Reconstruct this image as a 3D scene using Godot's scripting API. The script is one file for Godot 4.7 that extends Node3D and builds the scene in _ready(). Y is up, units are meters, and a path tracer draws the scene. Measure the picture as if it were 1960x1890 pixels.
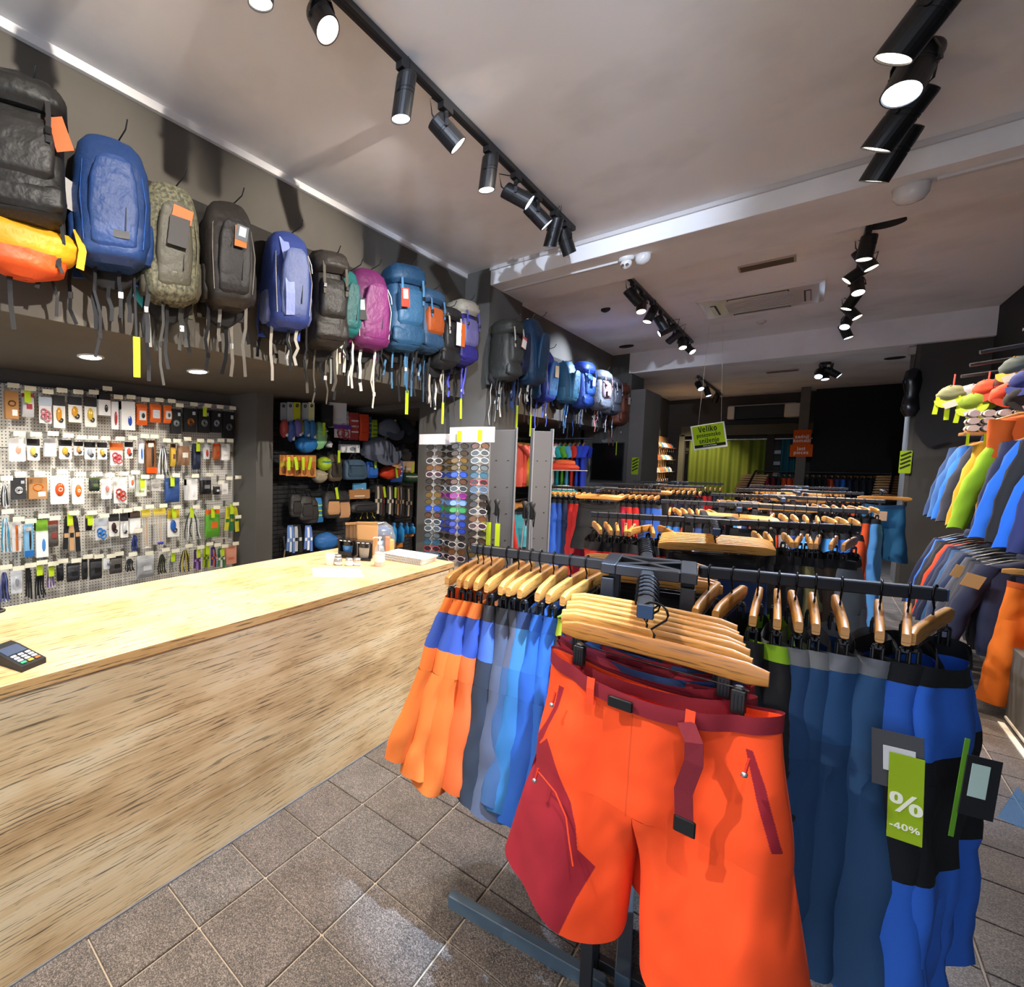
extends Node3D
# An outdoor clothing shop: oak counter and peg board on the left, backpacks on the wall above, four-way clothes racks down the middle, jackets on the right.

var mats := {}
var used := {}
var rng := RandomNumberGenerator.new()
var TX := {}
const FLAT := 4294967295

# ---------- materials ----------
func img_noise(w: int, h: int, freq: float, oct := 4, sd := 1, kind := FastNoiseLite.TYPE_SIMPLEX_SMOOTH) -> Image:
	var n := FastNoiseLite.new()
	n.seed = sd; n.frequency = freq; n.noise_type = kind
	n.fractal_octaves = oct
	return n.get_seamless_image(w, h)

func tex(im: Image) -> ImageTexture:
	im.generate_mipmaps()
	return ImageTexture.create_from_image(im)

func make_textures() -> void:
	var im := img_noise(256, 256, 0.2, 3, 5)
	im.bump_map_to_normal_map(3.0)
	TX.weave = tex(im)
	im = img_noise(256, 256, 0.022, 4, 9)
	im.bump_map_to_normal_map(9.0)
	TX.crumple = tex(im)
	# floor tile: brown-grey with a fine salt and pepper grain
	var r := RandomNumberGenerator.new(); r.seed = 77
	im = Image.create(512, 512, false, Image.FORMAT_RGB8)
	var soft := img_noise(512, 512, 0.01, 4, 3)
	for y in 512:
		for x in 512:
			var k := 0.5 + pow(r.randf(), 1.4) * 1.15 + (soft.get_pixel(x, y).r - 0.5) * 0.2
			im.set_pixel(x, y, Color(0.35 * k, 0.325 * k, 0.305 * k))
	TX.tile = tex(im)
	TX.oak_front = oak(1024, 1024, false, 21, [Color("bd9a6a"), Color("d4b484"), Color("e4c898"), Color("ecd6ac")])
	TX.oak_top = oak(512, 1024, true, 22, [Color("c39a66"), Color("d6b07c"), Color("dfbd8c"), Color("e6c898")])
	TX.beech = oak(256, 256, false, 30, [Color("a8702f"), Color("bd833c"), Color("ca9045"), Color("d29a4e")])
	# perforated white steel board, 25 mm pitch
	im = Image.create(64, 64, false, Image.FORMAT_RGB8)
	for y in 64:
		for x in 64:
			var d := Vector2(fmod(x, 32.0) - 15.5, fmod(y, 32.0) - 15.5).length()
			im.set_pixel(x, y, Color("d6d2c8").lerp(Color("3c3a36"), clampf((6.5 - d) * 0.6, 0.0, 1.0)))
	TX.perf = tex(im)
	TX.camo = camo()
	im = img_noise(256, 256, 0.012, 5, 14)
	for y in 256:
		for x in 256:
			var k := 0.93 + im.get_pixel(x, y).r * 0.14
			im.set_pixel(x, y, Color(k, k, k))
	TX.paint = tex(im)

func camo() -> ImageTexture:
	var n := img_noise(256, 256, 0.03, 4, 61)
	var f := img_noise(256, 256, 0.35, 2, 62)
	var im := Image.create(256, 256, false, Image.FORMAT_RGB8)
	for y in 256:
		for x in 256:
			var v := n.get_pixel(x, y).r + (f.get_pixel(x, y).r - 0.5) * 0.5
			im.set_pixel(x, y, Color("3a3a30") if v < 0.42 else (Color("5c5a46") if v < 0.58 else Color("7d7a62")))
	return tex(im)

func oak(w: int, h: int, along_v: bool, sd: int, cols: Array) -> ImageTexture:
	# long streaks, knots and dark pores along the boards
	var a := FastNoiseLite.new(); a.seed = sd; a.frequency = 0.004; a.fractal_octaves = 4
	var b := FastNoiseLite.new(); b.seed = sd + 1; b.frequency = 0.03; b.fractal_octaves = 3
	var kn := FastNoiseLite.new(); kn.seed = sd + 2; kn.frequency = 0.006
	var im := Image.create(w, h, false, Image.FORMAT_RGB8)
	for y in h:
		for x in w:
			var s: float = y if along_v else x
			var t: float = x if along_v else y
			var m: float = h if along_v else w
			var fold: float = absf(s - m * 0.5)
			var warp := kn.get_noise_2d(fold * 0.5, t * 0.5) * 4.0
			var v := a.get_noise_2d(fold * 0.22, (t + warp) * 4.6) * 0.5 + b.get_noise_2d(fold * 0.05, (t + warp) * 5.0) * 0.35 + a.get_noise_2d(fold * 0.6 + 400.0, (t + warp) * 1.2) * 0.75
			var k := clampf(v * 0.9 + 0.55, 0.0, 0.999) * 3.0
			var i := int(k)
			var c: Color = cols[i].lerp(cols[i + 1], k - i)
			var pore := b.get_noise_2d(fold * 0.16 + 900.0, (t + warp) * 7.0)
			if pore > 0.3:
				c = c.darkened(minf((pore - 0.3) * 2.2, 0.5))
			im.set_pixel(x, y, c)
	return tex(im)

func mat(c: String, kind := "plain") -> StandardMaterial3D:
	var key := c + kind
	if mats.has(key):
		return mats[key]
	var m := StandardMaterial3D.new()
	m.albedo_color = Color(c)
	m.roughness = 0.6
	m.cull_mode = BaseMaterial3D.CULL_DISABLED
	match kind:
		"fabric":
			m.roughness = 0.85; tri(m, 14.0); m.normal_enabled = true; m.normal_texture = TX.weave; m.normal_scale = 0.35
		"shell":
			m.roughness = 0.55; tri(m, 2.6); m.normal_enabled = true; m.normal_texture = TX.crumple; m.normal_scale = 0.4
		"metal":
			m.metallic = 0.9; m.roughness = 0.35
		"black_metal":
			m.metallic = 0.0; m.roughness = 0.42; m.metallic_specular = 0.5
		"gloss":
			m.roughness = 0.18
		"matt":
			m.roughness = 0.95
		"paint":
			m.roughness = 0.9; m.albedo_texture = TX.paint; tri(m, 0.35)
		"lens":
			m.roughness = 0.06; m.clearcoat_enabled = true
		"clear":
			m.transparency = BaseMaterial3D.TRANSPARENCY_ALPHA; m.albedo_color.a = 0.16; m.roughness = 0.08
		"film":
			m.transparency = BaseMaterial3D.TRANSPARENCY_ALPHA; m.albedo_color.a = 0.38; m.roughness = 0.15
		"beech":
			m.albedo_texture = TX.beech; m.roughness = 0.38; tri(m, 3.0)
		"camo":
			m.roughness = 0.7; m.albedo_color = Color.WHITE; m.albedo_texture = TX.camo; tri(m, 5.0)
		"tile":
			m.albedo_texture = TX.tile; m.roughness = 0.42; tri(m, 0.85, true)
		"oak_front":
			m.albedo_texture = TX.oak_front; m.roughness = 0.55; tri(m, 0.62)
		"oak_top":
			m.albedo_texture = TX.oak_top; m.roughness = 0.4; tri(m, 0.9)
		"perf":
			m.albedo_texture = TX.perf; m.roughness = 0.5; tri(m, 20.0)
	mats[key] = m
	return m

func tri(m: StandardMaterial3D, s: float, world := false) -> void:
	m.uv1_triplanar = true
	m.uv1_world_triplanar = world
	m.uv1_scale = Vector3(s, s, s)

func glow(c: Color, e: float) -> StandardMaterial3D:
	var m := StandardMaterial3D.new()
	m.albedo_color = Color.BLACK
	m.emission_enabled = true; m.emission = c; m.emission_energy_multiplier = e
	return m

# ---------- shapes: everything is lofted from rings of points ----------
func ST() -> SurfaceTool:
	var s := SurfaceTool.new()
	s.begin(Mesh.PRIMITIVE_TRIANGLES)
	return s

func tri3(s: SurfaceTool, a: Vector3, b: Vector3, c: Vector3, ua := Vector2.ZERO, ub := Vector2.ZERO, uc := Vector2.ZERO) -> void:
	s.set_uv(ua); s.add_vertex(a); s.set_uv(ub); s.add_vertex(b); s.set_uv(uc); s.add_vertex(c)

func loft(s: SurfaceTool, rings: Array, cap := true, smooth := true, closed := true, xf := Transform3D.IDENTITY) -> void:
	var n: int = rings[0].size()
	var R := []
	for r in rings:
		var q := PackedVector3Array()
		for p in r: q.append(xf * p)
		R.append(q)
	var cen := Vector3.ZERO
	for p in R[0]: cen += p / n
	var vol := 0.0
	var last := n if closed else n - 1
	for i in R.size() - 1:
		for j in last:
			var k := (j + 1) % n
			vol += (R[i][j] - cen).dot((R[i + 1][j] - cen).cross(R[i + 1][k] - cen)) + (R[i][j] - cen).dot((R[i + 1][k] - cen).cross(R[i][k] - cen))
	var flip := vol > 0.0
	s.set_smooth_group(0 if smooth else FLAT)
	var m := float(R.size() - 1)
	for i in R.size() - 1:
		for j in last:
			var k := (j + 1) % n
			var a: Vector3 = R[i][j]; var b: Vector3 = R[i + 1][j]; var c: Vector3 = R[i + 1][k]; var d: Vector3 = R[i][k]
			var ua := Vector2(float(j) / last, i / m); var ub := Vector2(float(j) / last, (i + 1) / m); var uc := Vector2(float(j + 1) / last, (i + 1) / m); var ud := Vector2(float(j + 1) / last, i / m)
			if flip:
				tri3(s, a, c, b, ua, uc, ub); tri3(s, a, d, c, ua, ud, uc)
			else:
				tri3(s, a, b, c, ua, ub, uc); tri3(s, a, c, d, ua, uc, ud)
	if cap and closed:
		s.set_smooth_group(FLAT)
		for e in 2:
			var ring: PackedVector3Array = R[0] if e == 0 else R[-1]
			var mid := Vector3.ZERO
			for p in ring: mid += p / n
			for j in n:
				var k := (j + 1) % n
				if (e == 0) == flip: tri3(s, mid, ring[j], ring[k])
				else: tri3(s, mid, ring[k], ring[j])

func rrect(w: float, h: float, r: float, seg := 2) -> PackedVector2Array:
	var out := PackedVector2Array()
	for q in 4:
		var cx := (w / 2 - r) * (1 if q == 0 or q == 3 else -1)
		var cy := (h / 2 - r) * (1 if q < 2 else -1)
		for i in seg + 1:
			var a := (q + float(i) / seg) * PI / 2
			out.append(Vector2(cx + cos(a) * r, cy + sin(a) * r))
	return out

func ring(pts: PackedVector2Array, y: float, sc := 1.0, ox := 0.0, oz := 0.0) -> PackedVector3Array:
	var o := PackedVector3Array()
	for p in pts: o.append(Vector3(p.x * sc + ox, y, p.y * sc + oz))
	return o

# a box with chamfered edges
func box(s: SurfaceTool, c: Vector3, z: Vector3, b := 0.003, xf := Transform3D.IDENTITY) -> void:
	b = minf(b, minf(z.x, minf(z.y, z.z)) * 0.3)
	var o := PackedVector2Array([Vector2(1, -1), Vector2(1, 1), Vector2(-1, 1), Vector2(-1, -1)])
	var A := []
	for lv in [[-z.y / 2, b], [-z.y / 2 + b, 0.0], [z.y / 2 - b, 0.0], [z.y / 2, b]]:
		var r := PackedVector3Array()
		var hx: float = z.x / 2 - lv[1]; var hz: float = z.z / 2 - lv[1]
		for q in o:
			if q.x * q.y > 0:
				r.append(c + Vector3(q.x * hx, lv[0], q.y * (hz - b))); r.append(c + Vector3(q.x * (hx - b), lv[0], q.y * hz))
			else:
				r.append(c + Vector3(q.x * (hx - b), lv[0], q.y * hz)); r.append(c + Vector3(q.x * hx, lv[0], q.y * (hz - b)))
		A.append(r)
	loft(s, A, true, false, true, xf)

func slab(s: SurfaceTool, a: Vector3, b: Vector3, bev := 0.002) -> void:
	box(s, (a + b) / 2, (b - a).abs(), bev)

func frame_at(d: Vector3) -> Basis:
	var up := Vector3.UP if absf(d.y) < 0.95 else Vector3.RIGHT
	var x := up.cross(d).normalized()
	return Basis(x, d.cross(x).normalized(), d)

func tube(s: SurfaceTool, p: Array, r: float, n := 6, cap := true) -> void:
	var A := []
	for i in p.size():
		var d: Vector3 = (p[mini(i + 1, p.size() - 1)] - p[maxi(i - 1, 0)]).normalized()
		var f := frame_at(d)
		var q := PackedVector3Array()
		for j in n: q.append(p[i] + f.x * cos(TAU * j / n) * r + f.y * sin(TAU * j / n) * r)
		A.append(q)
	loft(s, A, cap)

# a flat strap: w wide along `side`, t thick
func strap(s: SurfaceTool, p: Array, side: Vector3, w: float, t := 0.0025) -> void:
	var A := []
	for i in p.size():
		var d: Vector3 = (p[mini(i + 1, p.size() - 1)] - p[maxi(i - 1, 0)]).normalized()
		var x := (side - d * side.dot(d)).normalized() * w / 2
		var y := d.cross(x).normalized() * t / 2
		A.append(PackedVector3Array([p[i] + x + y, p[i] - x + y, p[i] - x - y, p[i] + x - y]))
	loft(s, A, true, false)

func lathe(s: SurfaceTool, prof: Array, n := 16, xf := Transform3D.IDENTITY, smooth := true) -> void:
	var A := []
	for q in prof:
		var r := PackedVector3Array()
		for j in n: r.append(Vector3(cos(TAU * j / n) * q[0], q[1], sin(TAU * j / n) * q[0]))
		A.append(r)
	loft(s, A, true, smooth, true, xf)

# a flat outline given depth d, centred on z = 0
func plate(s: SurfaceTool, poly: PackedVector2Array, d: float, xf := Transform3D.IDENTITY) -> void:
	var idx := Geometry2D.triangulate_polygon(poly)
	s.set_smooth_group(FLAT)
	for sd in [1.0, -1.0]:
		for i in range(0, idx.size(), 3):
			var a := poly[idx[i]]; var b := poly[idx[i + 1]]; var c := poly[idx[i + 2]]
			var cw := (b - a).cross(c - a) < 0.0
			if cw == (sd > 0): tri3(s, xf * Vector3(a.x, a.y, sd * d / 2), xf * Vector3(b.x, b.y, sd * d / 2), xf * Vector3(c.x, c.y, sd * d / 2))
			else: tri3(s, xf * Vector3(a.x, a.y, sd * d / 2), xf * Vector3(c.x, c.y, sd * d / 2), xf * Vector3(b.x, b.y, sd * d / 2))
	var r0 := PackedVector3Array(); var r1 := PackedVector3Array()
	for p in poly:
		r0.append(Vector3(p.x, p.y, -d / 2)); r1.append(Vector3(p.x, p.y, d / 2))
	loft(s, [r0, r1], false, false, true, xf)

# a soft pillow-like body standing on y = 0: w wide (x), h high, d deep (z); prof gives [height share, width share, depth share, z shift]
func sack(s: SurfaceTool, w: float, h: float, d: float, prof: Array, n := 20, sq := 0.55, bump := 0.0, sd := 0, xf := Transform3D.IDENTITY) -> void:
	var nz := FastNoiseLite.new(); nz.seed = sd; nz.frequency = 5.0 / maxf(h, 0.05) * 0.6; nz.fractal_octaves = 3
	var A := []
	var steps := 3
	for i in (prof.size() - 1) * steps + 1:
		var t := float(i) / steps
		var k := mini(int(t), prof.size() - 2)
		var f := t - k
		var e := f
		var a: Array = prof[k]; var b: Array = prof[k + 1]
		var y: float = lerpf(a[0], b[0], f) * h
		var ww: float = lerpf(a[1], b[1], e) * w / 2
		var dd: float = lerpf(a[2], b[2], e) * d / 2
		var sz: float = lerpf(a[3] if a.size() > 3 else 0.0, b[3] if b.size() > 3 else 0.0, e) * d
		var q := PackedVector3Array()
		for j in n:
			var an := TAU * j / n
			var cx := cos(an); var cz := sin(an)
			var p := Vector3(signf(cx) * pow(absf(cx), sq) * ww, y, signf(cz) * pow(absf(cz), sq) * dd + sz)
			if bump > 0.0:
				var o := nz.get_noise_3d(p.x, p.y, p.z) * bump
				p += Vector3(cx * o, o * 0.3, cz * o)
			q.append(p)
		A.append(q)
	loft(s, A, true, true, true, xf)

# ---------- objects ----------
func named(n: String) -> String:
	used[n] = used.get(n, -1) + 1
	return n if used[n] == 0 else "%s_%03d" % [n, used[n]]

func thing(n: String, label: String, cat: String, group := "", at := Vector3.ZERO, yaw := 0.0) -> Node3D:
	var o := Node3D.new()
	o.name = named(n); add_child(o, true)
	o.position = at; o.rotation.y = yaw
	tag(o, label, cat, group)
	return o

func tag(o: Node, label: String, cat: String, group := "") -> void:
	o.set_meta("label", label); o.set_meta("category", cat)
	if group != "": o.set_meta("group", group)

func part(o: Node, n: String, s, m: Material, raw := false) -> MeshInstance3D:
	var i := MeshInstance3D.new()
	i.name = n if o != self else named(n)
	if s is SurfaceTool:
		if not raw: s.generate_normals()
		i.mesh = s.commit()
	else:
		i.mesh = s
	i.material_override = m
	i.cast_shadow = GeometryInstance3D.SHADOW_CASTING_SETTING_ON
	o.add_child(i, true)
	return i

func mesh_of(s: SurfaceTool) -> ArrayMesh:
	s.generate_normals()
	return s.commit()

func struct(n: String, s: SurfaceTool, m: Material) -> MeshInstance3D:
	var i := part(self, n, s, m)
	i.set_meta("kind", "structure")
	return i

func copy_of(o: Node3D, n: String, label: String, at: Vector3, yaw := 0.0) -> Node3D:
	var c: Node3D = o.duplicate()
	c.name = named(n); add_child(c, true)
	c.position = at; c.rotation.y = yaw
	c.set_meta("label", label)
	return c

const ORD := ["first", "second", "third", "fourth", "fifth", "sixth", "seventh", "eighth", "ninth", "tenth", "eleventh", "twelfth", "thirteenth", "fourteenth", "fifteenth", "sixteenth", "seventeenth", "eighteenth", "nineteenth", "twentieth", "twenty-first", "twenty-second"]

func text_mesh(t: String, size: float, depth := 0.001, font := "Droid Sans", bold := true) -> TextMesh:
	var f := SystemFont.new()
	f.font_names = PackedStringArray([font]); f.font_weight = 700 if bold else 400
	var m := TextMesh.new()
	m.text = t; m.font = f; m.font_size = 48; m.pixel_size = size / 48.0; m.depth = depth
	return m

const TRACK_Y := 3.54

func _ready() -> void:
	# --- camera: a lens shifted to the right, as the photograph is the right part of a wider one ---
	var cam := Camera3D.new()
	cam.name = "camera"
	add_child(cam)
	cam.transform = Transform3D(Basis(Vector3(0.672346, 0.00878, -0.740185), Vector3(-0.055376, 0.997724, -0.038465), Vector3(0.738163, 0.06685, 0.671302)), Vector3(0, 1.624, 0))
	cam.projection = Camera3D.PROJECTION_FRUSTUM
	cam.near = 0.05; cam.far = 60.0
	cam.size = 0.05 * 1890.0 / 916.3
	cam.frustum_offset = Vector2(0.05 * 439.1 / 916.3, -0.05 * 4.2 / 916.3)
	cam.current = true
	# --- environment: plain pale blue background outside the added window behind the camera ---
	var we := WorldEnvironment.new()
	we.name = "surroundings"
	var e := Environment.new()
	e.background_mode = Environment.BG_COLOR
	e.background_color = Color(0.62, 0.70, 0.85)
	e.background_energy_multiplier = 1.0
	e.ambient_light_source = Environment.AMBIENT_SOURCE_BG
	e.tonemap_mode = Environment.TONE_MAPPER_LINEAR
	e.tonemap_exposure = 1.08
	e.sdfgi_enabled = true; e.ssao_enabled = true; e.ssil_enabled = true
	we.environment = e
	add_child(we)
	# added fill light from behind the camera, set before an added window
	area("added_fill_light", Vector3(-0.2, 1.75, 2.72), Vector3(0, 0, -1), Vector2(3.2, 2.6), Color(0.88, 0.93, 1.0), 7.5)
	rng.seed = 4
	make_textures()
	shell()
	lamps()
	counter()
	counter_things()
	racks()
	front_shorts()
	peg_board()
	wall_packs()
	grid_wall()
	sunglass_stands()
	side_bay()
	jacket_wall()
	far_room()
	ceiling_things()

func area(n: String, at: Vector3, d: Vector3, size: Vector2, c: Color, en: float) -> void:
	var l := AreaLight3D.new()
	l.name = n
	l.area_size = size
	l.light_color = c; l.light_energy = en
	l.area_range = 30.0; l.area_attenuation = 2.0
	l.shadow_enabled = true
	add_child(l, true)
	l.look_at_from_position(at, at + d)

func spot(at: Vector3, d: Vector3, en: float, ang: float, c: Color, size := 0.022) -> void:
	var l := SpotLight3D.new()
	l.name = "spot_beam"
	l.light_color = c; l.light_energy = en
	l.spot_angle = ang; l.spot_angle_attenuation = 0.75; l.spot_range = 30.0; l.spot_attenuation = 2.0
	l.light_size = size; l.shadow_enabled = true
	add_child(l, true)
	l.look_at_from_position(at, at + d, Vector3.UP if absf(d.normalized().y) < 0.98 else Vector3.RIGHT)

# ---------- the room ----------
func S(n: String, a: Vector3, b: Vector3, m: Material, bev := 0.002) -> MeshInstance3D:
	var s := ST()
	slab(s, a, b, bev)
	return struct(n, s, m)

func shell() -> void:
	var white := mat("f3f2f1", "paint"); var taupe := mat("5d5850", "paint"); var dark := mat("55534f", "paint"); var black := mat("2f2e2c", "paint")
	# floor: grout bed, then every tile
	var fl := S("floor", Vector3(-4.4, -0.1, -16), Vector3(2.0, -0.004, 3.2), mat("a0917f", "matt"))
	var t := 0.29995
	var shapes := []
	for k in 3:
		var s := ST()
		box(s, Vector3(0, -0.002, 0), Vector3(t - 0.007, 0.011, t - 0.007), 0.002)
		shapes.append(mesh_of(s))
	var tones := [mat("ffffff", "tile"), mat("f6f2ee", "tile"), mat("fbf6f4", "tile")]
	var far := ST()
	for i in range(-10, 50):
		for j in range(-10, 11):
			var c := Vector3(-1.3353 + (j + 0.5) * t, rng.randf() * 0.0006, -0.8413 - (i + 0.5) * t)
			if i >= -2 and i < 22 and j >= -1 and j < 10 and not (i > 14 and j < 3):
				var q := part(fl, "tile", shapes[rng.randi() % 3], tones[rng.randi() % 3])
				q.position = c
			else:
				far.append_from(shapes[0], 0, Transform3D(Basis(), c))
	var fm := part(fl, "distant_tiles", far, tones[0], true)
	fm.set_meta("kind", "stuff")
	# ceilings and beams
	S("ceiling", Vector3(-4.4, 3.54, -4.9), Vector3(2.0, 3.75, 3.2), white)
	S("ceiling", Vector3(-4.4, 3.54, -10.35), Vector3(2.0, 3.75, -5.5), white)
	S("ceiling", Vector3(-4.4, 3.2, -16), Vector3(2.0, 3.75, -10.9), white)
	S("beam", Vector3(-2.24, 3.37, -5.6), Vector3(2.0, 3.7, -4.805), white, 0.004)
	S("beam", Vector3(-2.25, 3.19, -11.0), Vector3(2.0, 3.7, -10.3), white, 0.004)
	S("trim_1", Vector3(-2.5, 3.495, -4.8), Vector3(-2.475, 3.54, 2.8), mat("eeebe8"))
	S("trim_2", Vector3(-2.24, 3.505, -4.805), Vector3(1.7, 3.54, -4.78), mat("c9c6c4"))
	S("trim_3", Vector3(0.96, 3.5, -10.4), Vector3(1.7, 3.54, -10.36), mat("a7a3a0"))
	# left side: high wall over a niche, a pier between the bays
	S("wall_left", Vector3(-4.4, 2.283, -4.82), Vector3(-2.5, 3.6, 3.0), taupe)
	S("wall_left", Vector3(-4.4, 2.22, -10.4), Vector3(-2.5, 3.6, -4.83), taupe)
	S("wall_niche", Vector3(-4.5, 0, -10.4), Vector3(-4.12, 3.0, 3.0), dark)
	S("pillar", Vector3(-4.3, 0, -3.22), Vector3(-3.69, 2.29, -3.0), mat("5e5b56", "paint"))
	S("pillar", Vector3(-3.0, 0, -5.6), Vector3(-2.24, 3.6, -4.805), mat("5f5b55", "paint"))
	S("pillar", Vector3(-2.95, 0, -11.2), Vector3(-2.2, 3.6, -10.3), mat("5a5752", "paint"))
	S("pillar", Vector3(-2.2, 0, -11.6), Vector3(-1.99, 2.9, -10.3), mat("716d67", "paint"))
	S("wall_left", Vector3(-4.4, 0, -16), Vector3(-2.5, 3.4, -11.2), taupe)
	S("wall_niche", Vector3(-4.4, 0, -10.45), Vector3(-2.9, 2.3, -10.3), dark)
	# right side
	S("wall_right", Vector3(0.89, 0, -10.9), Vector3(2.0, 3.6, -10.4), mat("4a4845", "paint"))
	S("pillar", Vector3(0.85, 0, -10.95), Vector3(0.89, 3.2, -10.4), mat("56534e", "paint"))
	S("wall_right", Vector3(1.75, 0, -10.6), Vector3(2.0, 3.6, 3.0), black)
	S("wall_back", Vector3(-4.4, 0, -16.2), Vector3(2.0, 3.4, -15.6), mat("4c4740", "paint"))
	S("wall_right", Vector3(1.6, 0, -16), Vector3(2.0, 3.4, -10.8), black)
	# unseen shop front behind the camera, its glazed opening added for the fill light
	S("wall_front", Vector3(-4.4, 0, 2.8), Vector3(-2.0, 3.6, 3.0), taupe)
	S("wall_front", Vector3(1.6, 0, 2.8), Vector3(2.0, 3.6, 3.0), taupe)
	S("wall_front", Vector3(-2.0, 0, 2.8), Vector3(1.6, 0.4, 3.0), taupe)
	S("wall_front", Vector3(-2.0, 3.1, 2.8), Vector3(1.6, 3.6, 3.0), taupe)
	var g := ST(); slab(g, Vector3(-2.0, 0.4, 2.89), Vector3(1.6, 3.1, 2.9))
	struct("added_window_1", g, mat("ffffff", "clear"))

# ---------- lamps ----------
var lamp_proto := {}

# a black track head: body with ribs, bracket, adapter, cable and a glowing face
func track_lamp(at: Vector3, d: Vector3, label: String, group: String, c: Color, en: float, ang := 32.0, face := 6.0, sc := 1.0) -> void:
	var o := thing("track_spotlight", label, "spotlight", group, at)
	var k := mat("161617", "black_metal")
	var s := ST()
	slab(s, Vector3(-0.018, -0.035, -0.05) * sc, Vector3(0.018, 0, 0.05) * sc)
	tube(s, [Vector3(0, -0.03, 0) * sc, Vector3(0, -0.06, 0) * sc], 0.014 * sc, 8)
	part(o, "adapter", s, k)
	d = d.normalized()
	var flat := Vector3(d.x, 0, d.z)
	flat = flat.normalized() if flat.length() > 0.05 else Vector3.FORWARD
	var side := flat.cross(Vector3.UP).normalized()
	var piv := Vector3(0, -0.13, 0) * sc
	var r := 0.047 * sc
	s = ST()
	for q in [-1.0, 1.0]:
		strap(s, [Vector3(0, -0.06, 0) * sc, Vector3(0, -0.062, 0) * sc + side * q * r * 0.8, piv + side * q * (r + 0.006) + Vector3(0, 0.03, 0) * sc, piv + side * q * (r + 0.006)], flat, 0.018 * sc, 0.003)
		tube(s, [piv + side * q * r * 0.9, piv + side * q * (r + 0.012)], 0.009 * sc, 8)
	part(o, "bracket", s, k)
	s = ST()
	var xf := Transform3D(frame_at(d) * Basis(Vector3.RIGHT, PI / 2), piv)
	var L := 0.11 * sc
	lathe(s, [[r * 0.7, -0.085 * sc], [r * 0.97, -0.08 * sc], [r, -0.07 * sc], [r, -0.012 * sc], [r * 0.96, -0.011 * sc], [r * 0.96, -0.007 * sc], [r, -0.006 * sc], [r, 0.004 * sc], [r * 0.96, 0.005 * sc], [r * 0.96, 0.009 * sc], [r, 0.01 * sc], [r, L], [r * 0.93, L], [r * 0.9, L - 0.012 * sc], [r * 0.3, L - 0.02 * sc]], 24, xf, false)
	part(o, "housing", s, k)
	s = ST()
	lathe(s, [[r * 0.9, L - 0.008 * sc], [r * 0.9, L - 0.005 * sc]], 24, xf)
	part(o, "lamp_face", s, glow(c, face))
	s = ST()
	var b := piv - d * 0.08 * sc
	tube(s, [Vector3(0.012, -0.03, 0.03) * sc, b + Vector3(0, 0.07, 0) * sc - d * 0.05 * sc + side * 0.02, b - d * 0.03 * sc + side * 0.015, b], 0.004 * sc, 5)
	part(o, "cable", s, k)
	if en > 0.0:
		spot(at + piv + d * (L + 0.004), d, en, ang, c)

func track(at0: Vector3, at1: Vector3, label: String) -> void:
	var s := ST()
	slab(s, at0 + Vector3(-0.018, -0.034, 0), at1 + Vector3(0.018, 0, 0))
	var o := part(self, "lighting_track", s, mat("1b1b1c", "black_metal"))
	tag(o, label, "light track")
	s = ST()
	slab(s, at0 + Vector3(-0.006, -0.0345, 0), at1 + Vector3(0.006, -0.033, 0), 0.0005)
	part(o, "slot", s, mat("050505"))

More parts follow.
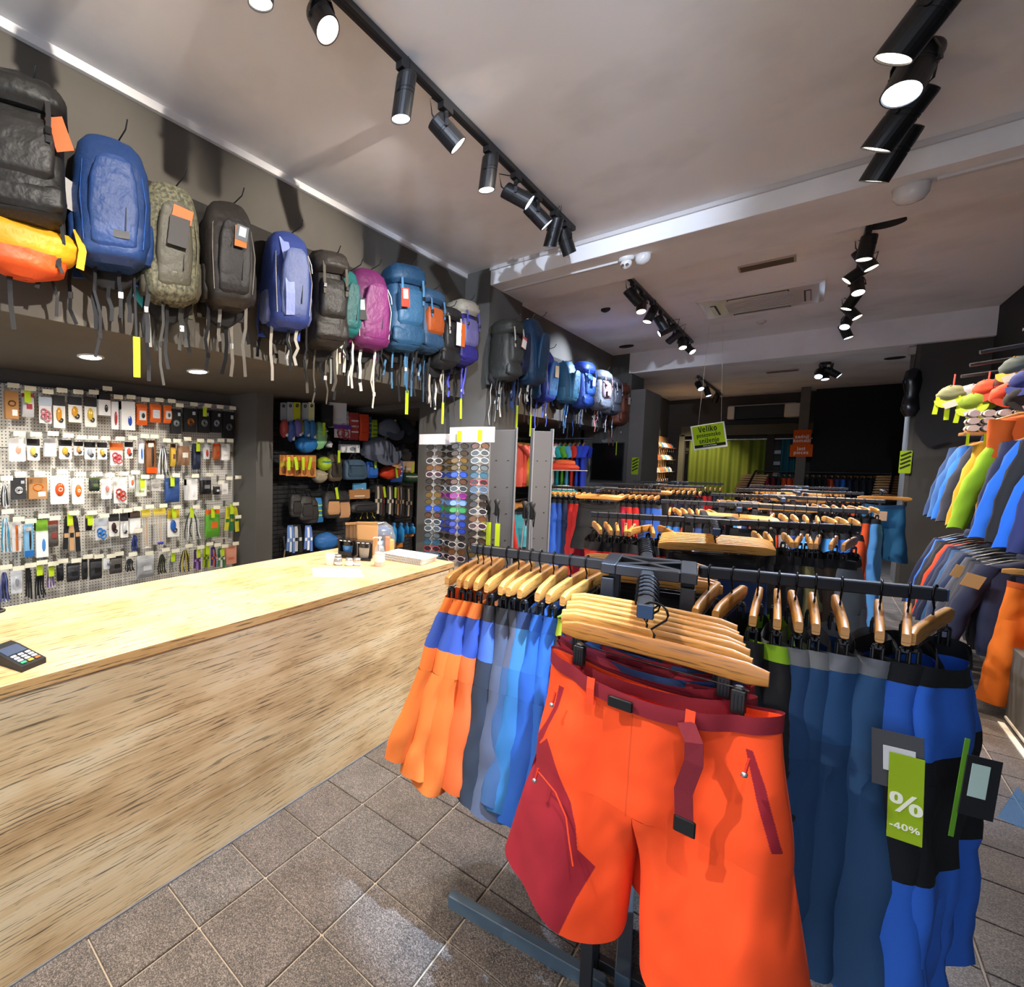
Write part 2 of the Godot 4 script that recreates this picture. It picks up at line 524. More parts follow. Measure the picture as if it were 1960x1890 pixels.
func lamps() -> void:
	var warm := Color(1.0, 0.92, 0.83); var cold := Color(0.84, 0.90, 1.0); var mid := Color(1.0, 0.965, 0.925)
	track(Vector3(-1.41, TRACK_Y, -4.47), Vector3(-1.41, TRACK_Y, 1.6), "long black lighting track above the counter, running to the first beam")
	track(Vector3(0.21, TRACK_Y, -4.5), Vector3(0.21, TRACK_Y, 1.6), "black lighting track above the front clothes rack, mostly behind its own spotlights")
	track(Vector3(-1.36, TRACK_Y, -9.95), Vector3(-1.36, TRACK_Y, -5.95), "black lighting track between the beams on the backpack side")
	track(Vector3(0.21, TRACK_Y, -10.1), Vector3(0.21, TRACK_Y, -5.95), "black lighting track between the beams on the jacket side")
	var Y := TRACK_Y - 0.03
	var t1 := [[-1.17, Vector3(-0.22, -0.97, -0.05), mid, "cut by the top edge of the photo"], [-1.47, Vector3(0.5, -0.82, 0.2), warm, "glaring straight at the viewer over the counter"], [-2.05, Vector3(-0.15, -0.98, 0), mid, "hanging upright right after the glaring lamp"], [-2.43, Vector3(0.5, -0.75, -0.4), warm, "tilted right between two upright ones"], [-2.95, Vector3(-0.1, -0.99, 0), mid, "hanging upright halfway along the counter track"], [-3.34, Vector3(0.72, -0.6, -0.3), cold, "lying almost level with a bluish face"], [-3.7, Vector3(0.54, -0.75, -0.35), cold, "bluish face, below the level lamp near the beam"], [-4.05, Vector3(-0.3, -0.92, -0.2), cold, "leaning towards the wall, last but one"], [-4.3, Vector3(0.2, -0.88, -0.42), mid, "turned away at the track end"]]
	for q in t1:
		track_lamp(Vector3(-1.41, Y, q[0]), q[1], "black spotlight on the counter track, " + q[3], "track spotlights", q[2], 3.4 if q[0] < -1.4 and q[0] > -2.5 else 6.0)
	var nb := -1  # unseen lamps farther along this track, out of view, placed to light the near bay
	for z in [-0.75, -0.2, 0.5, 1.2]:
		nb += 1
		track_lamp(Vector3(-1.41, Y, z), Vector3(0.3 if z > -0.3 else -0.35, -0.9, -0.1), "unseen counter-track spotlight, out of view, lighting the near bay, " + ORD[nb] + " towards the shop front", "track spotlights", mid, 6.0)
	var t2 := [[-3.1, Vector3(-0.55, -0.83, -0.1), warm, "topmost, cut by the upper edge of the photo"], [-3.5, Vector3(-0.24, -0.83, 0.5), cold, "largest, with a bluish face and cable loop"], [-3.9, Vector3(-0.5, -0.8, -0.2), warm, "thin lit rim, below the largest one"], [-4.3, Vector3(-0.4, -0.85, -0.25), warm, "lowest of that row, in front of the beam"]]
	for q in t2:
		track_lamp(Vector3(0.21, Y, q[0]), q[1], "black cylinder spotlight on the right track, " + q[3], "track spotlights", q[2], 8.0, 34.0, 6.0, 1.32)
	# unseen lamps, out of view, placed to light packs, grid, counter, floor and beam
	nb = -1
	for q in [[-2.6, Vector3(-0.9, -0.22, 0.05)], [-2.0, Vector3(-0.9, -0.45, -0.67)], [-1.4, Vector3(-0.62, -0.6, -0.68)], [-0.8, Vector3(-0.9, -0.2, 0.0)], [-0.2, Vector3(-0.52, -0.83, -0.22)], [-1.15, Vector3(-0.29, -0.95, -0.11)], [0.5, Vector3(-0.42, -0.03, -1)], [1.2, Vector3(-0.05, -0.025, -1)]]:
		nb += 1
		if q[0] == -1.15:
			track_lamp(Vector3(0.21, Y, q[0]), q[1], "black spotlight above the red shorts, just outside the photo, aimed at the floor", "track spotlights", Color(0.72, 0.85, 1.0), 30.0, 7.0)
			continue
		track_lamp(Vector3(0.21, Y, q[0]), q[1], "unseen right-track spotlight, out of view, aimed across the room, " + ORD[nb] + " towards the shop front", "track spotlights", mid if q[0] < 0.0 else cold, {-2.6: 10.0, -2.0: 11.0, -1.4: 2.5, -0.8: 10.0, -0.2: 3.6}.get(q[0], 8.0) if q[0] < 0.0 else 17.0, (24.0 if q[0] < -0.3 else 34.0) if q[0] < 0.0 else 17.0)
	var t3 := [[-6.2, Vector3(0.5, -0.75, -0.45), warm, "first after the beam, tipped right"], [-6.6, Vector3(0.1, -0.9, 0.42), warm, "second after the beam, white face down"], [-7.1, Vector3(-0.3, -0.9, 0.3), warm, "leaning left, third after the beam"], [-7.6, Vector3(0.4, -0.8, -0.2), mid, "fourth after the beam, tipped right"], [-8.1, Vector3(-0.75, -0.4, 0.3), cold, "fifth, thrown at the backpack wall"], [-8.6, Vector3(-0.7, -0.5, -0.3), cold, "sixth, with a blue rim"], [-9.1, Vector3(0.2, -0.85, 0.5), warm, "round white face, last but one of the row"], [-9.6, Vector3(0.5, -0.6, 0.3), mid, "last of the row by the second beam"]]
	for q in t3:
		track_lamp(Vector3(-1.36, Y, q[0]), q[1], "black spotlight between the beams, left track, " + q[3], "track spotlights", q[2], 7.0, 34.0, 5.0)
	var t4 := [[-6.15, Vector3(-0.1, -0.95, 0.1), warm, "hanging straight from the track end by the speaker"], [-6.5, Vector3(0.4, -0.85, 0.1), warm, "tipped right behind the first"], [-6.9, Vector3(-0.7, -0.6, 0.1), warm, "tipped left, third in the row"], [-7.4, Vector3(0.1, -0.85, 0.5), warm, "round glowing face in the middle of the row"], [-8.0, Vector3(-0.4, -0.85, 0.1), warm, "fifth, with a cable loop"], [-8.6, Vector3(0.5, -0.8, 0.2), warm, "sixth, tipped right"], [-9.2, Vector3(-0.2, -0.7, 0.65), cold, "bluish glowing face at the far end"], [-9.8, Vector3(0.3, -0.9, 0.1), mid, "last, beside the bluish one"]]
	for q in t4:
		track_lamp(Vector3(0.21, Y, q[0]), q[1], "black spotlight between the beams, right track, " + q[3], "track spotlights", q[2], 7.0, 34.0, 5.0)
	track(Vector3(-1.45, 3.2, -14.9), Vector3(-1.45, 3.2, -11.4), "short black track over the green curtain")
	for q in [[-11.6, Vector3(0.3, -0.6, 0.5), cold, "white face, nearest over the sale sign"], [-12.6, Vector3(0.3, -0.9, 0.2), cold, "second, below the first"], [-14.0, Vector3(-0.2, -0.8, -0.4), warm, "third, turned to the curtain"]]:
		track_lamp(Vector3(-1.45, 3.17, q[0]), q[1], "small black spotlight at the back left, " + q[3], "track spotlights", q[2], 6.0, 38.0, 5.0)
	var s := ST(); lathe(s, [[0.06, 3.2], [0.06, 3.17], [0.02, 3.165]], 16, Transform3D(Basis(), Vector3(0.07, 0, -11.3)))
	tag(part(self, "lamp_rosette", s, mat("1b1b1c", "black_metal")), "black ceiling plate carrying the cluster of lamps by the orange signs", "ceiling plate")
	for q in [[Vector3(-0.05, 0, 0.02), Vector3(-0.1, -0.6, 0.75), "round white face"], [Vector3(0.0, 0, -0.06), Vector3(0.1, -0.9, 0.3), "hanging lowest"], [Vector3(0.07, 0, 0.0), Vector3(0.7, -0.6, 0.1), "turned right"]]:
		track_lamp(Vector3(0.07, 3.17, -11.3) + q[0], q[1], "small black spotlight of the cluster by the orange signs, " + q[2], "cluster spotlights", cold, 5.0, 40.0, 5.0)
	# recessed downlights over the peg board; last two unseen, lighting its near end
	for q in [[-3.2, -1.205, "nearer of the two round downlights in the soffit over the peg board"], [-3.15, -1.99, "farther round downlight in the soffit, to the right over the peg board"], [-3.2, -0.4, "unseen round downlight in the soffit, out of view, lighting the near peg board"], [-3.2, 0.5, "unseen round downlight in the soffit beside the viewer, lighting the near peg board"]]:
		var o := thing("downlight", q[2], "downlight", "soffit downlights", Vector3(q[0], 2.283, q[1]))
		s = ST(); lathe(s, [[0.085, 0.0], [0.085, -0.006], [0.07, -0.008], [0.065, 0.004]], 28); part(o, "bezel", s, mat("e8e8e8", "gloss"))
		s = ST(); lathe(s, [[0.068, -0.004], [0.066, -0.009]], 28); part(o, "diffuser", s, glow(Color(0.93, 0.95, 1.0), 6.0))
		spot(Vector3(q[0], 2.27, q[1]), Vector3(-0.25, -1, 0), 1.9, 70.0, Color(1.0, 0.97, 0.92), 0.06)

# ---------- the counter and what stands on it ----------
const CT := 0.955

func counter() -> void:
	var o := thing("shop_counter", "long oak laminate sales counter along the left, with a lighter yellowish top", "counter", "", Vector3(-1.97, 0, -1.2))
	var s := ST(); slab(s, Vector3(-0.41, CT - 0.036, -1.75), Vector3(0.42, CT, 1.8), 0.0015); part(o, "counter_top", s, mat("ffffff", "oak_top"))
	s = ST(); slab(s, Vector3(0.4202, CT - 0.0355, -1.75), Vector3(0.4212, CT - 0.0005, 1.8), 0.0003); part(o, "edge_band", s, mat("e6d2b4", "oak_front"))
	s = ST(); slab(s, Vector3(0.39, 0.012, -1.70), Vector3(0.412, CT - 0.036, 1.8), 0.001); part(o, "front_panel", s, mat("ffffff", "oak_front"))
	s = ST(); slab(s, Vector3(-0.38, 0.0, -1.745), Vector3(0.417, CT - 0.036, -1.70), 0.0015); part(o, "end_panel", s, mat("e2ddd8", "oak_front"))
	s = ST(); slab(s, Vector3(-0.36, 0.0, 1.74), Vector3(0.38, CT - 0.036, 1.78), 0.0015); part(o, "end_panel", s, mat("e2ddd8", "oak_front"))
	s = ST(); slab(s, Vector3(-0.36, 0.03, -1.70), Vector3(-0.342, CT - 0.036, 1.75), 0.001); part(o, "back_panel", s, mat("8c7a62", "matt"))
	s = ST(); slab(s, Vector3(0.40, 0.0, -1.74), Vector3(0.415, 0.012, 1.8), 0.001); part(o, "plinth_strip", s, mat("a9adb3", "metal"))
	s = ST(); lathe(s, [[0.04, CT], [0.04, CT + 0.004], [0.032, CT + 0.005], [0.03, CT + 0.002], [0.005, CT + 0.002]], 24, Transform3D(Basis(), Vector3(-0.365, 0, 0.75)))
	part(o, "cable_grommet", s, mat("1c1c1c", "gloss"))

func counter_things() -> void:
	var s := ST()
	plate(s, PackedVector2Array([Vector2(-0.1, -0.145), Vector2(0.1, -0.145), Vector2(0.1, 0.145), Vector2(-0.1, 0.145)]), 0.0012, Transform3D(Basis.from_euler(Vector3(-PI / 2, -0.76, 0)), Vector3(-1.85, CT + 0.0012, -2.125)))
	tag(part(self, "paper_sheet", s, mat("f2f2f0", "matt")), "blank white sheet of paper lying on the counter before the jars", "paper")
	# a white tub and four little jars
	var o := thing("tub", "plain white cylindrical tub, tallest of the small jars behind the paper sheet", "tub", "", Vector3(-2.03, CT, -2.26))
	s = ST(); lathe(s, [[0.027, 0], [0.03, 0.002], [0.03, 0.062]], 20); part(o, "body", s, mat("ece8e2", "gloss"))
	s = ST(); lathe(s, [[0.031, 0.056], [0.031, 0.068], [0.029, 0.07], [0.003, 0.07]], 20); part(o, "lid", s, mat("f3f0ec", "gloss"))
	for q in [[-1.985, -2.29, "8e8b86", "grey-banded glass jar right beside the white tub"], [-2.05, -2.36, "e9e5de", "white jar mostly behind the white tub"], [-1.93, -2.33, "d9c6b4", "cream jar, second from the right behind the paper sheet"], [-1.9, -2.37, "cfa58c", "small pinkish jar at the right end of the jar group"]]:
		o = thing("jar", q[3], "jar", "jars on the counter", Vector3(q[0], CT, q[1]))
		s = ST(); lathe(s, [[0.022, 0], [0.025, 0.003], [0.025, 0.03], [0.021, 0.036]], 18); part(o, "body", s, mat(q[2], "gloss"))
		s = ST(); lathe(s, [[0.0235, 0.036], [0.0235, 0.048], [0.003, 0.0485]], 18); part(o, "lid", s, mat("c8c6c2", "metal"))
		s = ST(); lathe(s, [[0.0254, 0.008], [0.0254, 0.022]], 18); part(o, "paper_band", s, mat("f1eee8", "matt"))
	# two boxed insulated cups, packaging open at the front
	for q in [[-2.11, -2.53, "3d7fc4", "blue and white boxed cup in black packaging, left of the pair", 0.3], [-1.985, -2.55, "9b9a94", "grey tumbler in open black packaging, right of the pair", 0.5]]:
		o = thing("boxed_cup", q[3], "boxed cup", "boxed cups on the counter", Vector3(q[0], CT, q[1]), q[4])
		for y in [0.0, 0.112]:
			s = ST(); box(s, Vector3(0, y + 0.008, 0), Vector3(0.105, 0.016, 0.1), 0.003); part(o, "tray", s, mat("17181a", "gloss"))
		s = ST(); box(s, Vector3(0, 0.064, -0.046), Vector3(0.1, 0.1, 0.006)); part(o, "back_card", s, mat("202225"))
		s = ST(); lathe(s, [[0.028, 0.016], [0.031, 0.02], [0.039, 0.11]], 20); part(o, "cup", s, mat(q[2], "gloss"))
		s = ST(); lathe(s, [[0.0402, 0.085], [0.041, 0.112]], 20); part(o, "rim_band", s, mat("1b1c20", "gloss"))
		if q[4] < 0.4:
			s = ST(); slab(s, Vector3(-0.05, 0.016, 0.046), Vector3(0.05, 0.045, 0.05)); part(o, "front_card", s, mat("141518"))
			s = ST(); slab(s, Vector3(-0.05, 0.016, -0.05), Vector3(-0.04, 0.112, 0.05)); part(o, "side_card", s, mat("141518"))
		for i in 3:
			s = ST(); box(s, Vector3(-0.03 + i * 0.03, 0.12, 0.0508), Vector3(0.018, 0.006, 0.001)); part(o, "printed_mark", s, mat("e8e8e8"))
	# kraft paper bags standing side by side
	for i in 4:
		o = thing("kraft_bag", ["brown paper carrier bag, widest and nearest, standing behind the boxed cups", "folded kraft bag directly left of the widest bag", "printed kraft bag, second left of the widest bag", "outermost left kraft bag by the backpacks on the grid"][i], "paper bag", "kraft bags on the counter", Vector3(-2.07 - i * 0.042, CT, -2.69 - i * 0.005), 0.75 + i * 0.05)
		s = ST()
		sack(s, 0.15 if i == 0 else 0.13, 0.235 - i * 0.006, 0.05 if i == 0 else 0.025, [[0, 1, 1], [0.1, 1, 1.1], [0.6, 1, 0.8], [0.97, 1, 0.35], [1, 1, 0.25]], 16, 0.25, 0.004, 30 + i)
		part(o, "body", s, mat(["b98d5c", "96724c", "8d6a48", "7d5f42"][i], "matt"))
		s = ST(); strap(s, [Vector3(-0.07, 0.225 - i * 0.006, 0.006), Vector3(0.07, 0.225 - i * 0.006, 0.006)], Vector3.UP, 0.014, 0.012); part(o, "folded_rim", s, mat("a67d50", "matt"))
	# clear plastic pouch with orange and blue contents
	o = thing("clear_bag", "transparent plastic bag with orange and blue contents at the counter corner", "plastic bag", "", Vector3(-2.09, CT, -2.88), 0.75)
	s = ST(); sack(s, 0.21, 0.215, 0.1, [[0, 0.85, 0.8], [0.1, 1, 1], [0.55, 1, 1], [0.85, 0.8, 0.8, -0.2], [1, 0.4, 0.3, -0.3]], 20, 0.5, 0.006, 8); part(o, "film", s, mat("e4e8ee", "clear"))
	s = ST(); strap(s, [Vector3(-0.085, 0.03, 0.056), Vector3(-0.06, 0.2, 0.03), Vector3(0.02, 0.215, 0.0)], Vector3(1, 0, 0.2), 0.008, 0.003); part(o, "edge_piping", s, mat("d9dde2"))
	for q in [[-0.05, "d9792a", 0.1], [0.0, "3f86b8", 0.08], [0.045, "d9792a", 0.11], [0.075, "d8c23a", 0.09]]:
		s = ST(); box(s, Vector3(q[0], q[2] / 2 + 0.004, 0.012), Vector3(0.035, q[2], 0.05), 0.006); part(o, "packet", s, mat(q[1]))
	s = ST(); sack(s, 0.15, 0.07, 0.05, [[0, 0.7, 0.7], [0.3, 1, 1], [0.7, 1, 1], [1, 0.5, 0.5]], 14, 0.8, 0.004, 3, Transform3D(Basis(), Vector3(0, 0.115, -0.01))); part(o, "blue_garment", s, mat("3a5f94", "fabric"))
	# pump bottle
	o = thing("sanitizer_bottle", "clear pump bottle of pale pink hand gel on the counter", "bottle", "", Vector3(-1.8, CT, -2.47), 0.4)
	s = ST(); lathe(s, [[0.028, 0.0], [0.031, 0.004], [0.031, 0.085]], 24); part(o, "gel", s, mat("e6d2ca", "gloss"))
	s = ST(); lathe(s, [[0.0315, 0.004], [0.033, 0.006], [0.033, 0.105], [0.026, 0.125], [0.013, 0.135], [0.013, 0.145]], 24); part(o, "bottle", s, mat("f0f0f2", "clear"))
	s = ST(); lathe(s, [[0.015, 0.138], [0.015, 0.155], [0.006, 0.158], [0.006, 0.172], [0.011, 0.174], [0.011, 0.186], [0.003, 0.188]], 16); tube(s, [Vector3(0, 0.18, 0), Vector3(-0.03, 0.181, 0.01), Vector3(-0.038, 0.175, 0.012)], 0.0045, 8); part(o, "pump", s, mat("f4f4f4", "gloss"))
	s = ST(); tube(s, [Vector3(0, 0.01, 0), Vector3(0, 0.14, 0)], 0.002, 6); part(o, "dip_tube", s, mat("e8e8e8"))
	s = ST(); lathe(s, [[0.0335, 0.03], [0.0335, 0.075]], 24); part(o, "label_band", s, mat("efe3dc", "matt"))
	# spiral-bound catalogues
	for i in 3:
		o = thing("spiral_catalogue", ["spiral-bound catalogue lying lowest of the stack at the counter end", "spiral-bound catalogue in the middle of the stack at the counter end", "topmost spiral-bound catalogue with grey sketches printed on its cover"][i], "catalogue", "catalogues on the counter", Vector3(-1.79 + i * 0.006, CT + i * 0.0142, -2.77 - i * 0.004), 0.12 - i * 0.03)
		s = ST(); box(s, Vector3(0, 0.0065, 0), Vector3(0.30, 0.0115, 0.21), 0.001); part(o, "pages", s, mat("e9e5df", "matt"))
		s = ST(); box(s, Vector3(0, 0.0130, 0), Vector3(0.305, 0.0012, 0.215), 0.0004); part(o, "cover", s, mat("f4f3f0"))
		s = ST()
		for k in 24:
			var c := Vector3(-0.135 + k * 0.0117, 0.0065, 0.106)
			var p := []
			for a in 9: p.append(c + Vector3(0, sin(a * TAU / 8) * 0.007, cos(a * TAU / 8) * 0.006))
			tube(s, p, 0.0009, 4, false)
		part(o, "spiral_binding", s, mat("4a4a4c", "metal"))
		if i == 2:
			for q in [[-0.06, -0.04, 0.07, 0.012, 0.5], [-0.02, 0.0, 0.05, 0.02, 0.2], [0.05, 0.01, 0.06, 0.03, -0.3], [0.08, 0.04, 0.035, 0.02, 0.1]]:
				s = ST()
				var xf := Transform3D(Basis(Vector3.UP, q[4]), Vector3(q[0], 0.0138, q[1]))
				box(s, Vector3.ZERO, Vector3(q[2], 0.0004, q[3]), 0.0001, xf); part(o, "printed_sketch", s, mat("8d9098"))
	# card terminal with a coiled cord
	o = thing("card_terminal", "black card payment terminal with grey keys and a coiled cord", "card terminal", "", Vector3(-1.71, CT, -0.385), 0.36)
	s = ST()
	var prof := PackedVector2Array([Vector2(-0.09, 0), Vector2(0.09, 0), Vector2(0.09, 0.018), Vector2(-0.05, 0.04), Vector2(-0.09, 0.042)])
	plate(s, prof, 0.085, Transform3D(Basis(Vector3.UP, 0), Vector3.ZERO)); part(o, "body", s, mat("1f2023"))
	var tb := Basis(Vector3(0, 0, 1), -0.156)
	s = ST(); box(s, Vector3.ZERO, Vector3(0.055, 0.003, 0.068), 0.001, Transform3D(tb, Vector3(-0.02, 0.0365, 0))); part(o, "screen", s, mat("43506a", "lens"))
	for i in 4:
		for j in 3:
			s = ST(); box(s, Vector3.ZERO, Vector3(0.011, 0.004, 0.017), 0.001, Transform3D(tb, Vector3(0.024 + i * 0.0165, 0.031 - i * 0.0026, -0.024 + j * 0.024)))
			part(o, "key", s, mat(["c9cbd0", "c9cbd0", "c9cbd0", ["c9642e", "d6b23a", "3fae74"][j]][i]))
	s = ST()
	var p := [Vector3(-0.09, 0.025, 0.0), Vector3(-0.115, 0.012, 0.02), Vector3(-0.13, 0.012, 0.03)]
	for k in 90: p.append(Vector3(-0.145, 0.014, 0.035) + Vector3(cos(k * 0.8) * 0.006, sin(k * 0.8) * 0.006 + 0.0, 0.001 + k * 0.0016))
	tube(s, p, 0.0022, 5); part(o, "coiled_cord", s, mat("6d5a48"))

# ---------- hangers ----------
var hanger_protos := {}

# wooden clip hanger; its origin is where the hook rests on the rail
func hanger(at: Vector3, yaw: float, half: float, label: String, group: String, beech := "ffffff") -> Node3D:
	var key := str(half) + beech
	if hanger_protos.has(key):
		var c := copy_of(hanger_protos[key], "wooden_hanger", label, at, yaw)
		c.set_meta("group", group)
		return c
	var o := thing("wooden_hanger", label, "hanger", group, at, yaw)
	var s := ST()
	var rr := []
	for k in 13:
		var x := lerpf(-half, half, k / 12.0)
		var u := absf(x) / half
		var hh := 0.0195 * (1.0 if u < 0.95 else 0.66)
		var r := PackedVector3Array()
		for q in rrect(0.013, hh * 2.0, 0.004, 2): r.append(Vector3(x, -0.070 - 0.005 * u * u + q.y, q.x))
		rr.append(r)
	loft(s, rr, true, true)
	part(o, "wooden_bar", s, mat(beech, "beech"))
	s = ST()
	var p := [Vector3(0, -0.06, 0), Vector3(0.002, -0.044, 0), Vector3(-0.004, -0.034, 0)]
	for i in 9:
		var a := PI * 1.15 - i * PI * 1.25 / 8.0
		p.append(Vector3(cos(a) * 0.0215 * -1.0, sin(a) * 0.0215, 0))
	tube(s, p, 0.0022, 5)
	part(o, "hook", s, mat("2a2a2c", "metal"))
	s = ST()
	tube(s, [Vector3(-half * 0.86, -0.085, 0), Vector3(-half * 0.86, -0.105, 0), Vector3(half * 0.86, -0.105, 0), Vector3(half * 0.86, -0.085, 0)], 0.0016, 5)
	part(o, "wire", s, mat("3a3a3c", "metal"))
	for q in [-1.0, 1.0]:
		s = ST()
		var x: float = q * half * 0.78
		box(s, Vector3(x, -0.128, 0.007), Vector3(0.02, 0.044, 0.005), 0.002); box(s, Vector3(x, -0.128, -0.007), Vector3(0.02, 0.044, 0.005), 0.002)
		box(s, Vector3(x, -0.107, 0), Vector3(0.016, 0.014, 0.017), 0.003)
		for i in 3: box(s, Vector3(x - 0.005 + i * 0.005, -0.128, 0.0102), Vector3(0.0016, 0.03, 0.0014), 0.0004)
		part(o, "clip", s, mat("121213", "black_metal"))
	hanger_protos[key] = o
	return o

# ---------- trousers and shorts hung by the waist ----------
# bands: [lower edge in metres below the waist, colour, part name]
func trousers(o: Node3D, bands: Array, g: Dictionary) -> void:
	var w: float = g.get("w", 0.36); var L: float = bands[-1][0]; var cr: float = minf(g.get("crotch", 0.25), L * 0.55)
	var hip: float = g.get("hip", w * 1.12); var hw: float = g.get("hem", hip * 0.29); var hd: float = g.get("hemd", 0.06); var wd: float = g.get("wd", 0.028)
	var sag: float = g.get("sag", 0.02); var spread: float = g.get("spread", 0.03); var amp: float = g.get("fold", 0.012); var ph: float = g.get("ph", 0.0)
	var y0: float = g.get("top", -0.132); var n: int = g.get("n", 28); var fn: String = g.get("cloth", "fabric")
	var swing: float = g.get("swing", 0.0); var lean: float = g.get("lean", 0.0)
	var nz := FastNoiseLite.new(); nz.seed = int(ph * 100) + 5; nz.frequency = 5.0; nz.fractal_octaves = 2
	var start := 0.0
	for bi in bands.size():
		var b: Array = bands[bi]
		var s := ST()
		if start < cr:
			var a1: float = minf(b[0], cr)
			var rs := []
			var m := maxi(2, int((a1 - start) / 0.03) + 1)
			for i in m + 1:
				var t := lerpf(start, a1, float(i) / m)
				var f := smoothstep(0.0, cr, t)
				var W := lerpf(w, hip, f) / 2.0; var D := lerpf(wd, hd * 0.9, f)
				var rg := PackedVector3Array()
				for j in n:
					var an := TAU * j / n
					var x := signf(cos(an)) * pow(absf(cos(an)), 0.8) * W; var z := signf(sin(an)) * pow(absf(sin(an)), 0.75) * D
					var k := 1.0 - x * x / (W * W)
					var sg := sag * k * clampf(1.0 - t / 0.16, 0.0, 1.0)
					z += (sin(x * 34.0 + ph) * amp + nz.get_noise_3d(x * 1.5, t, z) * amp) * clampf(t / 0.1 + 0.25, 0.0, 1.0)
					if sin(an) > 0: z += sg * 1.2
					z += lean * t
					if bi == 0: z *= 1.06
					rg.append(Vector3(x + swing * t * t, y0 - t - sg, z + swing * 0.2 * t))
				rs.append(rg)
			loft(s, rs, false)
			part(o, b[2], s, mat(b[1], fn))
		if b[0] > cr:
			for q in [-1.0, 1.0]:
				s = ST()
				var a0: float = maxf(start, cr)
				var rs := []
				var m := maxi(2, int((b[0] - a0) / 0.035) + 1)
				for i in m + 1:
					var t := lerpf(a0, b[0], float(i) / m)
					var f: float = (t - cr) / maxf(L - cr, 0.01)
					var W := lerpf(hip * 0.25, hw, f); var D := lerpf(hd * 0.9, hd, f)
					var cx: float = q * (hip * 0.25 + spread * f)
					var rg := PackedVector3Array()
					for j in n:
						var an := TAU * j / n
						var x := signf(cos(an)) * pow(absf(cos(an)), 0.85) * W; var z := signf(sin(an)) * pow(absf(sin(an)), 0.85) * D
						z = lerpf(seat_z(cx + x, hip / 2.0, hd * 0.9, 0.8, 0.75) * signf(sin(an) + 1e-6), z, smoothstep(0.0, 0.4, f))
						z += lean * t
						z += sin((cx + x) * 34.0 + ph) * amp * (1.0 + 0.5 * f) + nz.get_noise_3d((cx + x) * 1.5, t, z) * amp * (1.0 + 0.4 * f)
						x += nz.get_noise_3d(z * 2.0, t * 1.3, q * 3.0) * amp * f
						var up := 0.012 * cos(an + ph) * f
						rg.append(Vector3(cx + x + swing * t * t, y0 - t + up, z + swing * 0.2 * t))
					rs.append(rg)
				loft(s, rs, false)
				part(o, b[2] if b[2] != "seat" else "leg", s, mat(b[1], fn))
		start = b[0]

# half depth of the seat at x, so that the leg tops join it
func seat_z(x: float, W: float, D: float, a: float, b: float) -> float:
	var c := pow(clampf(absf(x) / W, 0.0, 1.0), 1.0 / a)
	return D * pow(sqrt(maxf(1.0 - c * c, 0.0)), b)

func sale_strap(o: Node3D, at: Vector3, h: float, yaw := 0.0, w := 0.022, tilt := 0.0) -> void:
	var s := ST()
	var xf := Transform3D(Basis.from_euler(Vector3(0, yaw, tilt)), at)
	box(s, Vector3(0, -h / 2, 0), Vector3(w, h, 0.0012), 0.0003, xf)
	part(o, "sale_tag", s, mat("b9d31e", "matt"))

# four-way rack: a square frame of posts under a top with crossed bars, arms as [from, to], feet as [from, to]
func rack(label: String, c: Vector3, yaw: float, arms: Array, feet: Array, h := 1.325) -> void:
	var k := mat("1c1f25", "black_metal")
	var o := thing("clothes_rack", label, "clothes rack", "four-way racks down the middle", c, 0.0)
	var B := Basis(Vector3.UP, yaw)
	var s: SurfaceTool
	for q in [Vector2(-1, -1), Vector2(1, -1), Vector2(1, 1), Vector2(-1, 1)]:
		s = ST(); box(s, Vector3(q.x * 0.085, h / 2 - 0.01, q.y * 0.085), Vector3(0.03, h - 0.02, 0.03), 0.002, Transform3D(B, Vector3.ZERO)); part(o, "post", s, k)
	s = ST()
	for q in [-1.0, 1.0]:
		box(s, Vector3(q * 0.085, h + 0.006, 0), Vector3(0.034, 0.028, 0.204), 0.002, Transform3D(B, Vector3.ZERO)); box(s, Vector3(0, h + 0.006, q * 0.085), Vector3(0.136, 0.028, 0.034), 0.002, Transform3D(B, Vector3.ZERO))
		box(s, Vector3(0, h + 0.013, 0), Vector3(0.02, 0.012, 0.22), 0.001, Transform3D(B * Basis(Vector3.UP, q * PI / 4), Vector3.ZERO))
	part(o, "top_frame", s, k)
	for a in arms:
		var d: Vector3 = a[1] - a[0]
		s = ST(); box(s, Vector3(0, 0, d.length() / 2), Vector3(0.028, 0.03, d.length()), 0.003, Transform3D(frame_at(d.normalized()), a[0] - c)); var m := part(o, "arm", s, k)
		s = ST(); box(s, Vector3(0, 0, d.length()), Vector3(0.026, 0.028, 0.004), 0.002, Transform3D(frame_at(d.normalized()), a[0] - c)); part(m, "end_cap", s, mat("1f3a5c"))
	for a in feet:
		var d: Vector3 = a[1] - a[0]
		s = ST(); box(s, Vector3(0, 0.0, d.length() / 2), Vector3(0.04, 0.05, d.length()), 0.003, Transform3D(frame_at(d.normalized()), a[0] - c)); part(o, "foot", s, mat("4a5c6a", "black_metal"))
	for q in [-1.0, 1.0]:
		s = ST(); box(s, Vector3(0, 0.026, q * 0.085), Vector3(0.14, 0.03, 0.03), 0.002, Transform3D(B, Vector3.ZERO)); part(o, "cross_bar", s, k)

var hung := 0
# a hanger with a pair of trousers on it
func hang(at: Vector3, yaw: float, half: float, hl: String, hg: String, n: String, gl: String, gg: String, bands: Array, g: Dictionary) -> Node3D:
	hanger(at, yaw, half, hl, hg)
	hung += 1
	var o := thing(n, gl, "shorts" if n == "shorts" else "trousers", gg, at, yaw)
	if not g.has("ph"): g.ph = hung * 0.77
	trousers(o, bands, g)
	return o

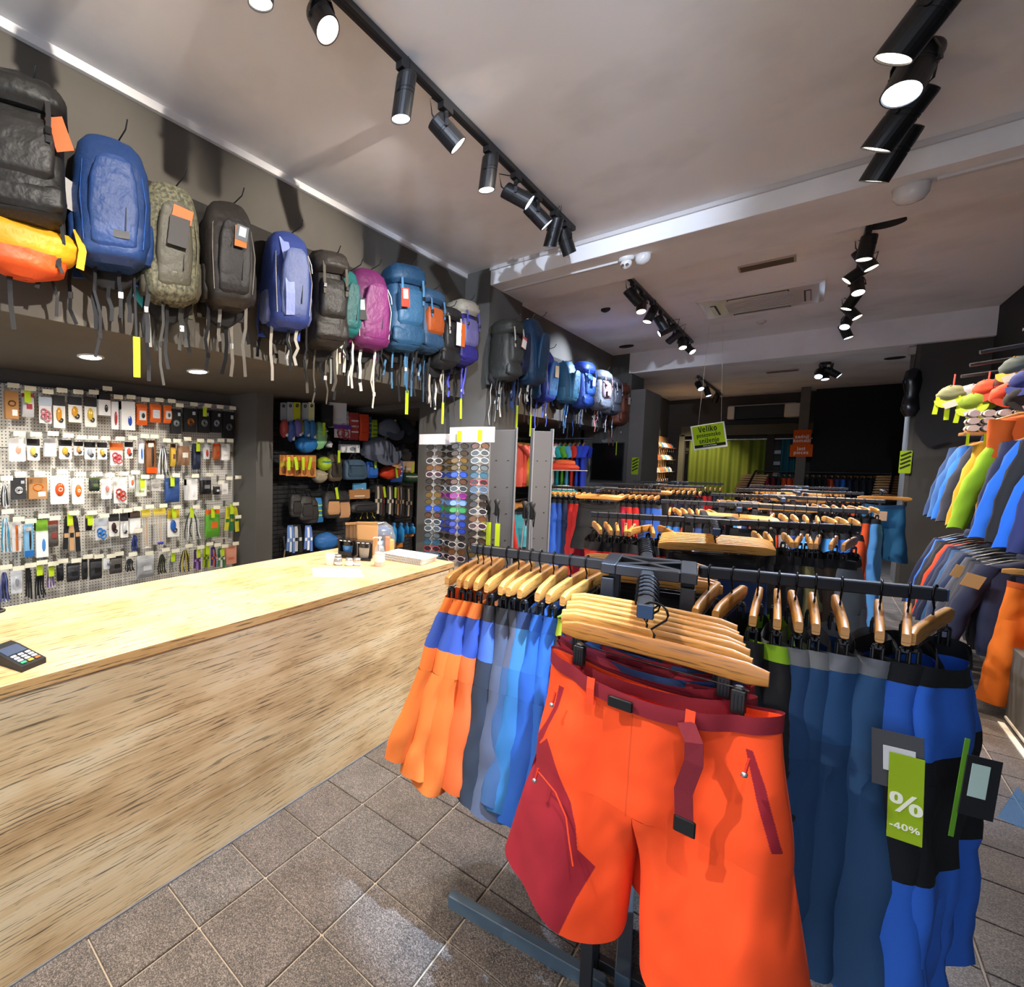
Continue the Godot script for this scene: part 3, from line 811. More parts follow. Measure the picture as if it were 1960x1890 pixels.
const PLACE := ["outermost", "second from its end", "third from its end", "fourth from its end", "fifth from its end", "sixth from its end", "seventh from its end", "eighth from its end", "ninth from its end", "tenth from its end", "beside the frame"]

func racks() -> void:
	var h := 1.325
	# rack 1, nearest
	var A := Vector3(-0.762, h, -1.576); var B := Vector3(-0.385, h, -1.628)
	var c := Vector3(-0.288, 0, -1.652)
	rack("nearest dark grey four-way clothes rack with crossed top frame and the red shorts", c, 0.13, [[B, A], [Vector3(-0.19, h, -1.73), Vector3(0.225, h, -1.866)], [Vector3(-0.275, h, -1.56), Vector3(-0.206, h, -1.172)], [Vector3(-0.31, h, -1.75), Vector3(-0.4, h, -2.2)]],
		[[Vector3(-0.33, 0.026, -1.65), Vector3(-0.80, 0.026, -1.572)], [Vector3(-0.24, 0.026, -1.66), Vector3(0.2, 0.026, -1.78)], [Vector3(-0.27, 0.026, -1.6), Vector3(-0.2, 0.026, -1.2)], [Vector3(-0.3, 0.026, -1.7), Vector3(-0.38, 0.026, -2.15)]])
	var lx := [-0.755, -0.743, -0.725, -0.7, -0.651, -0.616, -0.58, -0.554, -0.517, -0.472, -0.431]
	var la := [10, 11, 12, 13, 8, 9, 5, 6, 8, 3, 1]
	var lc := [["orange shorts with blue yoke", "e8752a", "3450a0", "e8752a"], ["orange and blue colour-block shorts", "e8752a", "3450a0", "ec7c30"], ["orange shorts with wide blue yoke and cream lining", "e8752a", "3a55a8", "ea7328"], ["bright orange shorts with blue hip panel", "ea7a34", "2f4a98", "e5672a"], ["dark navy shorts with a royal blue yoke", "3a3d42", "4466bb", "2d3542"], ["slate grey shorts with black waistband", "2b2c30", "4a5266", "565e72"], ["dusty purple-grey shorts", "35363c", "565868", "3c5c84"], ["light steel-blue shorts with navy waistband", "2b3f66", "3b78ac", "3272a8"], ["bright royal blue shorts", "2560b4", "2560b4", "2259ac"], ["blue shorts with darker waistband", "2459a8", "2764b8", "2660b0"], ["lime and dark shorts beside the rack frame", "a8b82c", "33373d", "33373d"]]
	for i in 11:
		var yw := deg_to_rad(la[i] - 90.0)
		var x: float = lx[i] + (-0.02 if i == 0 else 0.0)
		var at := Vector3(x, h, -1.576 - (x + 0.762) * 0.138)
		hang(at, yw, 0.215, "honey-coloured wooden hanger, left arm of the nearest rack, " + PLACE[i], "hangers on the nearest rack", "shorts", lc[i][0] + " on the nearest rack's left arm", "shorts on the nearest rack left arm", [[0.05, lc[i][1], "waistband"], [0.17, lc[i][2], "yoke"], [0.6 + (i % 3) * 0.02, lc[i][3], "seat"]], {"w": 0.38, "hemd": 0.05 + 0.008 * (i % 3), "wd": 0.022 + 0.006 * (i % 2), "spread": 0.02, "lean": [0.24, 0.19, 0.15, 0.10, 0.08, 0.07, 0.05, 0.05, 0.04, 0.02, 0.0][i], "hem": 0.1, "hip": 0.42})
	# right arm
	var rx := [-0.169, -0.123, -0.075, -0.038, -0.007, 0.026, 0.069, 0.132, 0.175, 0.212]
	var ra := [-1, -4, 1, 2, 3, 1, 1, -3, -5, -14]
	var rc := [["black trousers", "1b1c1f", "1b1c20", "1b1c20"], ["dark blue trousers", "1d2a44", "23395f", "1f3559"], ["black trousers with blue edges", "16171a", "1a1d24", "1a1d24"], ["black shorts with a lime waistband", "9ed02a", "17181b", "1a1b1e"], ["petrol-blue trousers with a grey waistband", "7d7f80", "1f4570", "1f4570"], ["dark blue trousers with pale grey waistband", "8b8c8a", "234c78", "1d4269"], ["navy blue trousers with grey waistband", "85878a", "24507f", "20466e"], ["steel-blue trousers with a grey band and black side", "77797c", "2b5580", "2a5078"], ["black and blue winter trousers with a black waistband", "101114", "2a62c4", "14161b"], ["black and bright blue ski trousers at the outer end", "0f1013", "2f6fdc", "101115"]]
	for i in 10:
		var yw := deg_to_rad(ra[i] - 90.0)
		var at := Vector3(rx[i], h, -1.73 - (rx[i] + 0.19) * 0.328)
		var L := 0.74 if i > 3 else 0.62
		var bands := [[0.04, rc[i][1], "waistband"], [0.2, rc[i][2], "seat"], [L, rc[i][3], "leg"]]
		if i >= 8: bands = [[0.045, rc[i][1], "waistband"], [0.2, rc[i][2], "seat"], [0.46, rc[i][3], "knee_panel"], [0.78, "2f6fdc", "leg"]]
		var t := hang(at, yw, 0.19, "wooden clip hanger on the right arm of the nearest rack, " + ("outermost by the aisle" if i == 9 else PLACE[9 - i]), "hangers on the nearest rack", "trousers", rc[i][0] + " on the nearest rack's right arm", "trousers on the nearest rack right arm", bands, {"w": 0.33, "hemd": 0.062 if i < 7 else 0.075, "wd": 0.03 + (0.02 if i > 7 else 0.0), "hem": 0.11, "hip": 0.4, "spread": 0.025, "cloth": "fabric"})
		if i == 9: ski_tags(t)
	# back arm, hangers seen from behind
	for i in 8:
		var f := i / 7.0
		var at := Vector3(lerpf(-0.33, -0.395, f), h, lerpf(-1.86, -2.17, f))
		hang(at, 0.2 + 0.04 * (i % 3), 0.18, "wooden hanger on the rear arm of the nearest rack, behind the crossed frame, " + ORD[i] + " back", "hangers on the nearest rack", "shorts", ["dark grey", "blue", "black", "navy", "light blue", "dark blue", "charcoal", "blue-grey"][i] + " shorts on the rear arm of the nearest rack", "shorts on the nearest rack rear arm", [[0.04, "1a1c22", "waistband"], [0.5, ["34363b", "2c62b0", "191a1d", "223150", "5a92c8", "24447a", "2c2d31", "46566e"][i], "seat"]], {"w": 0.33})
	# front arm: behind the red shorts
	var fc := [["orange-red", "7d1424", "f0401a"], ["orange-red", "8a1626", "ee3f1c"], ["blue", "1f3a66", "2f78c8"], ["red", "74101c", "d8321c"], ["orange-red", "801526", "ec421e"], ["dark blue", "1d2c4a", "27508c"]]
	for i in 6:
		var f := (i + 1) / 7.0
		var at := Vector3(lerpf(-0.208, -0.262, f), h, lerpf(-1.2, -1.5, f))
		hang(at, -0.057 + (0.05 if i % 2 else -0.03), 0.165, "wooden hanger in the front stack over the red shorts, " + ORD[i + 1] + " from the viewer", "hangers on the nearest rack", "shorts", fc[i][0] + " shorts behind the red front pair on the nearest rack, " + ORD[i] + " behind it", "shorts on the nearest rack front arm", [[0.034, fc[i][1], "waistband"], [0.5, fc[i][2], "seat"]], {"w": 0.35, "hip": 0.38, "hemd": 0.05, "sag": 0.025, "wd": 0.03, "spread": 0.01})
	# rack 2
	c = Vector3(-0.335, 0, -3.3)
	rack("second four-way clothes rack, with red shorts left and khaki trousers right", c, 0.2, [[Vector3(-0.43, h, -3.27), Vector3(-0.83, h, -3.15)], [Vector3(-0.24, h, -3.335), Vector3(0.17, h, -3.478)], [Vector3(-0.31, h, -3.2), Vector3(-0.258, h, -2.78)], [Vector3(-0.36, h, -3.4), Vector3(-0.42, h, -3.8)]], [[Vector3(-0.4, 0.026, -3.28), Vector3(-0.83, 0.026, -3.15)], [Vector3(-0.27, 0.026, -3.32), Vector3(0.17, 0.026, -3.478)], [Vector3(-0.32, 0.026, -3.2), Vector3(-0.25, 0.026, -2.78)]])
	var x2 := [-0.801, -0.751, -0.71, -0.672, -0.643, -0.612, -0.56, -0.5]
	for i in 8:
		hang(Vector3(x2[i], h, -3.15 - (x2[i] + 0.83) * 0.3), deg_to_rad([20, 18, 14, 12, 8, -5, 12, 20][i] - 90.0), 0.19, "hanger with red shorts, left arm of the second rack, " + PLACE[i], "hangers on the second rack", "shorts", "black-belted red shorts, left arm of the second rack, " + PLACE[i], "red shorts on the second rack", [[0.05, "17171a", "waistband"], [0.5, ["d8301c", "cf2c1c", "c92a1a", "d8301c"][i % 4], "seat"]], {"w": 0.34, "hemd": 0.07, "n": 20})
	var r2 := [["black", "17181b"], ["black", "1b1b1e"], ["charcoal", "26272a"], ["dark grey", "303236"], ["khaki", "7e7a50"], ["dark brown", "37291f"], ["brown", "4a3a2c"], ["grey", "8f959a"]]
	var x3 := [-0.159, -0.122, -0.056, -0.018, 0.016, 0.044, 0.095, 0.145]
	for i in 8:
		hang(Vector3(x3[i], h, -3.335 - (x3[i] + 0.24) * 0.349), deg_to_rad([8, 6, 6, -2, 2, -2, -4, -8][i] - 90.0), 0.19, "wooden hanger on the right arm of the second rack, " + PLACE[7 - i], "hangers on the second rack", "trousers", r2[i][0] + " trousers, right arm of the second rack, " + PLACE[7 - i], "trousers on the second rack", [[0.04, "1a1a1c", "waistband"], [0.85, r2[i][1], "seat"]], {"w": 0.34, "hemd": 0.055, "n": 20})
	var f2 := ["dark blue", "orange", "black", "bright blue", "grey", "black", "orange"]
	for i in 7:
		var f := i / 6.0
		hang(Vector3(lerpf(-0.262, -0.3, f), h, lerpf(-2.80, -3.14, f)), 0.42 - 0.03 * i, 0.2, "honey-coloured hanger stacked on the front arm of the second rack, " + (ORD[i] + " from the front"), "hangers on the second rack", "shorts", f2[i] + " shorts stacked on the front arm of the second rack, " + ORD[i] + " from the front", "shorts on the second rack front arm", [[0.04, "1b1c20", "waistband"], [0.5, ["243a66", "dd5a24", "17181b", "2a78d0", "6c7076", "1c1d20", "d8562a"][i], "seat"]], {"w": 0.34, "hemd": 0.045, "n": 20})
	# racks 3 and 4 farther back
	far_rack("third four-way rack, with pale blue shorts", Vector3(-0.33, 0, -4.72), -0.76, 0.26, ["3f8fd8", "2c6cc0", "d8501f", "b8bcc0", "26447c", "5aa0dc", "1d1e22"], "third")
	far_rack("fourth four-way rack, with grey and blue trousers by the aisle", Vector3(-0.17, 0, -6.15), -0.62, 0.42, ["7d8086", "e0521f", "4f8fc8", "c9ccd0", "27406e", "d84a20", "2a2b2f"], "fourth")
	far_rack("fifth rack seen as a thin dark rail across the middle of the shop", Vector3(-0.1, 0, -7.6), -0.55, 0.38, ["c8502a", "d0552a", "3b7cc0", "c8cbd0", "5c2430", "d8d8d8", "2f2f33"], "fifth")
	far_rack("sixth rack, thin rail just before the wall of trousers", Vector3(-0.1, 0, -8.9), -0.52, 0.32, ["3c3c40", "8a1f2a", "c7502a", "2f64a8", "202225", "7a7d82", "38406a"], "sixth")

func far_rack(label: String, c: Vector3, xl: float, xr: float, cols: Array, which: String) -> void:
	var h := 1.325
	rack(label, c, 0.06, [[c + Vector3(-0.1, h, 0.0), Vector3(xl, h, c.z + 0.06)], [c + Vector3(0.1, h, -0.02), Vector3(xr, h, c.z - 0.04)], [c + Vector3(0, h, 0.1), c + Vector3(0.04, h, 0.5)]], [[c + Vector3(-0.06, 0.026, 0), Vector3(xl, 0.026, c.z + 0.06)], [c + Vector3(0.06, 0.026, 0), Vector3(xr, 0.026, c.z - 0.04)], [c + Vector3(0, 0.026, 0.06), c + Vector3(0.04, 0.026, 0.5)]])
	var num := {"3f8fd8": "blue", "2c6cc0": "dark blue", "d8501f": "orange", "b8bcc0": "pale grey", "26447c": "navy", "5aa0dc": "light blue", "1d1e22": "black", "7d8086": "grey", "e0521f": "orange", "4f8fc8": "sky blue", "c9ccd0": "off-white", "27406e": "navy", "d84a20": "red-orange", "2a2b2f": "charcoal", "c8502a": "rust", "d0552a": "orange", "3b7cc0": "blue", "c8cbd0": "pale grey", "5c2430": "maroon", "d8d8d8": "white", "2f2f33": "charcoal", "3c3c40": "charcoal", "8a1f2a": "dark red", "c7502a": "orange", "2f64a8": "blue", "202225": "black", "7a7d82": "grey", "38406a": "indigo"}
	for side in 3:
		var m: int = [7, 8, 5][side]
		for i in m:
			var f := (i + 0.6) / m
			var at: Vector3 = [Vector3(lerpf(xl + 0.03, c.x - 0.12, f), h, c.z + 0.055 * (1.0 - f)), Vector3(lerpf(c.x + 0.14, xr - 0.03, f), h, c.z - 0.02 - 0.02 * f), c + Vector3(0.012 + 0.028 * f, h, 0.14 + 0.34 * f)][side]
			var col: String = cols[(i + side * 2) % 7] if side < 2 else cols[(i * 3 + 1) % 7]
			hang(at, deg_to_rad([12.0, 4.0, 82.0][side] - 90.0 + (i * 7) % 9 - 4.0 + 0.0) if side < 2 else -0.1 + 0.03 * i, 0.19, "wooden hanger on the " + which + " rack, " + ["left", "right", "front"][side] + " arm, " + ORD[i] + " from the " + ["outer end", "frame", "frame"][side], "hangers on the " + which + " rack", "shorts" if side != 1 else "trousers", num[col] + [" shorts", " trousers", " shorts"][side] + " on the " + which + " rack, " + ["left", "right", "front"][side] + " arm, " + ORD[i] + " from " + ["outer end", "frame", "frame"][side], "clothes on the " + which + " rack", [[0.04, "1b1c20", "waistband"], [[0.5, 0.85, 0.5][side], col, "seat"]], {"w": 0.34, "hemd": 0.05, "n": 16})

# swing tags of the outermost ski trousers: grey card with a lime % strip, and a dark card with a clear label
func ski_tags(o: Node3D) -> void:
	var inv := o.transform.affine_inverse()
	var W := func(v: Vector3) -> Vector3: return inv * v
	var yw := -o.rotation.y
	var s := ST()
	box(s, Vector3.ZERO, Vector3(0.068, 0.115, 0.0016), 0.0005, inv * Transform3D(Basis.from_euler(Vector3(-0.1, 0.05, 0.05)), Vector3(0.155, 1.012, -1.585)))
	part(o, "swing_tag", s, mat("3b3d41"))
	s = ST(); box(s, Vector3.ZERO, Vector3(0.042, 0.05, 0.0016), 0.0005, inv * Transform3D(Basis.from_euler(Vector3(-0.1, 0.05, 0.05)), Vector3(0.157, 1.015, -1.582))); part(o, "price_label", s, mat("c9ccd0"))
	var T := Transform3D(Basis.from_euler(Vector3(-0.12, 0.05, 0.02)), Vector3(0.168, 0.945, -1.57))
	s = ST(); box(s, Vector3.ZERO, Vector3(0.045, 0.172, 0.0014), 0.0004, inv * T); var strip := part(o, "sale_strip", s, mat("8fae14", "matt"))
	for q in [["%", 0.052, -0.012], ["-40%", 0.017, -0.058]]:
		var m := MeshInstance3D.new()
		m.name = "lettering"; m.mesh = text_mesh(q[0], q[1]); m.material_override = mat("e8ecd8", "matt")
		strip.add_child(m, true)
		m.transform = inv * T * Transform3D(Basis(), Vector3(0, q[2], 0.0012))
	T = Transform3D(Basis.from_euler(Vector3(-0.1, 0.5, -0.12)), Vector3(0.262, 0.985, -1.64))
	s = ST(); box(s, Vector3.ZERO, Vector3(0.05, 0.12, 0.0016), 0.0005, inv * T); part(o, "swing_tag", s, mat("16181b"))
	s = ST(); box(s, Vector3(-0.004, 0.012, 0.001), Vector3(0.026, 0.066, 0.001), 0.0003, inv * T); part(o, "price_label", s, mat("b9d2c6"))
	s = ST(); box(s, Vector3(-0.027, -0.01, -0.002), Vector3(0.008, 0.2, 0.001), 0.0003, inv * T); part(o, "sale_strip", s, mat("5f9a1e"))
	s = ST(); plate(s, PackedVector2Array([Vector2(0, -0.05), Vector2(0.075, -0.075), Vector2(0.02, 0.02)]), 0.001, inv * Transform3D(Basis.from_euler(Vector3(0, 0.3, 0)), Vector3(0.285, 0.985, -1.645))); part(o, "blue_film_tag", s, mat("5aa5d8", "film"))

# the red shorts at the very front
func front_shorts() -> void:
	var at := Vector3(-0.192, 1.325, -1.178)
	hanger(at, -0.057, 0.165, "front pale wooden clip hanger holding the red shorts, nearest to the viewer", "hangers on the nearest rack", "e6d8c4")
	# cloth print: orange-red with dark red side panels, drawn flat as the pattern is cut
	var im := Image.create(512, 512, false, Image.FORMAT_RGB8)
	var polys := [PackedVector2Array([Vector2(-0.5, -0.41), Vector2(-0.195, -0.357), Vector2(-0.174, -0.328), Vector2(-0.15, -0.36), Vector2(-0.128, -0.395), Vector2(-0.108, -0.425), Vector2(-0.095, -0.47), Vector2(-0.089, -0.515), Vector2(-0.06, -0.545), Vector2(-0.085, -0.62), Vector2(-0.12, -0.75), Vector2(-0.5, -0.75)]),
		PackedVector2Array([Vector2(-0.158, -0.2), Vector2(-0.146, -0.2), Vector2(-0.155, -0.25), Vector2(-0.175, -0.3), Vector2(-0.186, -0.335), Vector2(-0.205, -0.37), Vector2(-0.22, -0.37), Vector2(-0.185, -0.3), Vector2(-0.165, -0.25)]),
		PackedVector2Array([Vector2(0.146, -0.195), Vector2(0.155, -0.195), Vector2(0.175, -0.25), Vector2(0.2, -0.35), Vector2(0.188, -0.35), Vector2(0.165, -0.27)]),
		PackedVector2Array([Vector2(0.194, -0.225), Vector2(0.2, -0.222), Vector2(0.212, -0.275), Vector2(0.208, -0.285), Vector2(0.2, -0.265)])]
	for y in 512:
		for x in 512:
			var p := Vector2(x / 511.0 * 0.6 - 0.3, -y / 511.0 * 0.62 - 0.1)
			var c := Color("ee4a12")
			for q in polys:
				if Geometry2D.is_point_in_polygon(p, q):
					c = Color("8e0f22")
					break
			if absf(p.x + 0.012) < 0.0011 and p.y > -0.4: c = c.darkened(0.14)
			im.set_pixel(x, y, c)
	var m: StandardMaterial3D = mat("ffffff", "fabric").duplicate()
	m.uv1_triplanar = false; m.uv1_scale = Vector3.ONE; m.albedo_texture = tex(im); m.normal_enabled = false
	var o := thing("shorts", "large orange-red shorts with dark red side panels and belt, front of the nearest rack", "shorts", "", at, -0.057)
	var n := 96
	var nz := FastNoiseLite.new(); nz.seed = 40; nz.frequency = 4.0; nz.fractal_octaves = 3
	var cr := 0.262
	# seat and two flared legs; the waist sags between the clips
	for piece in 3:
		var q: float = [0.0, -1.0, 1.0][piece]
		var rs := []
		var m2 := 16 if piece == 0 else 20
		for i in m2 + 1:
			var f := float(i) / m2
			var t: float = f * cr if piece == 0 else cr + f * ((0.53 if q < 0 else 0.575) - cr)
			var g: float = 0.0 if piece == 0 else f
			var e := smoothstep(0.0, 1.0, f) if piece == 0 else 1.0
			var W: float = lerpf(0.185, 0.212, e) if piece == 0 else lerpf(0.106, 0.122, g)
			var D: float = lerpf(0.034, 0.062, e) if piece == 0 else lerpf(0.062, 0.088, g)
			var cx: float = 0.0 if piece == 0 else q * 0.106 + (-0.035 * g if q < 0 else 0.03 * g)
			var rg := PackedVector3Array()
			for j in n:
				var an := TAU * j / n
				var x := signf(cos(an)) * pow(absf(cos(an)), 0.85) * W; var z := signf(sin(an)) * pow(absf(sin(an)), 0.8) * D
				var X := cx + x
				if piece > 0: z = lerpf(seat_z(X, 0.212, 0.062, 0.85, 0.8) * signf(sin(an) + 1e-6), z, smoothstep(0.0, 0.45, g))
				var fr := 1.0 if sin(an) > 0 else 0.4
				# soft hanging folds: gathered under the clips, opening towards the hem
				var k := clampf(t / 0.12, 0.15, 1.0)
				z += fr * k * (0.011 * sin(X * 42.0 + 0.6) + 0.007 * sin(X * 23.0 + t * 6.0 + 2.0) + 0.010 * nz.get_noise_3d(X * 2.0, t * 1.2, 0.0))
				var b := absf(absf(X) - 0.128)
				z -= fr * 0.012 * exp(-b * b / 0.0004) * clampf(1.0 - t / 0.14, 0.0, 1.0)
				var sg := 0.032 * (1.0 - X * X / 0.0342) if absf(X) < 0.185 else 0.0
				sg *= clampf(1.0 - t / 0.2, 0.0, 1.0)
				if sin(an) > 0: z += sg * 0.8
				var up := 0.0
				if piece > 0: up = g * (0.02 * sin(X * 30.0 + 1.0) * 0.5 + (-0.03 * sin(an) if q > 0 else -0.035 * sin(an) + 0.03 * cos(an) * -1.0))
				rg.append(Vector3(X, -0.132 - t - sg + up, z))
			rs.append(rg)
		var s := ST()
		s.set_smooth_group(0)
		for i in rs.size() - 1:
			for j in n:
				var k := (j + 1) % n
				var v := [rs[i][j], rs[i + 1][j], rs[i + 1][k], rs[i][k]]
				for tr in [[0, 2, 1], [0, 3, 2]]:
					for id in tr:
						s.set_uv(Vector2((v[id].x + 0.3) / 0.6, (-v[id].y - 0.1) / 0.62)); s.add_vertex(v[id])
		part(o, ["seat", "leg", "leg"][piece], s, m)
	# waistband with belt
	var s := ST()
	var rs := []
	for i in 4:
		var rg := PackedVector3Array()
		for j in n:
			var an := TAU * j / n
			var x := signf(cos(an)) * pow(absf(cos(an)), 0.85) * 0.187; var z := signf(sin(an)) * pow(absf(sin(an)), 0.8) * 0.038
			var fr := 1.0 if sin(an) > 0 else 0.4
			z += fr * 0.15 * (0.011 * sin(x * 42.0 + 0.6))
			var b := absf(absf(x) - 0.128)
			z -= fr * 0.012 * exp(-b * b / 0.0004)
			var sg := 0.032 * (1.0 - x * x / 0.0352)
			if sin(an) > 0: z += sg * 0.8
			rg.append(Vector3(x, -0.126 - i * 0.0105 - sg, z * (1.0 if i else 0.97)))
		rs.append(rg)
	loft(s, rs, false); part(o, "waistband", s, mat("7c1022", "fabric"))
	var Z := func(x: float) -> float: return pow(maxf(1.0 - pow(absf(x) / 0.187, 2.35), 0.0), 0.4) * 0.038 + 0.026 * (1.0 - x * x / 0.0352) + 0.004
	var Yb := func(x: float) -> float: return -0.143 - 0.032 * (1.0 - x * x / 0.0352)
	for x in [-0.085, 0.075]:
		s = ST(); strap(s, [Vector3(x, Yb.call(x) + 0.022, Z.call(x)), Vector3(x, Yb.call(x), Z.call(x) + 0.003), Vector3(x, Yb.call(x) - 0.034, Z.call(x))], Vector3.RIGHT, 0.014, 0.002); part(o, "belt_loop", s, mat("f0481e", "fabric"))
	s = ST(); box(s, Vector3(-0.03, Yb.call(-0.03) - 0.002, Z.call(-0.03) + 0.004), Vector3(0.042, 0.022, 0.007), 0.003, Transform3D(Basis(), Vector3.ZERO)); part(o, "belt_buckle", s, mat("19191b", "gloss"))
	s = ST(); strap(s, [Vector3(0.07, Yb.call(0.07), Z.call(0.07) + 0.004), Vector3(0.086, -0.195, 0.085), Vector3(0.088, -0.23, 0.088), Vector3(0.076, -0.29, 0.085), Vector3(0.08, -0.345, 0.086)], Vector3.RIGHT, 0.026, 0.0022); part(o, "belt_tail", s, mat("6e0f20", "fabric"))
	s = ST(); box(s, Vector3(0.081, -0.352, 0.087), Vector3(0.031, 0.03, 0.006), 0.002, Transform3D(Basis(Vector3(0, 0, 1), 0.0), Vector3.ZERO)); part(o, "belt_end", s, mat("151517", "gloss"))
	for q in [[Vector3(-0.152, -0.215, 0.062), "zip_pull"], [Vector3(-0.172, -0.39, 0.082), "zip_pull"], [Vector3(0.153, -0.21, 0.062), "zip_pull"]]:
		s = ST(); tube(s, [q[0] + Vector3(0.001, 0.012, 0), q[0] + Vector3(-0.002, -0.012, 0.004)], 0.0022, 6); var cord := part(o, q[1], s, mat("c92a14"))
		s = ST(); lathe(s, [[0.001, -0.004], [0.0045, -0.003], [0.0045, 0.003], [0.001, 0.004]], 12, Transform3D(Basis(Vector3.RIGHT, PI / 2), q[0] + Vector3(-0.003, -0.016, 0.006))); part(cord, "bead", s, mat("c8ccd2", "metal"))
	s = ST(); tube(s, [Vector3(-0.17, -0.385, 0.084), Vector3(-0.133, -0.41, 0.086), Vector3(-0.108, -0.45, 0.09), Vector3(-0.098, -0.5, 0.094), Vector3(-0.088, -0.54, 0.098)], 0.0018, 5); part(o, "piping", s, mat("f0481e", "fabric"))

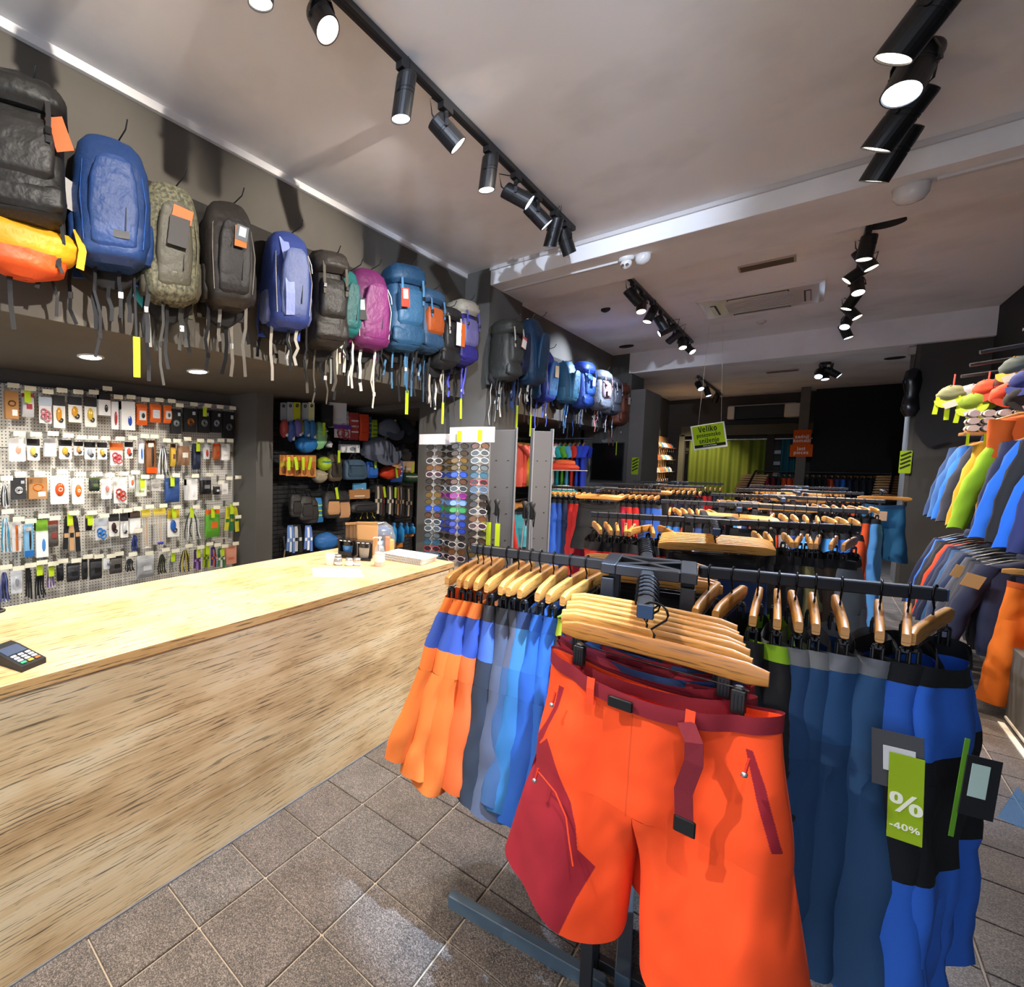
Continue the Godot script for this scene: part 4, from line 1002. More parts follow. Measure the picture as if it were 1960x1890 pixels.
# ---------- the perforated board behind the counter ----------
# per row: [pack kind, z, top, width, height, main colour, second colour, 1 = lime sale strip]
const PEG := [
	[["kraft_box", -0.90, 2.10, 0.10, 0.20, "b5824e", "5a3a20", 0], ["pouch", -1.01, 2.09, 0.10, 0.17, "c9c9cc", "a82a3a", 1], ["rope", -1.13, 2.08, 0.11, 0.20, "b9c6d6", "d77a86", 0], ["device", -1.23, 2.10, 0.10, 0.25, "1d1d22", "d9962a", 0], ["device", -1.35, 2.10, 0.12, 0.20, "22222a", "d99a30", 0], ["device", -1.47, 2.11, 0.11, 0.24, "1e1e22", "d8b23a", 0], ["whitebox", -1.58, 2.15, 0.11, 0.18, "26262a", "33343a", 0], ["narrow", -1.67, 2.09, 0.07, 0.23, "efefef", "b3383c", 0], ["whitebox", -1.78, 2.10, 0.14, 0.24, "e9e9ea", "2a4fb0", 0], ["orange", -1.91, 2.09, 0.12, 0.18, "e2641f", "2a2a2a", 0], ["orange", -2.04, 2.10, 0.13, 0.16, "e2641f", "d8d8da", 0], ["orange", -2.16, 2.10, 0.10, 0.16, "e86a22", "555a50", 0], ["ring", -2.24, 2.07, 0.12, 0.22, "16171a", "b8c0c8", 0], ["ring", -2.39, 2.09, 0.15, 0.22, "121316", "c47a3c", 0], ["ring", -2.54, 2.09, 0.14, 0.22, "101215", "9aa7a0", 1], ["ring", -2.68, 2.09, 0.13, 0.21, "111114", "a9b4cc", 0], ["ring", -2.83, 2.09, 0.15, 0.26, "0e0f12", "8b8f95", 0]],
	[["blister", -0.93, 1.76, 0.13, 0.17, "f0efec", "d8703a", 0], ["device", -1.04, 1.76, 0.10, 0.16, "1a1a1d", "d2b45a", 0], ["plain", -1.16, 1.77, 0.10, 0.14, "ecebea", "ecebea", 0], ["device", -1.27, 1.76, 0.11, 0.15, "1b1c1f", "d0a23c", 0], ["device", -1.37, 1.75, 0.08, 0.11, "2a2422", "d98a4a", 0], ["device", -1.46, 1.75, 0.10, 0.14, "1b1b1e", "8f979e", 0], ["device", -1.56, 1.75, 0.09, 0.14, "17171a", "c9a53a", 0], ["rope", -1.68, 1.75, 0.13, 0.19, "e06a24", "c2404a", 0], ["device", -1.79, 1.76, 0.08, 0.14, "1c1a1c", "d8432c", 0], ["narrow", -1.90, 1.78, 0.05, 0.20, "f0f0f0", "2f63b8", 0], ["tall", -1.99, 1.78, 0.12, 0.30, "7a4a22", "d8521c", 0], ["cords", -2.11, 1.75, 0.12, 0.28, "222428", "c9ccd0", 0], ["pouch", -2.21, 1.75, 0.06, 0.20, "b9952e", "5a3a2a", 0], ["pouch", -2.32, 1.77, 0.15, 0.21, "8c6a4e", "d8d4cc", 0], ["pouch", -2.46, 1.76, 0.10, 0.24, "1c2438", "2a3550", 1], ["narrow", -2.57, 1.76, 0.08, 0.14, "d8dde0", "c9402c", 0], ["pouch", -2.69, 1.77, 0.09, 0.16, "c46a3a", "d8411f", 0], ["plain", -2.80, 1.77, 0.12, 0.16, "ebe9e6", "c9c5be", 0]],
	[["cords", -0.84, 1.44, 0.06, 0.18, "b9bcc0", "1e1f22", 0], ["ring", -0.93, 1.47, 0.11, 0.16, "2c2d31", "d6d8da", 0], ["kraft_box", -1.06, 1.47, 0.15, 0.16, "a97b4c", "cf6a1e", 0], ["oval", -1.22, 1.48, 0.16, 0.22, "f0efec", "d8501c", 0], ["oval", -1.36, 1.46, 0.11, 0.21, "efeeea", "de6a1c", 0], ["pouch", -1.49, 1.46, 0.10, 0.11, "2f3a2c", "56663c", 0], ["blister", -1.59, 1.45, 0.10, 0.17, "eceae7", "c2412c", 0], ["rope", -1.71, 1.46, 0.14, 0.22, "eae6e0", "b83a2a", 0], ["narrow", -1.81, 1.47, 0.06, 0.10, "eeeeee", "d26a3a", 0], ["plain", -1.90, 1.43, 0.11, 0.14, "dfe2d8", "9ab03a", 1], ["plain", -2.04, 1.43, 0.11, 0.10, "b9b5b0", "8f8a86", 0], ["pouch", -2.20, 1.44, 0.18, 0.22, "2a4a86", "27467c", 1], ["whitebox", -2.40, 1.43, 0.14, 0.20, "ecebe8", "ecebe8", 0], ["pouch", -2.56, 1.44, 0.15, 0.16, "1d1d1f", "8f9093", 0], ["pouch", -2.69, 1.36, 0.08, 0.09, "1b1b1d", "c9c6c0", 0], ["plain", -2.79, 1.40, 0.09, 0.13, "e9e6e1", "d0ccc5", 0]],
	[["cords", -0.84, 1.20, 0.08, 0.28, "d0d2d4", "3a8fb0", 0], ["rod", -0.91, 1.14, 0.07, 0.22, "e8e6e4", "c4682a", 0], ["tall", -0.99, 1.12, 0.08, 0.25, "7db4d8", "2a6ab4", 0], ["whitebox", -1.08, 1.15, 0.10, 0.29, "7ab02e", "4b8ad0", 0], ["pouch", -1.16, 1.13, 0.10, 0.20, "5a5450", "8a3a30", 0], ["straps", -1.30, 1.16, 0.17, 0.29, "17171a", "c79a6a", 1], ["pouch", -1.44, 1.15, 0.06, 0.12, "1d1d20", "a9c01e", 1], ["rope", -1.54, 1.12, 0.12, 0.18, "b9c0c8", "2a78c4", 0], ["device", -1.65, 1.15, 0.10, 0.19, "1d1d1f", "3a2024", 0], ["device", -1.74, 1.15, 0.08, 0.21, "1e1e22", "c9ccd0", 0], ["whitebox", -1.83, 1.16, 0.11, 0.19, "4a3a2e", "e6e4e0", 0], ["cords", -1.83, 0.97, 0.07, 0.16, "25305a", "2c3a80", 0], ["sticks", -1.94, 1.17, 0.10, 0.36, "d0b83a", "c9c2b8", 0], ["sticks", -2.07, 1.17, 0.14, 0.33, "d2b93c", "3a3fa8", 0], ["device", -2.21, 1.15, 0.14, 0.25, "c9a92a", "2a5cb0", 1], ["cords", -2.41, 1.14, 0.23, 0.29, "d8d8d8", "3a3c42", 1], ["pouch", -2.64, 1.12, 0.20, 0.27, "5aa02c", "d8641e", 1], ["straps", -2.87, 1.14, 0.23, 0.26, "c9c02a", "2c6a3a", 1]],
	[["cords", -0.82, 0.80, 0.07, 0.24, "23284a", "5a64a0", 0], ["blister", -0.90, 0.78, 0.09, 0.17, "d6dae0", "8a90a0", 0], ["straps", -0.98, 0.79, 0.06, 0.24, "131315", "1c1c1e", 0], ["cords", -1.06, 0.80, 0.09, 0.26, "16171a", "26282c", 1], ["cords", -1.14, 0.78, 0.07, 0.17, "dcd8e2", "8a5aa8", 1], ["pouch", -1.21, 0.79, 0.06, 0.14, "1f2023", "34363a", 0], ["pouch", -1.31, 0.78, 0.12, 0.15, "3a3b3e", "1c1d20", 0], ["pouch", -1.40, 0.80, 0.05, 0.17, "2f3033", "1a1a1c", 0], ["pouch", -1.49, 0.79, 0.12, 0.17, "38393c", "19191b", 0], ["blister", -1.59, 0.78, 0.09, 0.09, "e6e8ea", "2a3a6a", 0], ["pouch", -1.66, 0.79, 0.13, 0.15, "5c5854", "2a2624", 0], ["cords", -1.78, 0.77, 0.10, 0.13, "17181a", "3a3c40", 0], ["pouch", -1.93, 0.76, 0.20, 0.20, "a9abae", "d4d6d8", 0], ["cords", -2.09, 0.77, 0.10, 0.20, "3a3c2a", "1e2018", 0], ["cords", -2.19, 0.75, 0.11, 0.18, "8a8c88", "c4c4c0", 1], ["cords", -2.33, 0.78, 0.15, 0.23, "b9a62a", "23231e", 0], ["straps", -2.46, 0.75, 0.10, 0.20, "4a3058", "a878c8", 1], ["straps", -2.56, 0.77, 0.09, 0.22, "a8be20", "5a6a1e", 1], ["straps", -2.65, 0.75, 0.08, 0.20, "2c3a80", "d8642a", 0], ["straps", -2.74, 0.73, 0.11, 0.20, "3a7a4a", "e8e4dc", 1], ["plain", -2.87, 0.74, 0.15, 0.19, "e09a80", "d8775a", 0]],
]

const ROWS := ["top", "second", "third", "fourth", "bottom"]
const PAL := [["black", "141416"], ["charcoal", "3a3b3e"], ["grey", "85878a"], ["pale grey", "b9bcc0"], ["white", "eeeeec"], ["orange", "e2681f"], ["red", "c22f28"], ["pink", "d98a98"], ["brown", "6b4428"], ["tan", "b58a58"], ["cream", "e4dcc8"], ["yellow", "d0b034"], ["lime", "a8c020"], ["green", "4a8a34"], ["dark green", "2c4a30"], ["teal", "2a8a90"], ["sky blue", "7ab0dc"], ["blue", "2b6ac4"], ["navy", "232c52"], ["purple", "7a4aa0"], ["steel blue", "4c7498"], ["olive", "6c6a40"], ["maroon", "701a2a"], ["magenta", "9c2470"]]

func cname(h: String) -> String:
	var c := Color(h)
	var best := ""; var bd := 9.0
	for p in PAL:
		var q := Color(p[1])
		var d := pow(c.r - q.r, 2) + pow(c.g - q.g, 2) + pow(c.b - q.b, 2)
		if d < bd:
			bd = d; best = p[0]
	return best

func an(w: String) -> String:
	return ("an " if w[0] in "aeiou" else "a ") + w

func torus(s: SurfaceTool, c: Vector3, r: float, t: float, sy := 1.0, n := 14, m := 5) -> void:
	var p := []
	for i in n + 1: p.append(c + Vector3(cos(TAU * i / n) * r, sin(TAU * i / n) * r * sy, 0))
	tube(s, p, t, m, false)

func card(w: float, h: float, d: float, at: Vector3, r := 0.006) -> SurfaceTool:
	var s := ST()
	var poly := PackedVector2Array()
	for q in rrect(w, h, minf(r, minf(w, h) * 0.3), 3): poly.append(q)
	plate(s, poly, d, Transform3D(Basis(), at))
	return s

func blob(w: float, h: float, d: float, at: Vector3, sq := 0.9, sd := 1) -> SurfaceTool:
	var s := ST()
	sack(s, w, h, d, [[0, 0.15, 0.15], [0.06, 0.5, 0.5], [0.25, 0.9, 0.9], [0.5, 1, 1], [0.75, 0.9, 0.9], [0.94, 0.5, 0.5], [1, 0.15, 0.15]], 14, sq, minf(w, d) * 0.06, sd, Transform3D(Basis(), at - Vector3(0, h / 2, 0)))
	return s

func pillow(w: float, h: float, d: float, at: Vector3, sd := 1) -> SurfaceTool:
	var s := ST()
	sack(s, w, h, d, [[0, 0.9, 0.06], [0.03, 0.98, 0.2], [0.2, 0.95, 0.85], [0.5, 0.93, 1], [0.8, 0.96, 0.75], [0.93, 0.99, 0.2], [1, 1, 0.06]], 18, 0.38, w * 0.02, sd, Transform3D(Basis(), at - Vector3(0, h / 2, 0)))
	return s

# local frame: x to the right along the board, y up, z out of the board; origin at the hook, pack below
func pack_parts(o: Node3D, kind: String, w: float, h: float, a: String, b: String, sd: int) -> void:
	var ma := mat(a); var mb := mat(b, "gloss"); var white := mat("efeeea")
	match kind:
		"kraft_box":
			part(o, "box", card(w, h, 0.05, Vector3(0, -h / 2, 0), 0.002), mat(a, "matt"))
			var s := ST(); torus(s, Vector3(0, -h * 0.45, 0.027), w * 0.26, 0.005, 0.8); part(o, "printed_buckle", s, mb)
			part(o, "barcode_label", card(w * 0.4, h * 0.22, 0.001, Vector3(w * 0.2, -h * 0.78, 0.026), 0.001), white)
		"whitebox":
			part(o, "box", card(w, h, 0.045, Vector3(0, -h / 2, 0), 0.002), mat("ecebe8"))
			part(o, "header", card(w, h * 0.3, 0.047, Vector3(0, -h * 0.15, 0), 0.002), ma)
			part(o, "product_picture", blob(w * 0.3, h * 0.34, 0.01, Vector3(w * 0.12, -h * 0.68, 0.024), 0.7, sd), mb)
		"device":
			part(o, "card", card(w, h, 0.012, Vector3(0, -h / 2, 0)), mat("e9e6df"))
			part(o, "header", card(w * 1.01, h * 0.32, 0.014, Vector3(0, -h * 0.16, 0)), ma)
			part(o, "product", blob(w * 0.45, h * 0.42, 0.03, Vector3(-w * 0.06, -h * 0.58, 0.014), 0.7, sd), mb)
			var s := ST(); torus(s, Vector3(w * 0.1, -h * 0.76, 0.018), w * 0.14, 0.006); part(o, "product_loop", s, mat("2a2c34", "gloss"))
		"blister":
			part(o, "card", card(w, h, 0.008, Vector3(0, -h / 2, 0), 0.012), ma)
			part(o, "product", blob(w * 0.34, h * 0.34, 0.03, Vector3(w * 0.05, -h * 0.5, 0.014), 0.9, sd), mb)
			part(o, "blister_shell", blob(w * 0.7, h * 0.55, 0.045, Vector3(0, -h * 0.52, 0.01), 0.5, sd), mat("ffffff", "clear"))
		"oval":
			part(o, "card", card(w, h, 0.01, Vector3(0, -h / 2, 0), 0.012), ma)
			part(o, "product", blob(w * 0.52, h * 0.46, 0.035, Vector3(0, -h * 0.48, 0.012), 1.0, sd), mb)
			var s := ST(); torus(s, Vector3(0, -h * 0.48, 0.027), w * 0.1, 0.004); part(o, "product_ring", s, mat("f2e2d0", "gloss"))
		"narrow":
			part(o, "card", card(w, h, 0.02, Vector3(0, -h / 2, 0)), ma)
			part(o, "product", blob(w * 0.35, h * 0.5, 0.02, Vector3(w * 0.08, -h * 0.6, 0.014), 0.6, sd), mb)
		"orange":
			part(o, "pouch", pillow(w, h, 0.045, Vector3(0, -h / 2, 0), sd), ma)
			part(o, "window_insert", card(w * 0.6, h * 0.45, 0.004, Vector3(0, -h * 0.55, 0.023)), mat("cfd2d6"))
			part(o, "product", blob(w * 0.3, h * 0.25, 0.012, Vector3(0.004, -h * 0.56, 0.026), 0.8, sd), mb)
		"ring":
			part(o, "box", card(w, h, 0.035, Vector3(0, -h / 2, 0), 0.003), ma)
			var s := ST(); torus(s, Vector3(0, -h * 0.58, 0.022), w * 0.24, 0.006, 1.0, 18); torus(s, Vector3(0, -h * 0.58, 0.02), w * 0.13, 0.005); part(o, "steel_ring", s, mat(b, "metal"))
			part(o, "price_sticker", card(w * 0.25, h * 0.14, 0.001, Vector3(w * 0.28, -h * 0.2, 0.0185), 0.001), mat("b9c0cc"))
		"plain":
			for i in 2: part(o, "card", card(w * (1.0 - 0.06 * i), h, 0.01, Vector3(-0.006 * i, -h / 2 - 0.004 * i, -0.016 * i)), ma)
			part(o, "print_block", card(w * 0.5, h * 0.12, 0.001, Vector3(0, -h * 0.7, 0.006), 0.001), mat(b))
		"rope":
			part(o, "header", card(w, h * 0.34, 0.01, Vector3(0, -h * 0.17, 0)), ma)
			part(o, "backing", card(w * 0.94, h * 0.68, 0.006, Vector3(0, -h * 0.66, 0)), mat("e2e0dd"))
			var s := ST()
			for i in 4: torus(s, Vector3(((i % 2) - 0.5) * w * 0.24, -h * (0.56 + 0.08 * i), 0.012 + 0.005 * i), w * 0.2, 0.006, 1.0)
			part(o, "cord_coil", s, mat(b, "fabric"))
		"tall":
			part(o, "pouch", pillow(w, h, 0.05, Vector3(0, -h / 2, 0), sd), ma)
			part(o, "bottom_band", card(w * 0.9, h * 0.18, 0.01, Vector3(0, -h * 0.88, 0.02)), mb)
			part(o, "product", blob(w * 0.22, h * 0.6, 0.02, Vector3(w * 0.1, -h * 0.48, 0.022), 0.7, sd), mat("1a1613"))
			part(o, "header_sticker", card(w * 0.5, h * 0.12, 0.002, Vector3(-w * 0.05, -h * 0.14, 0.022)), mat("ddd8d0"))
		"cords":
			part(o, "header", card(w * 0.6, 0.03, 0.01, Vector3(0, -0.015, 0)), mat("d8d6d2"))
			for i in 6:
				var s := ST()
				var x := (i - 2.5) * w * 0.16
				tube(s, [Vector3(x * 0.3, -0.02, 0), Vector3(x * 0.8, -h * 0.35, 0.012), Vector3(x, -h * 0.7, 0.02 * sin(i * 2.1)), Vector3(x * 1.1 + 0.004, -h * (0.88 + 0.12 * absf(sin(i * 1.7 + sd))), 0.008)], 0.0062, 5)
				part(o, "cord", s, mat(a if i % 2 else b, "fabric"))
		"straps":
			part(o, "header", card(w * 0.6, 0.04, 0.008, Vector3(0, -0.02, 0)), ma)
			for i in 3:
				var s := ST()
				var x := (i - 1) * w * 0.3
				strap(s, [Vector3(x * 0.7, -0.02, i * 0.004), Vector3(x, -h * 0.5, 0.014), Vector3(x * 1.15, -h * (0.9 + 0.05 * i), 0.01)], Vector3.RIGHT, w * 0.24, 0.01)
				part(o, "strap", s, mat([a, b, a][i], "fabric"))
				part(o, "strap_label", card(w * 0.2, h * 0.12, 0.003, Vector3(x, -h * 0.52, 0.021), 0.002), mat([b, a, b][i]))
		"rod":
			part(o, "card", card(w, h, 0.006, Vector3(0, -h / 2, 0)), ma)
			var s := ST(); tube(s, [Vector3(0, -h * 0.08, 0.014), Vector3(0, -h * 0.95, 0.014)], w * 0.14, 10); part(o, "rod", s, mb)
			s = ST(); torus(s, Vector3(0, -h * 0.5, 0.014), w * 0.2, 0.004); part(o, "holder_ring", s, mat("d0d2d6", "gloss"))
		"sticks":
			part(o, "header", card(w, h * 0.2, 0.012, Vector3(0, -h * 0.1, 0)), ma)
			for i in 5:
				var s := ST(); var x := (i - 2) * w * 0.14
				tube(s, [Vector3(x, -h * 0.2, 0.0), Vector3(x * 0.6 + 0.006, -h * 0.97, 0.006)], 0.004, 5); part(o, "stake", s, mat(["c9b48a", "d8d4c8", "d8a070"][i % 3]))
				s = ST(); lathe(s, [[0.002, -0.012], [0.011, -0.006], [0.011, 0.006], [0.002, 0.012]], 8, Transform3D(Basis(), Vector3(x * 0.6 + 0.006, -h * 0.95, 0.008))); part(o, "stake_head", s, mb)
			part(o, "film", card(w, h * 0.85, 0.016, Vector3(0, -h * 0.55, 0.006)), mat("ffffff", "clear"))
		_:
			part(o, "pouch", pillow(w, h, 0.05, Vector3(0, -h / 2, 0), sd), mat(a, "shell"))
			part(o, "header", card(w * 0.95, h * 0.2, 0.008, Vector3(0, -h * 0.08, 0.008)), mat(b))
			part(o, "print_block", card(w * 0.45, h * 0.22, 0.004, Vector3(w * 0.06, -h * 0.55, 0.024), 0.002), mat(b))

const KINDS := {"kraft_box": "brown kraft carton", "pouch": "pouch", "rope": "pack of coiled cord", "device": "hanging card", "whitebox": "white carton", "narrow": "narrow card", "orange": "orange pouch", "ring": "black box with a steel ring", "blister": "blister pack", "plain": "plain cards", "oval": "white card with an oval gadget", "tall": "tall pouch", "cords": "bundle of laces", "straps": "bundle of straps", "rod": "rod on a card", "sticks": "bag of tent pegs"}

func euro_hook(at: Vector3, yaw: float, L: float, label: String, group: String, tagc := "e9e4cc") -> void:
	if hanger_protos.has("hook" + tagc + str(L)):
		var c := copy_of(hanger_protos["hook" + tagc + str(L)], "display_hook", label, at, yaw)
		c.set_meta("group", group); return
	var o := thing("display_hook", label, "hook", group, at, yaw)
	var s := ST(); tube(s, [Vector3(0, 0, 0), Vector3(0, 0, L * 0.92), Vector3(0, 0.012, L)], 0.0025, 5); tube(s, [Vector3(0, 0.035, 0), Vector3(0, 0.035, L * 1.02), Vector3(0, 0.02, L * 1.03)], 0.0018, 5); part(o, "wire", s, mat("b9bab8", "metal"))
	s = ST(); box(s, Vector3(0, 0.012, 0.003), Vector3(0.03, 0.06, 0.006)); part(o, "back_plate", s, mat("b4b2ac", "metal"))
	part(o, "price_card", card(0.078, 0.034, 0.002, Vector3(0, 0.02, L * 1.03 + 0.003), 0.002), mat(tagc, "matt"))
	hanger_protos["hook" + tagc + str(L)] = o

func peg_board() -> void:
	var o := thing("peg_board", "white perforated wall board behind the counter, full of hanging small packs", "pegboard", "", Vector3(-4.085, 0, 0))
	for z in [[-2.98, -1.805], [-1.8, -0.82], [-0.815, 0.3], [0.305, 1.2]]:
		for y in [[0.45, 1.0], [1.005, 1.69], [1.695, 2.17]]:
			var s := ST(); slab(s, Vector3(0, y[0], z[0]), Vector3(0.025, y[1], z[1]), 0.002); part(o, "perforated_panel", s, mat("ffffff", "perf"))
	var s := ST(); slab(s, Vector3(0, 0.45, -3.0), Vector3(0.03, 2.17, -2.982), 0.002); part(o, "edge_strip", s, mat("b9b6ae", "metal"))
	for r in PEG.size():
		var row: Array = PEG[r]
		for i in row.size():
			var q: Array = row[i]
			var nm: String = (ORD[i] if i < row.size() - 1 else "last") + " from the left, " + ROWS[r] + " peg row"
			var top: float = q[2]
			euro_hook(Vector3(-4.06, top + 0.012, q[1]), PI / 2, 0.2, "wire hook with cream price card, " + nm, "wire hooks on the peg board")
			var desc: String = cname(q[5]) + " and " + cname(q[6]) + " " + KINDS[q[0]] if q[0] not in ["kraft_box", "orange", "ring", "oval", "whitebox"] else KINDS[q[0]] + (", " + cname(q[6]) + " detail" if q[0] != "ring" else " in " + cname(q[6]))
			var names := {"kraft_box": "carton", "whitebox": "carton", "ring": "boxed_ring", "cords": "lace_bundle", "straps": "strap_bundle", "rope": "cord_pack", "sticks": "tent_peg_bag", "pouch": "pouch", "tall": "pouch", "orange": "pouch", "rod": "carded_rod"}
			var p := thing(names.get(q[0], "carded_pack"), desc + ", " + nm, "package", "small packs on the peg board", Vector3(-3.93, top, q[1]), PI / 2)
			pack_parts(p, q[0], q[3] * 0.86, q[4], q[5], q[6], r * 20 + i)
			if q[7] == 1: sale_strap(p, Vector3(-q[3] * 0.15, 0.03, 0.06), 0.1, 0.0, 0.042)
	# the row of hooks with price cards that carries the top edge past the corner
	for i in 2:
		euro_hook(Vector3(-4.06, 1.42 - i * 0.4, -2.9), PI / 2, 0.2, "empty wire hook at the right edge of the peg board, " + ["upper", "lower"][i], "wire hooks on the peg board", "e9e4cd")

# ---------- backpacks along the wall ----------
# [kind, z, top, bottom, width, wall x, body, accent, lid, strap colour, swing tag]
const PACKS := [
	["trek", -0.63, 3.16, 2.60, 0.36, -2.50, "1c1a18", "2a2724", "1f1d1b", "202020", "orange_card"],
	["day", -1.02, 3.13, 2.53, 0.36, -2.50, "1f4a8e", "24509a", "1f4a8e", "17181c", ""],
	["day", -1.33, 3.04, 2.43, 0.30, -2.50, "55523f", "6a6450", "45443a", "3a3a36", "orange_black"],
	["day", -1.70, 3.08, 2.48, 0.31, -2.50, "38312b", "2b2623", "3c342e", "8c857a", "picture"],
	["day", -2.16, 3.06, 2.45, 0.31, -2.50, "3a56b4", "7d90d2", "4a66c0", "b9b4a6", ""],
	["trek", -2.52, 3.01, 2.39, 0.28, -2.50, "362f28", "2e2823", "3a332c", "5a544a", ""],
	["slim", -2.76, 2.99, 2.51, 0.20, -2.50, "1d8b8c", "177476", "1d8b8c", "cfc9b8", ""],
	["day", -2.98, 3.05, 2.45, 0.36, -2.50, "7c1c68", "8e2a7a", "7c1c68", "c9c2b2", "black_card"],
	["trek", -3.43, 3.17, 2.51, 0.34, -2.50, "2c6490", "3a78a6", "1f5580", "44759c", "red_white"],
	["trek", -3.80, 3.08, 2.56, 0.28, -2.50, "36628c", "e0692a", "36628c", "47749a", ""],
	["trek", -4.10, 3.00, 2.47, 0.28, -2.50, "2a292a", "343334", "242324", "c2b9a8", "white_orange"],
	["trek", -4.43, 3.13, 2.54, 0.30, -2.50, "4038a4", "8a86c8", "d6cfbd", "4a4ab0", ""],
	["trek", -4.84, 2.98, 2.41, 0.26, -2.24, "3a3d3b", "4a4d49", "43463f", "b9b6aa", "white_red"],
	["slim", -5.18, 3.05, 2.51, 0.20, -2.24, "182a52", "1f3562", "182a52", "2c4474", ""],
	["day", -5.50, 3.14, 2.44, 0.32, -2.24, "1c4a70", "235880", "1c4a70", "c9c6c0", ""],
	["day", -6.60, 3.03, 2.38, 0.36, -2.50, "2142cc", "2f7fd4", "2142cc", "2a4ac0", "beige"],
	["day", -7.45, 3.01, 2.43, 0.32, -2.50, "2f78a4", "3a8ab4", "2148b8", "35689a", ""],
	["trek", -8.10, 3.07, 2.41, 0.36, -2.50, "2a5cc8", "3a74d8", "2148c0", "2c56a8", "white"],
	["trek", -8.95, 3.06, 2.45, 0.38, -2.50, "8a8f9c", "b9a0a8", "8e97a8", "c87a7a", "pink"],
	["trek", -9.58, 3.03, 2.41, 0.34, -2.50, "3c3e48", "4a4c56", "42444e", "8d8f98", ""],
	["trek", -10.12, 2.99, 2.29, 0.36, -2.50, "8e4a30", "b0623e", "a3553a", "6a3a28", "white"]
]

const PACK_LABELS := ["large black hiking backpack at the left edge, orange card tied to it", "big plain blue backpack with a small dark logo patch, second from the left", "grey-green camouflage backpack with an orange and black swing card", "dark brown backpack with grey piping and a picture tag", "royal blue backpack with a pale vertical band and cream straps", "dark brown trekking pack behind the royal blue one", "narrow teal backpack pressed against the magenta one", "magenta backpack with white curved piping and a black card", "steel-blue trekking backpack with a top lid and red-white tag", "blue backpack with an orange front and orange buckle strap", "black trekking pack with a long white and orange card", "violet trekking pack with a cream and blue lid", "charcoal trekking pack with a white card, just left of the navy ones", "narrow navy pack on the pier, seen edge-on", "tall dark petrol-blue pack on the pier with pale grey straps", "bright royal blue pack with a beige tag, first after the pier", "teal-blue round pack with a blue top, second after the pier", "bright blue trekking pack with a white tag, third after the pier", "grey and pink trekking pack, fourth after the pier", "charcoal-grey trekking pack beside the rust one", "rust-brown trekking pack, last of the row by the far pier"]

func wall_packs() -> void:
	for i in PACKS.size():
		var q: Array = PACKS[i]
		backpack(i, q)
	# the yellow and orange cover hanging under the first pack
	var o := thing("rain_cover", "yellow and orange rain cover bulging out below the black backpack at the left edge", "rain cover", "", Vector3(-2.34, 2.45, -0.62), PI / 2)
	var s := ST(); sack(s, 0.46, 0.16, 0.2, [[0, 0.3, 0.4, 0.1], [0.3, 0.8, 0.9], [0.7, 1, 1], [1, 0.85, 0.7]], 24, 0.8, 0.012, 3); part(o, "yellow_shell", s, mat("e09a12", "shell"))
	s = ST(); sack(s, 0.4, 0.1, 0.19, [[0, 0.3, 0.4], [0.4, 0.85, 0.9], [1, 0.95, 0.95]], 24, 0.8, 0.012, 5, Transform3D(Basis(), Vector3(-0.03, -0.055, 0))); part(o, "orange_shell", s, mat("e2531a", "shell"))
	s = ST(); strap(s, [Vector3(0.19, 0.2, 0.05), Vector3(0.2, 0.1, 0.09), Vector3(0.19, 0.02, 0.08)], Vector3.RIGHT, 0.035); part(o, "yellow_strap", s, mat("d6a020", "fabric"))
	for k in 2:
		var t := thing("stuff_sack", ["turquoise hip belt wing hanging under the blue and camouflage packs", "turquoise stuff sack tip hanging under the teal pack"][k], "hip belt", "", [Vector3(-2.42, 2.42, -1.2), Vector3(-2.4, 2.38, -2.62)][k], PI / 2)
		s = ST(); sack(s, 0.16, 0.09, 0.05, [[0, 0.2, 0.4], [0.5, 0.8, 1], [1, 1, 0.6]], 14, 0.8, 0.01, k + 2); part(t, "belt_wing", s, mat("3fb4bc", "fabric"))
		s = ST(); strap(s, [Vector3(0, 0.04, 0.02), Vector3(0.02, -0.1, 0.01), Vector3(0.03, -0.2, 0.0)], Vector3.RIGHT, 0.02); part(t, "webbing", s, mat("8f8f8a", "fabric"))
	# flat dark band along the wall behind the backpacks
	s = ST(); slab(s, Vector3(-2.5, 2.72, -4.78), Vector3(-2.482, 3.12, 1.5), 0.002)
	tag(part(self, "dark_wall_band", s, mat("2d2a26", "matt")), "dark band along the wall behind the backpacks in the front bay", "hook rail")
	s = ST(); slab(s, Vector3(-2.5, 2.7, -10.28), Vector3(-2.482, 3.08, -5.65), 0.002)
	tag(part(self, "dark_wall_band", s, mat("2d2a26", "matt")), "dark band along the wall behind the backpacks beyond the pier", "hook rail")

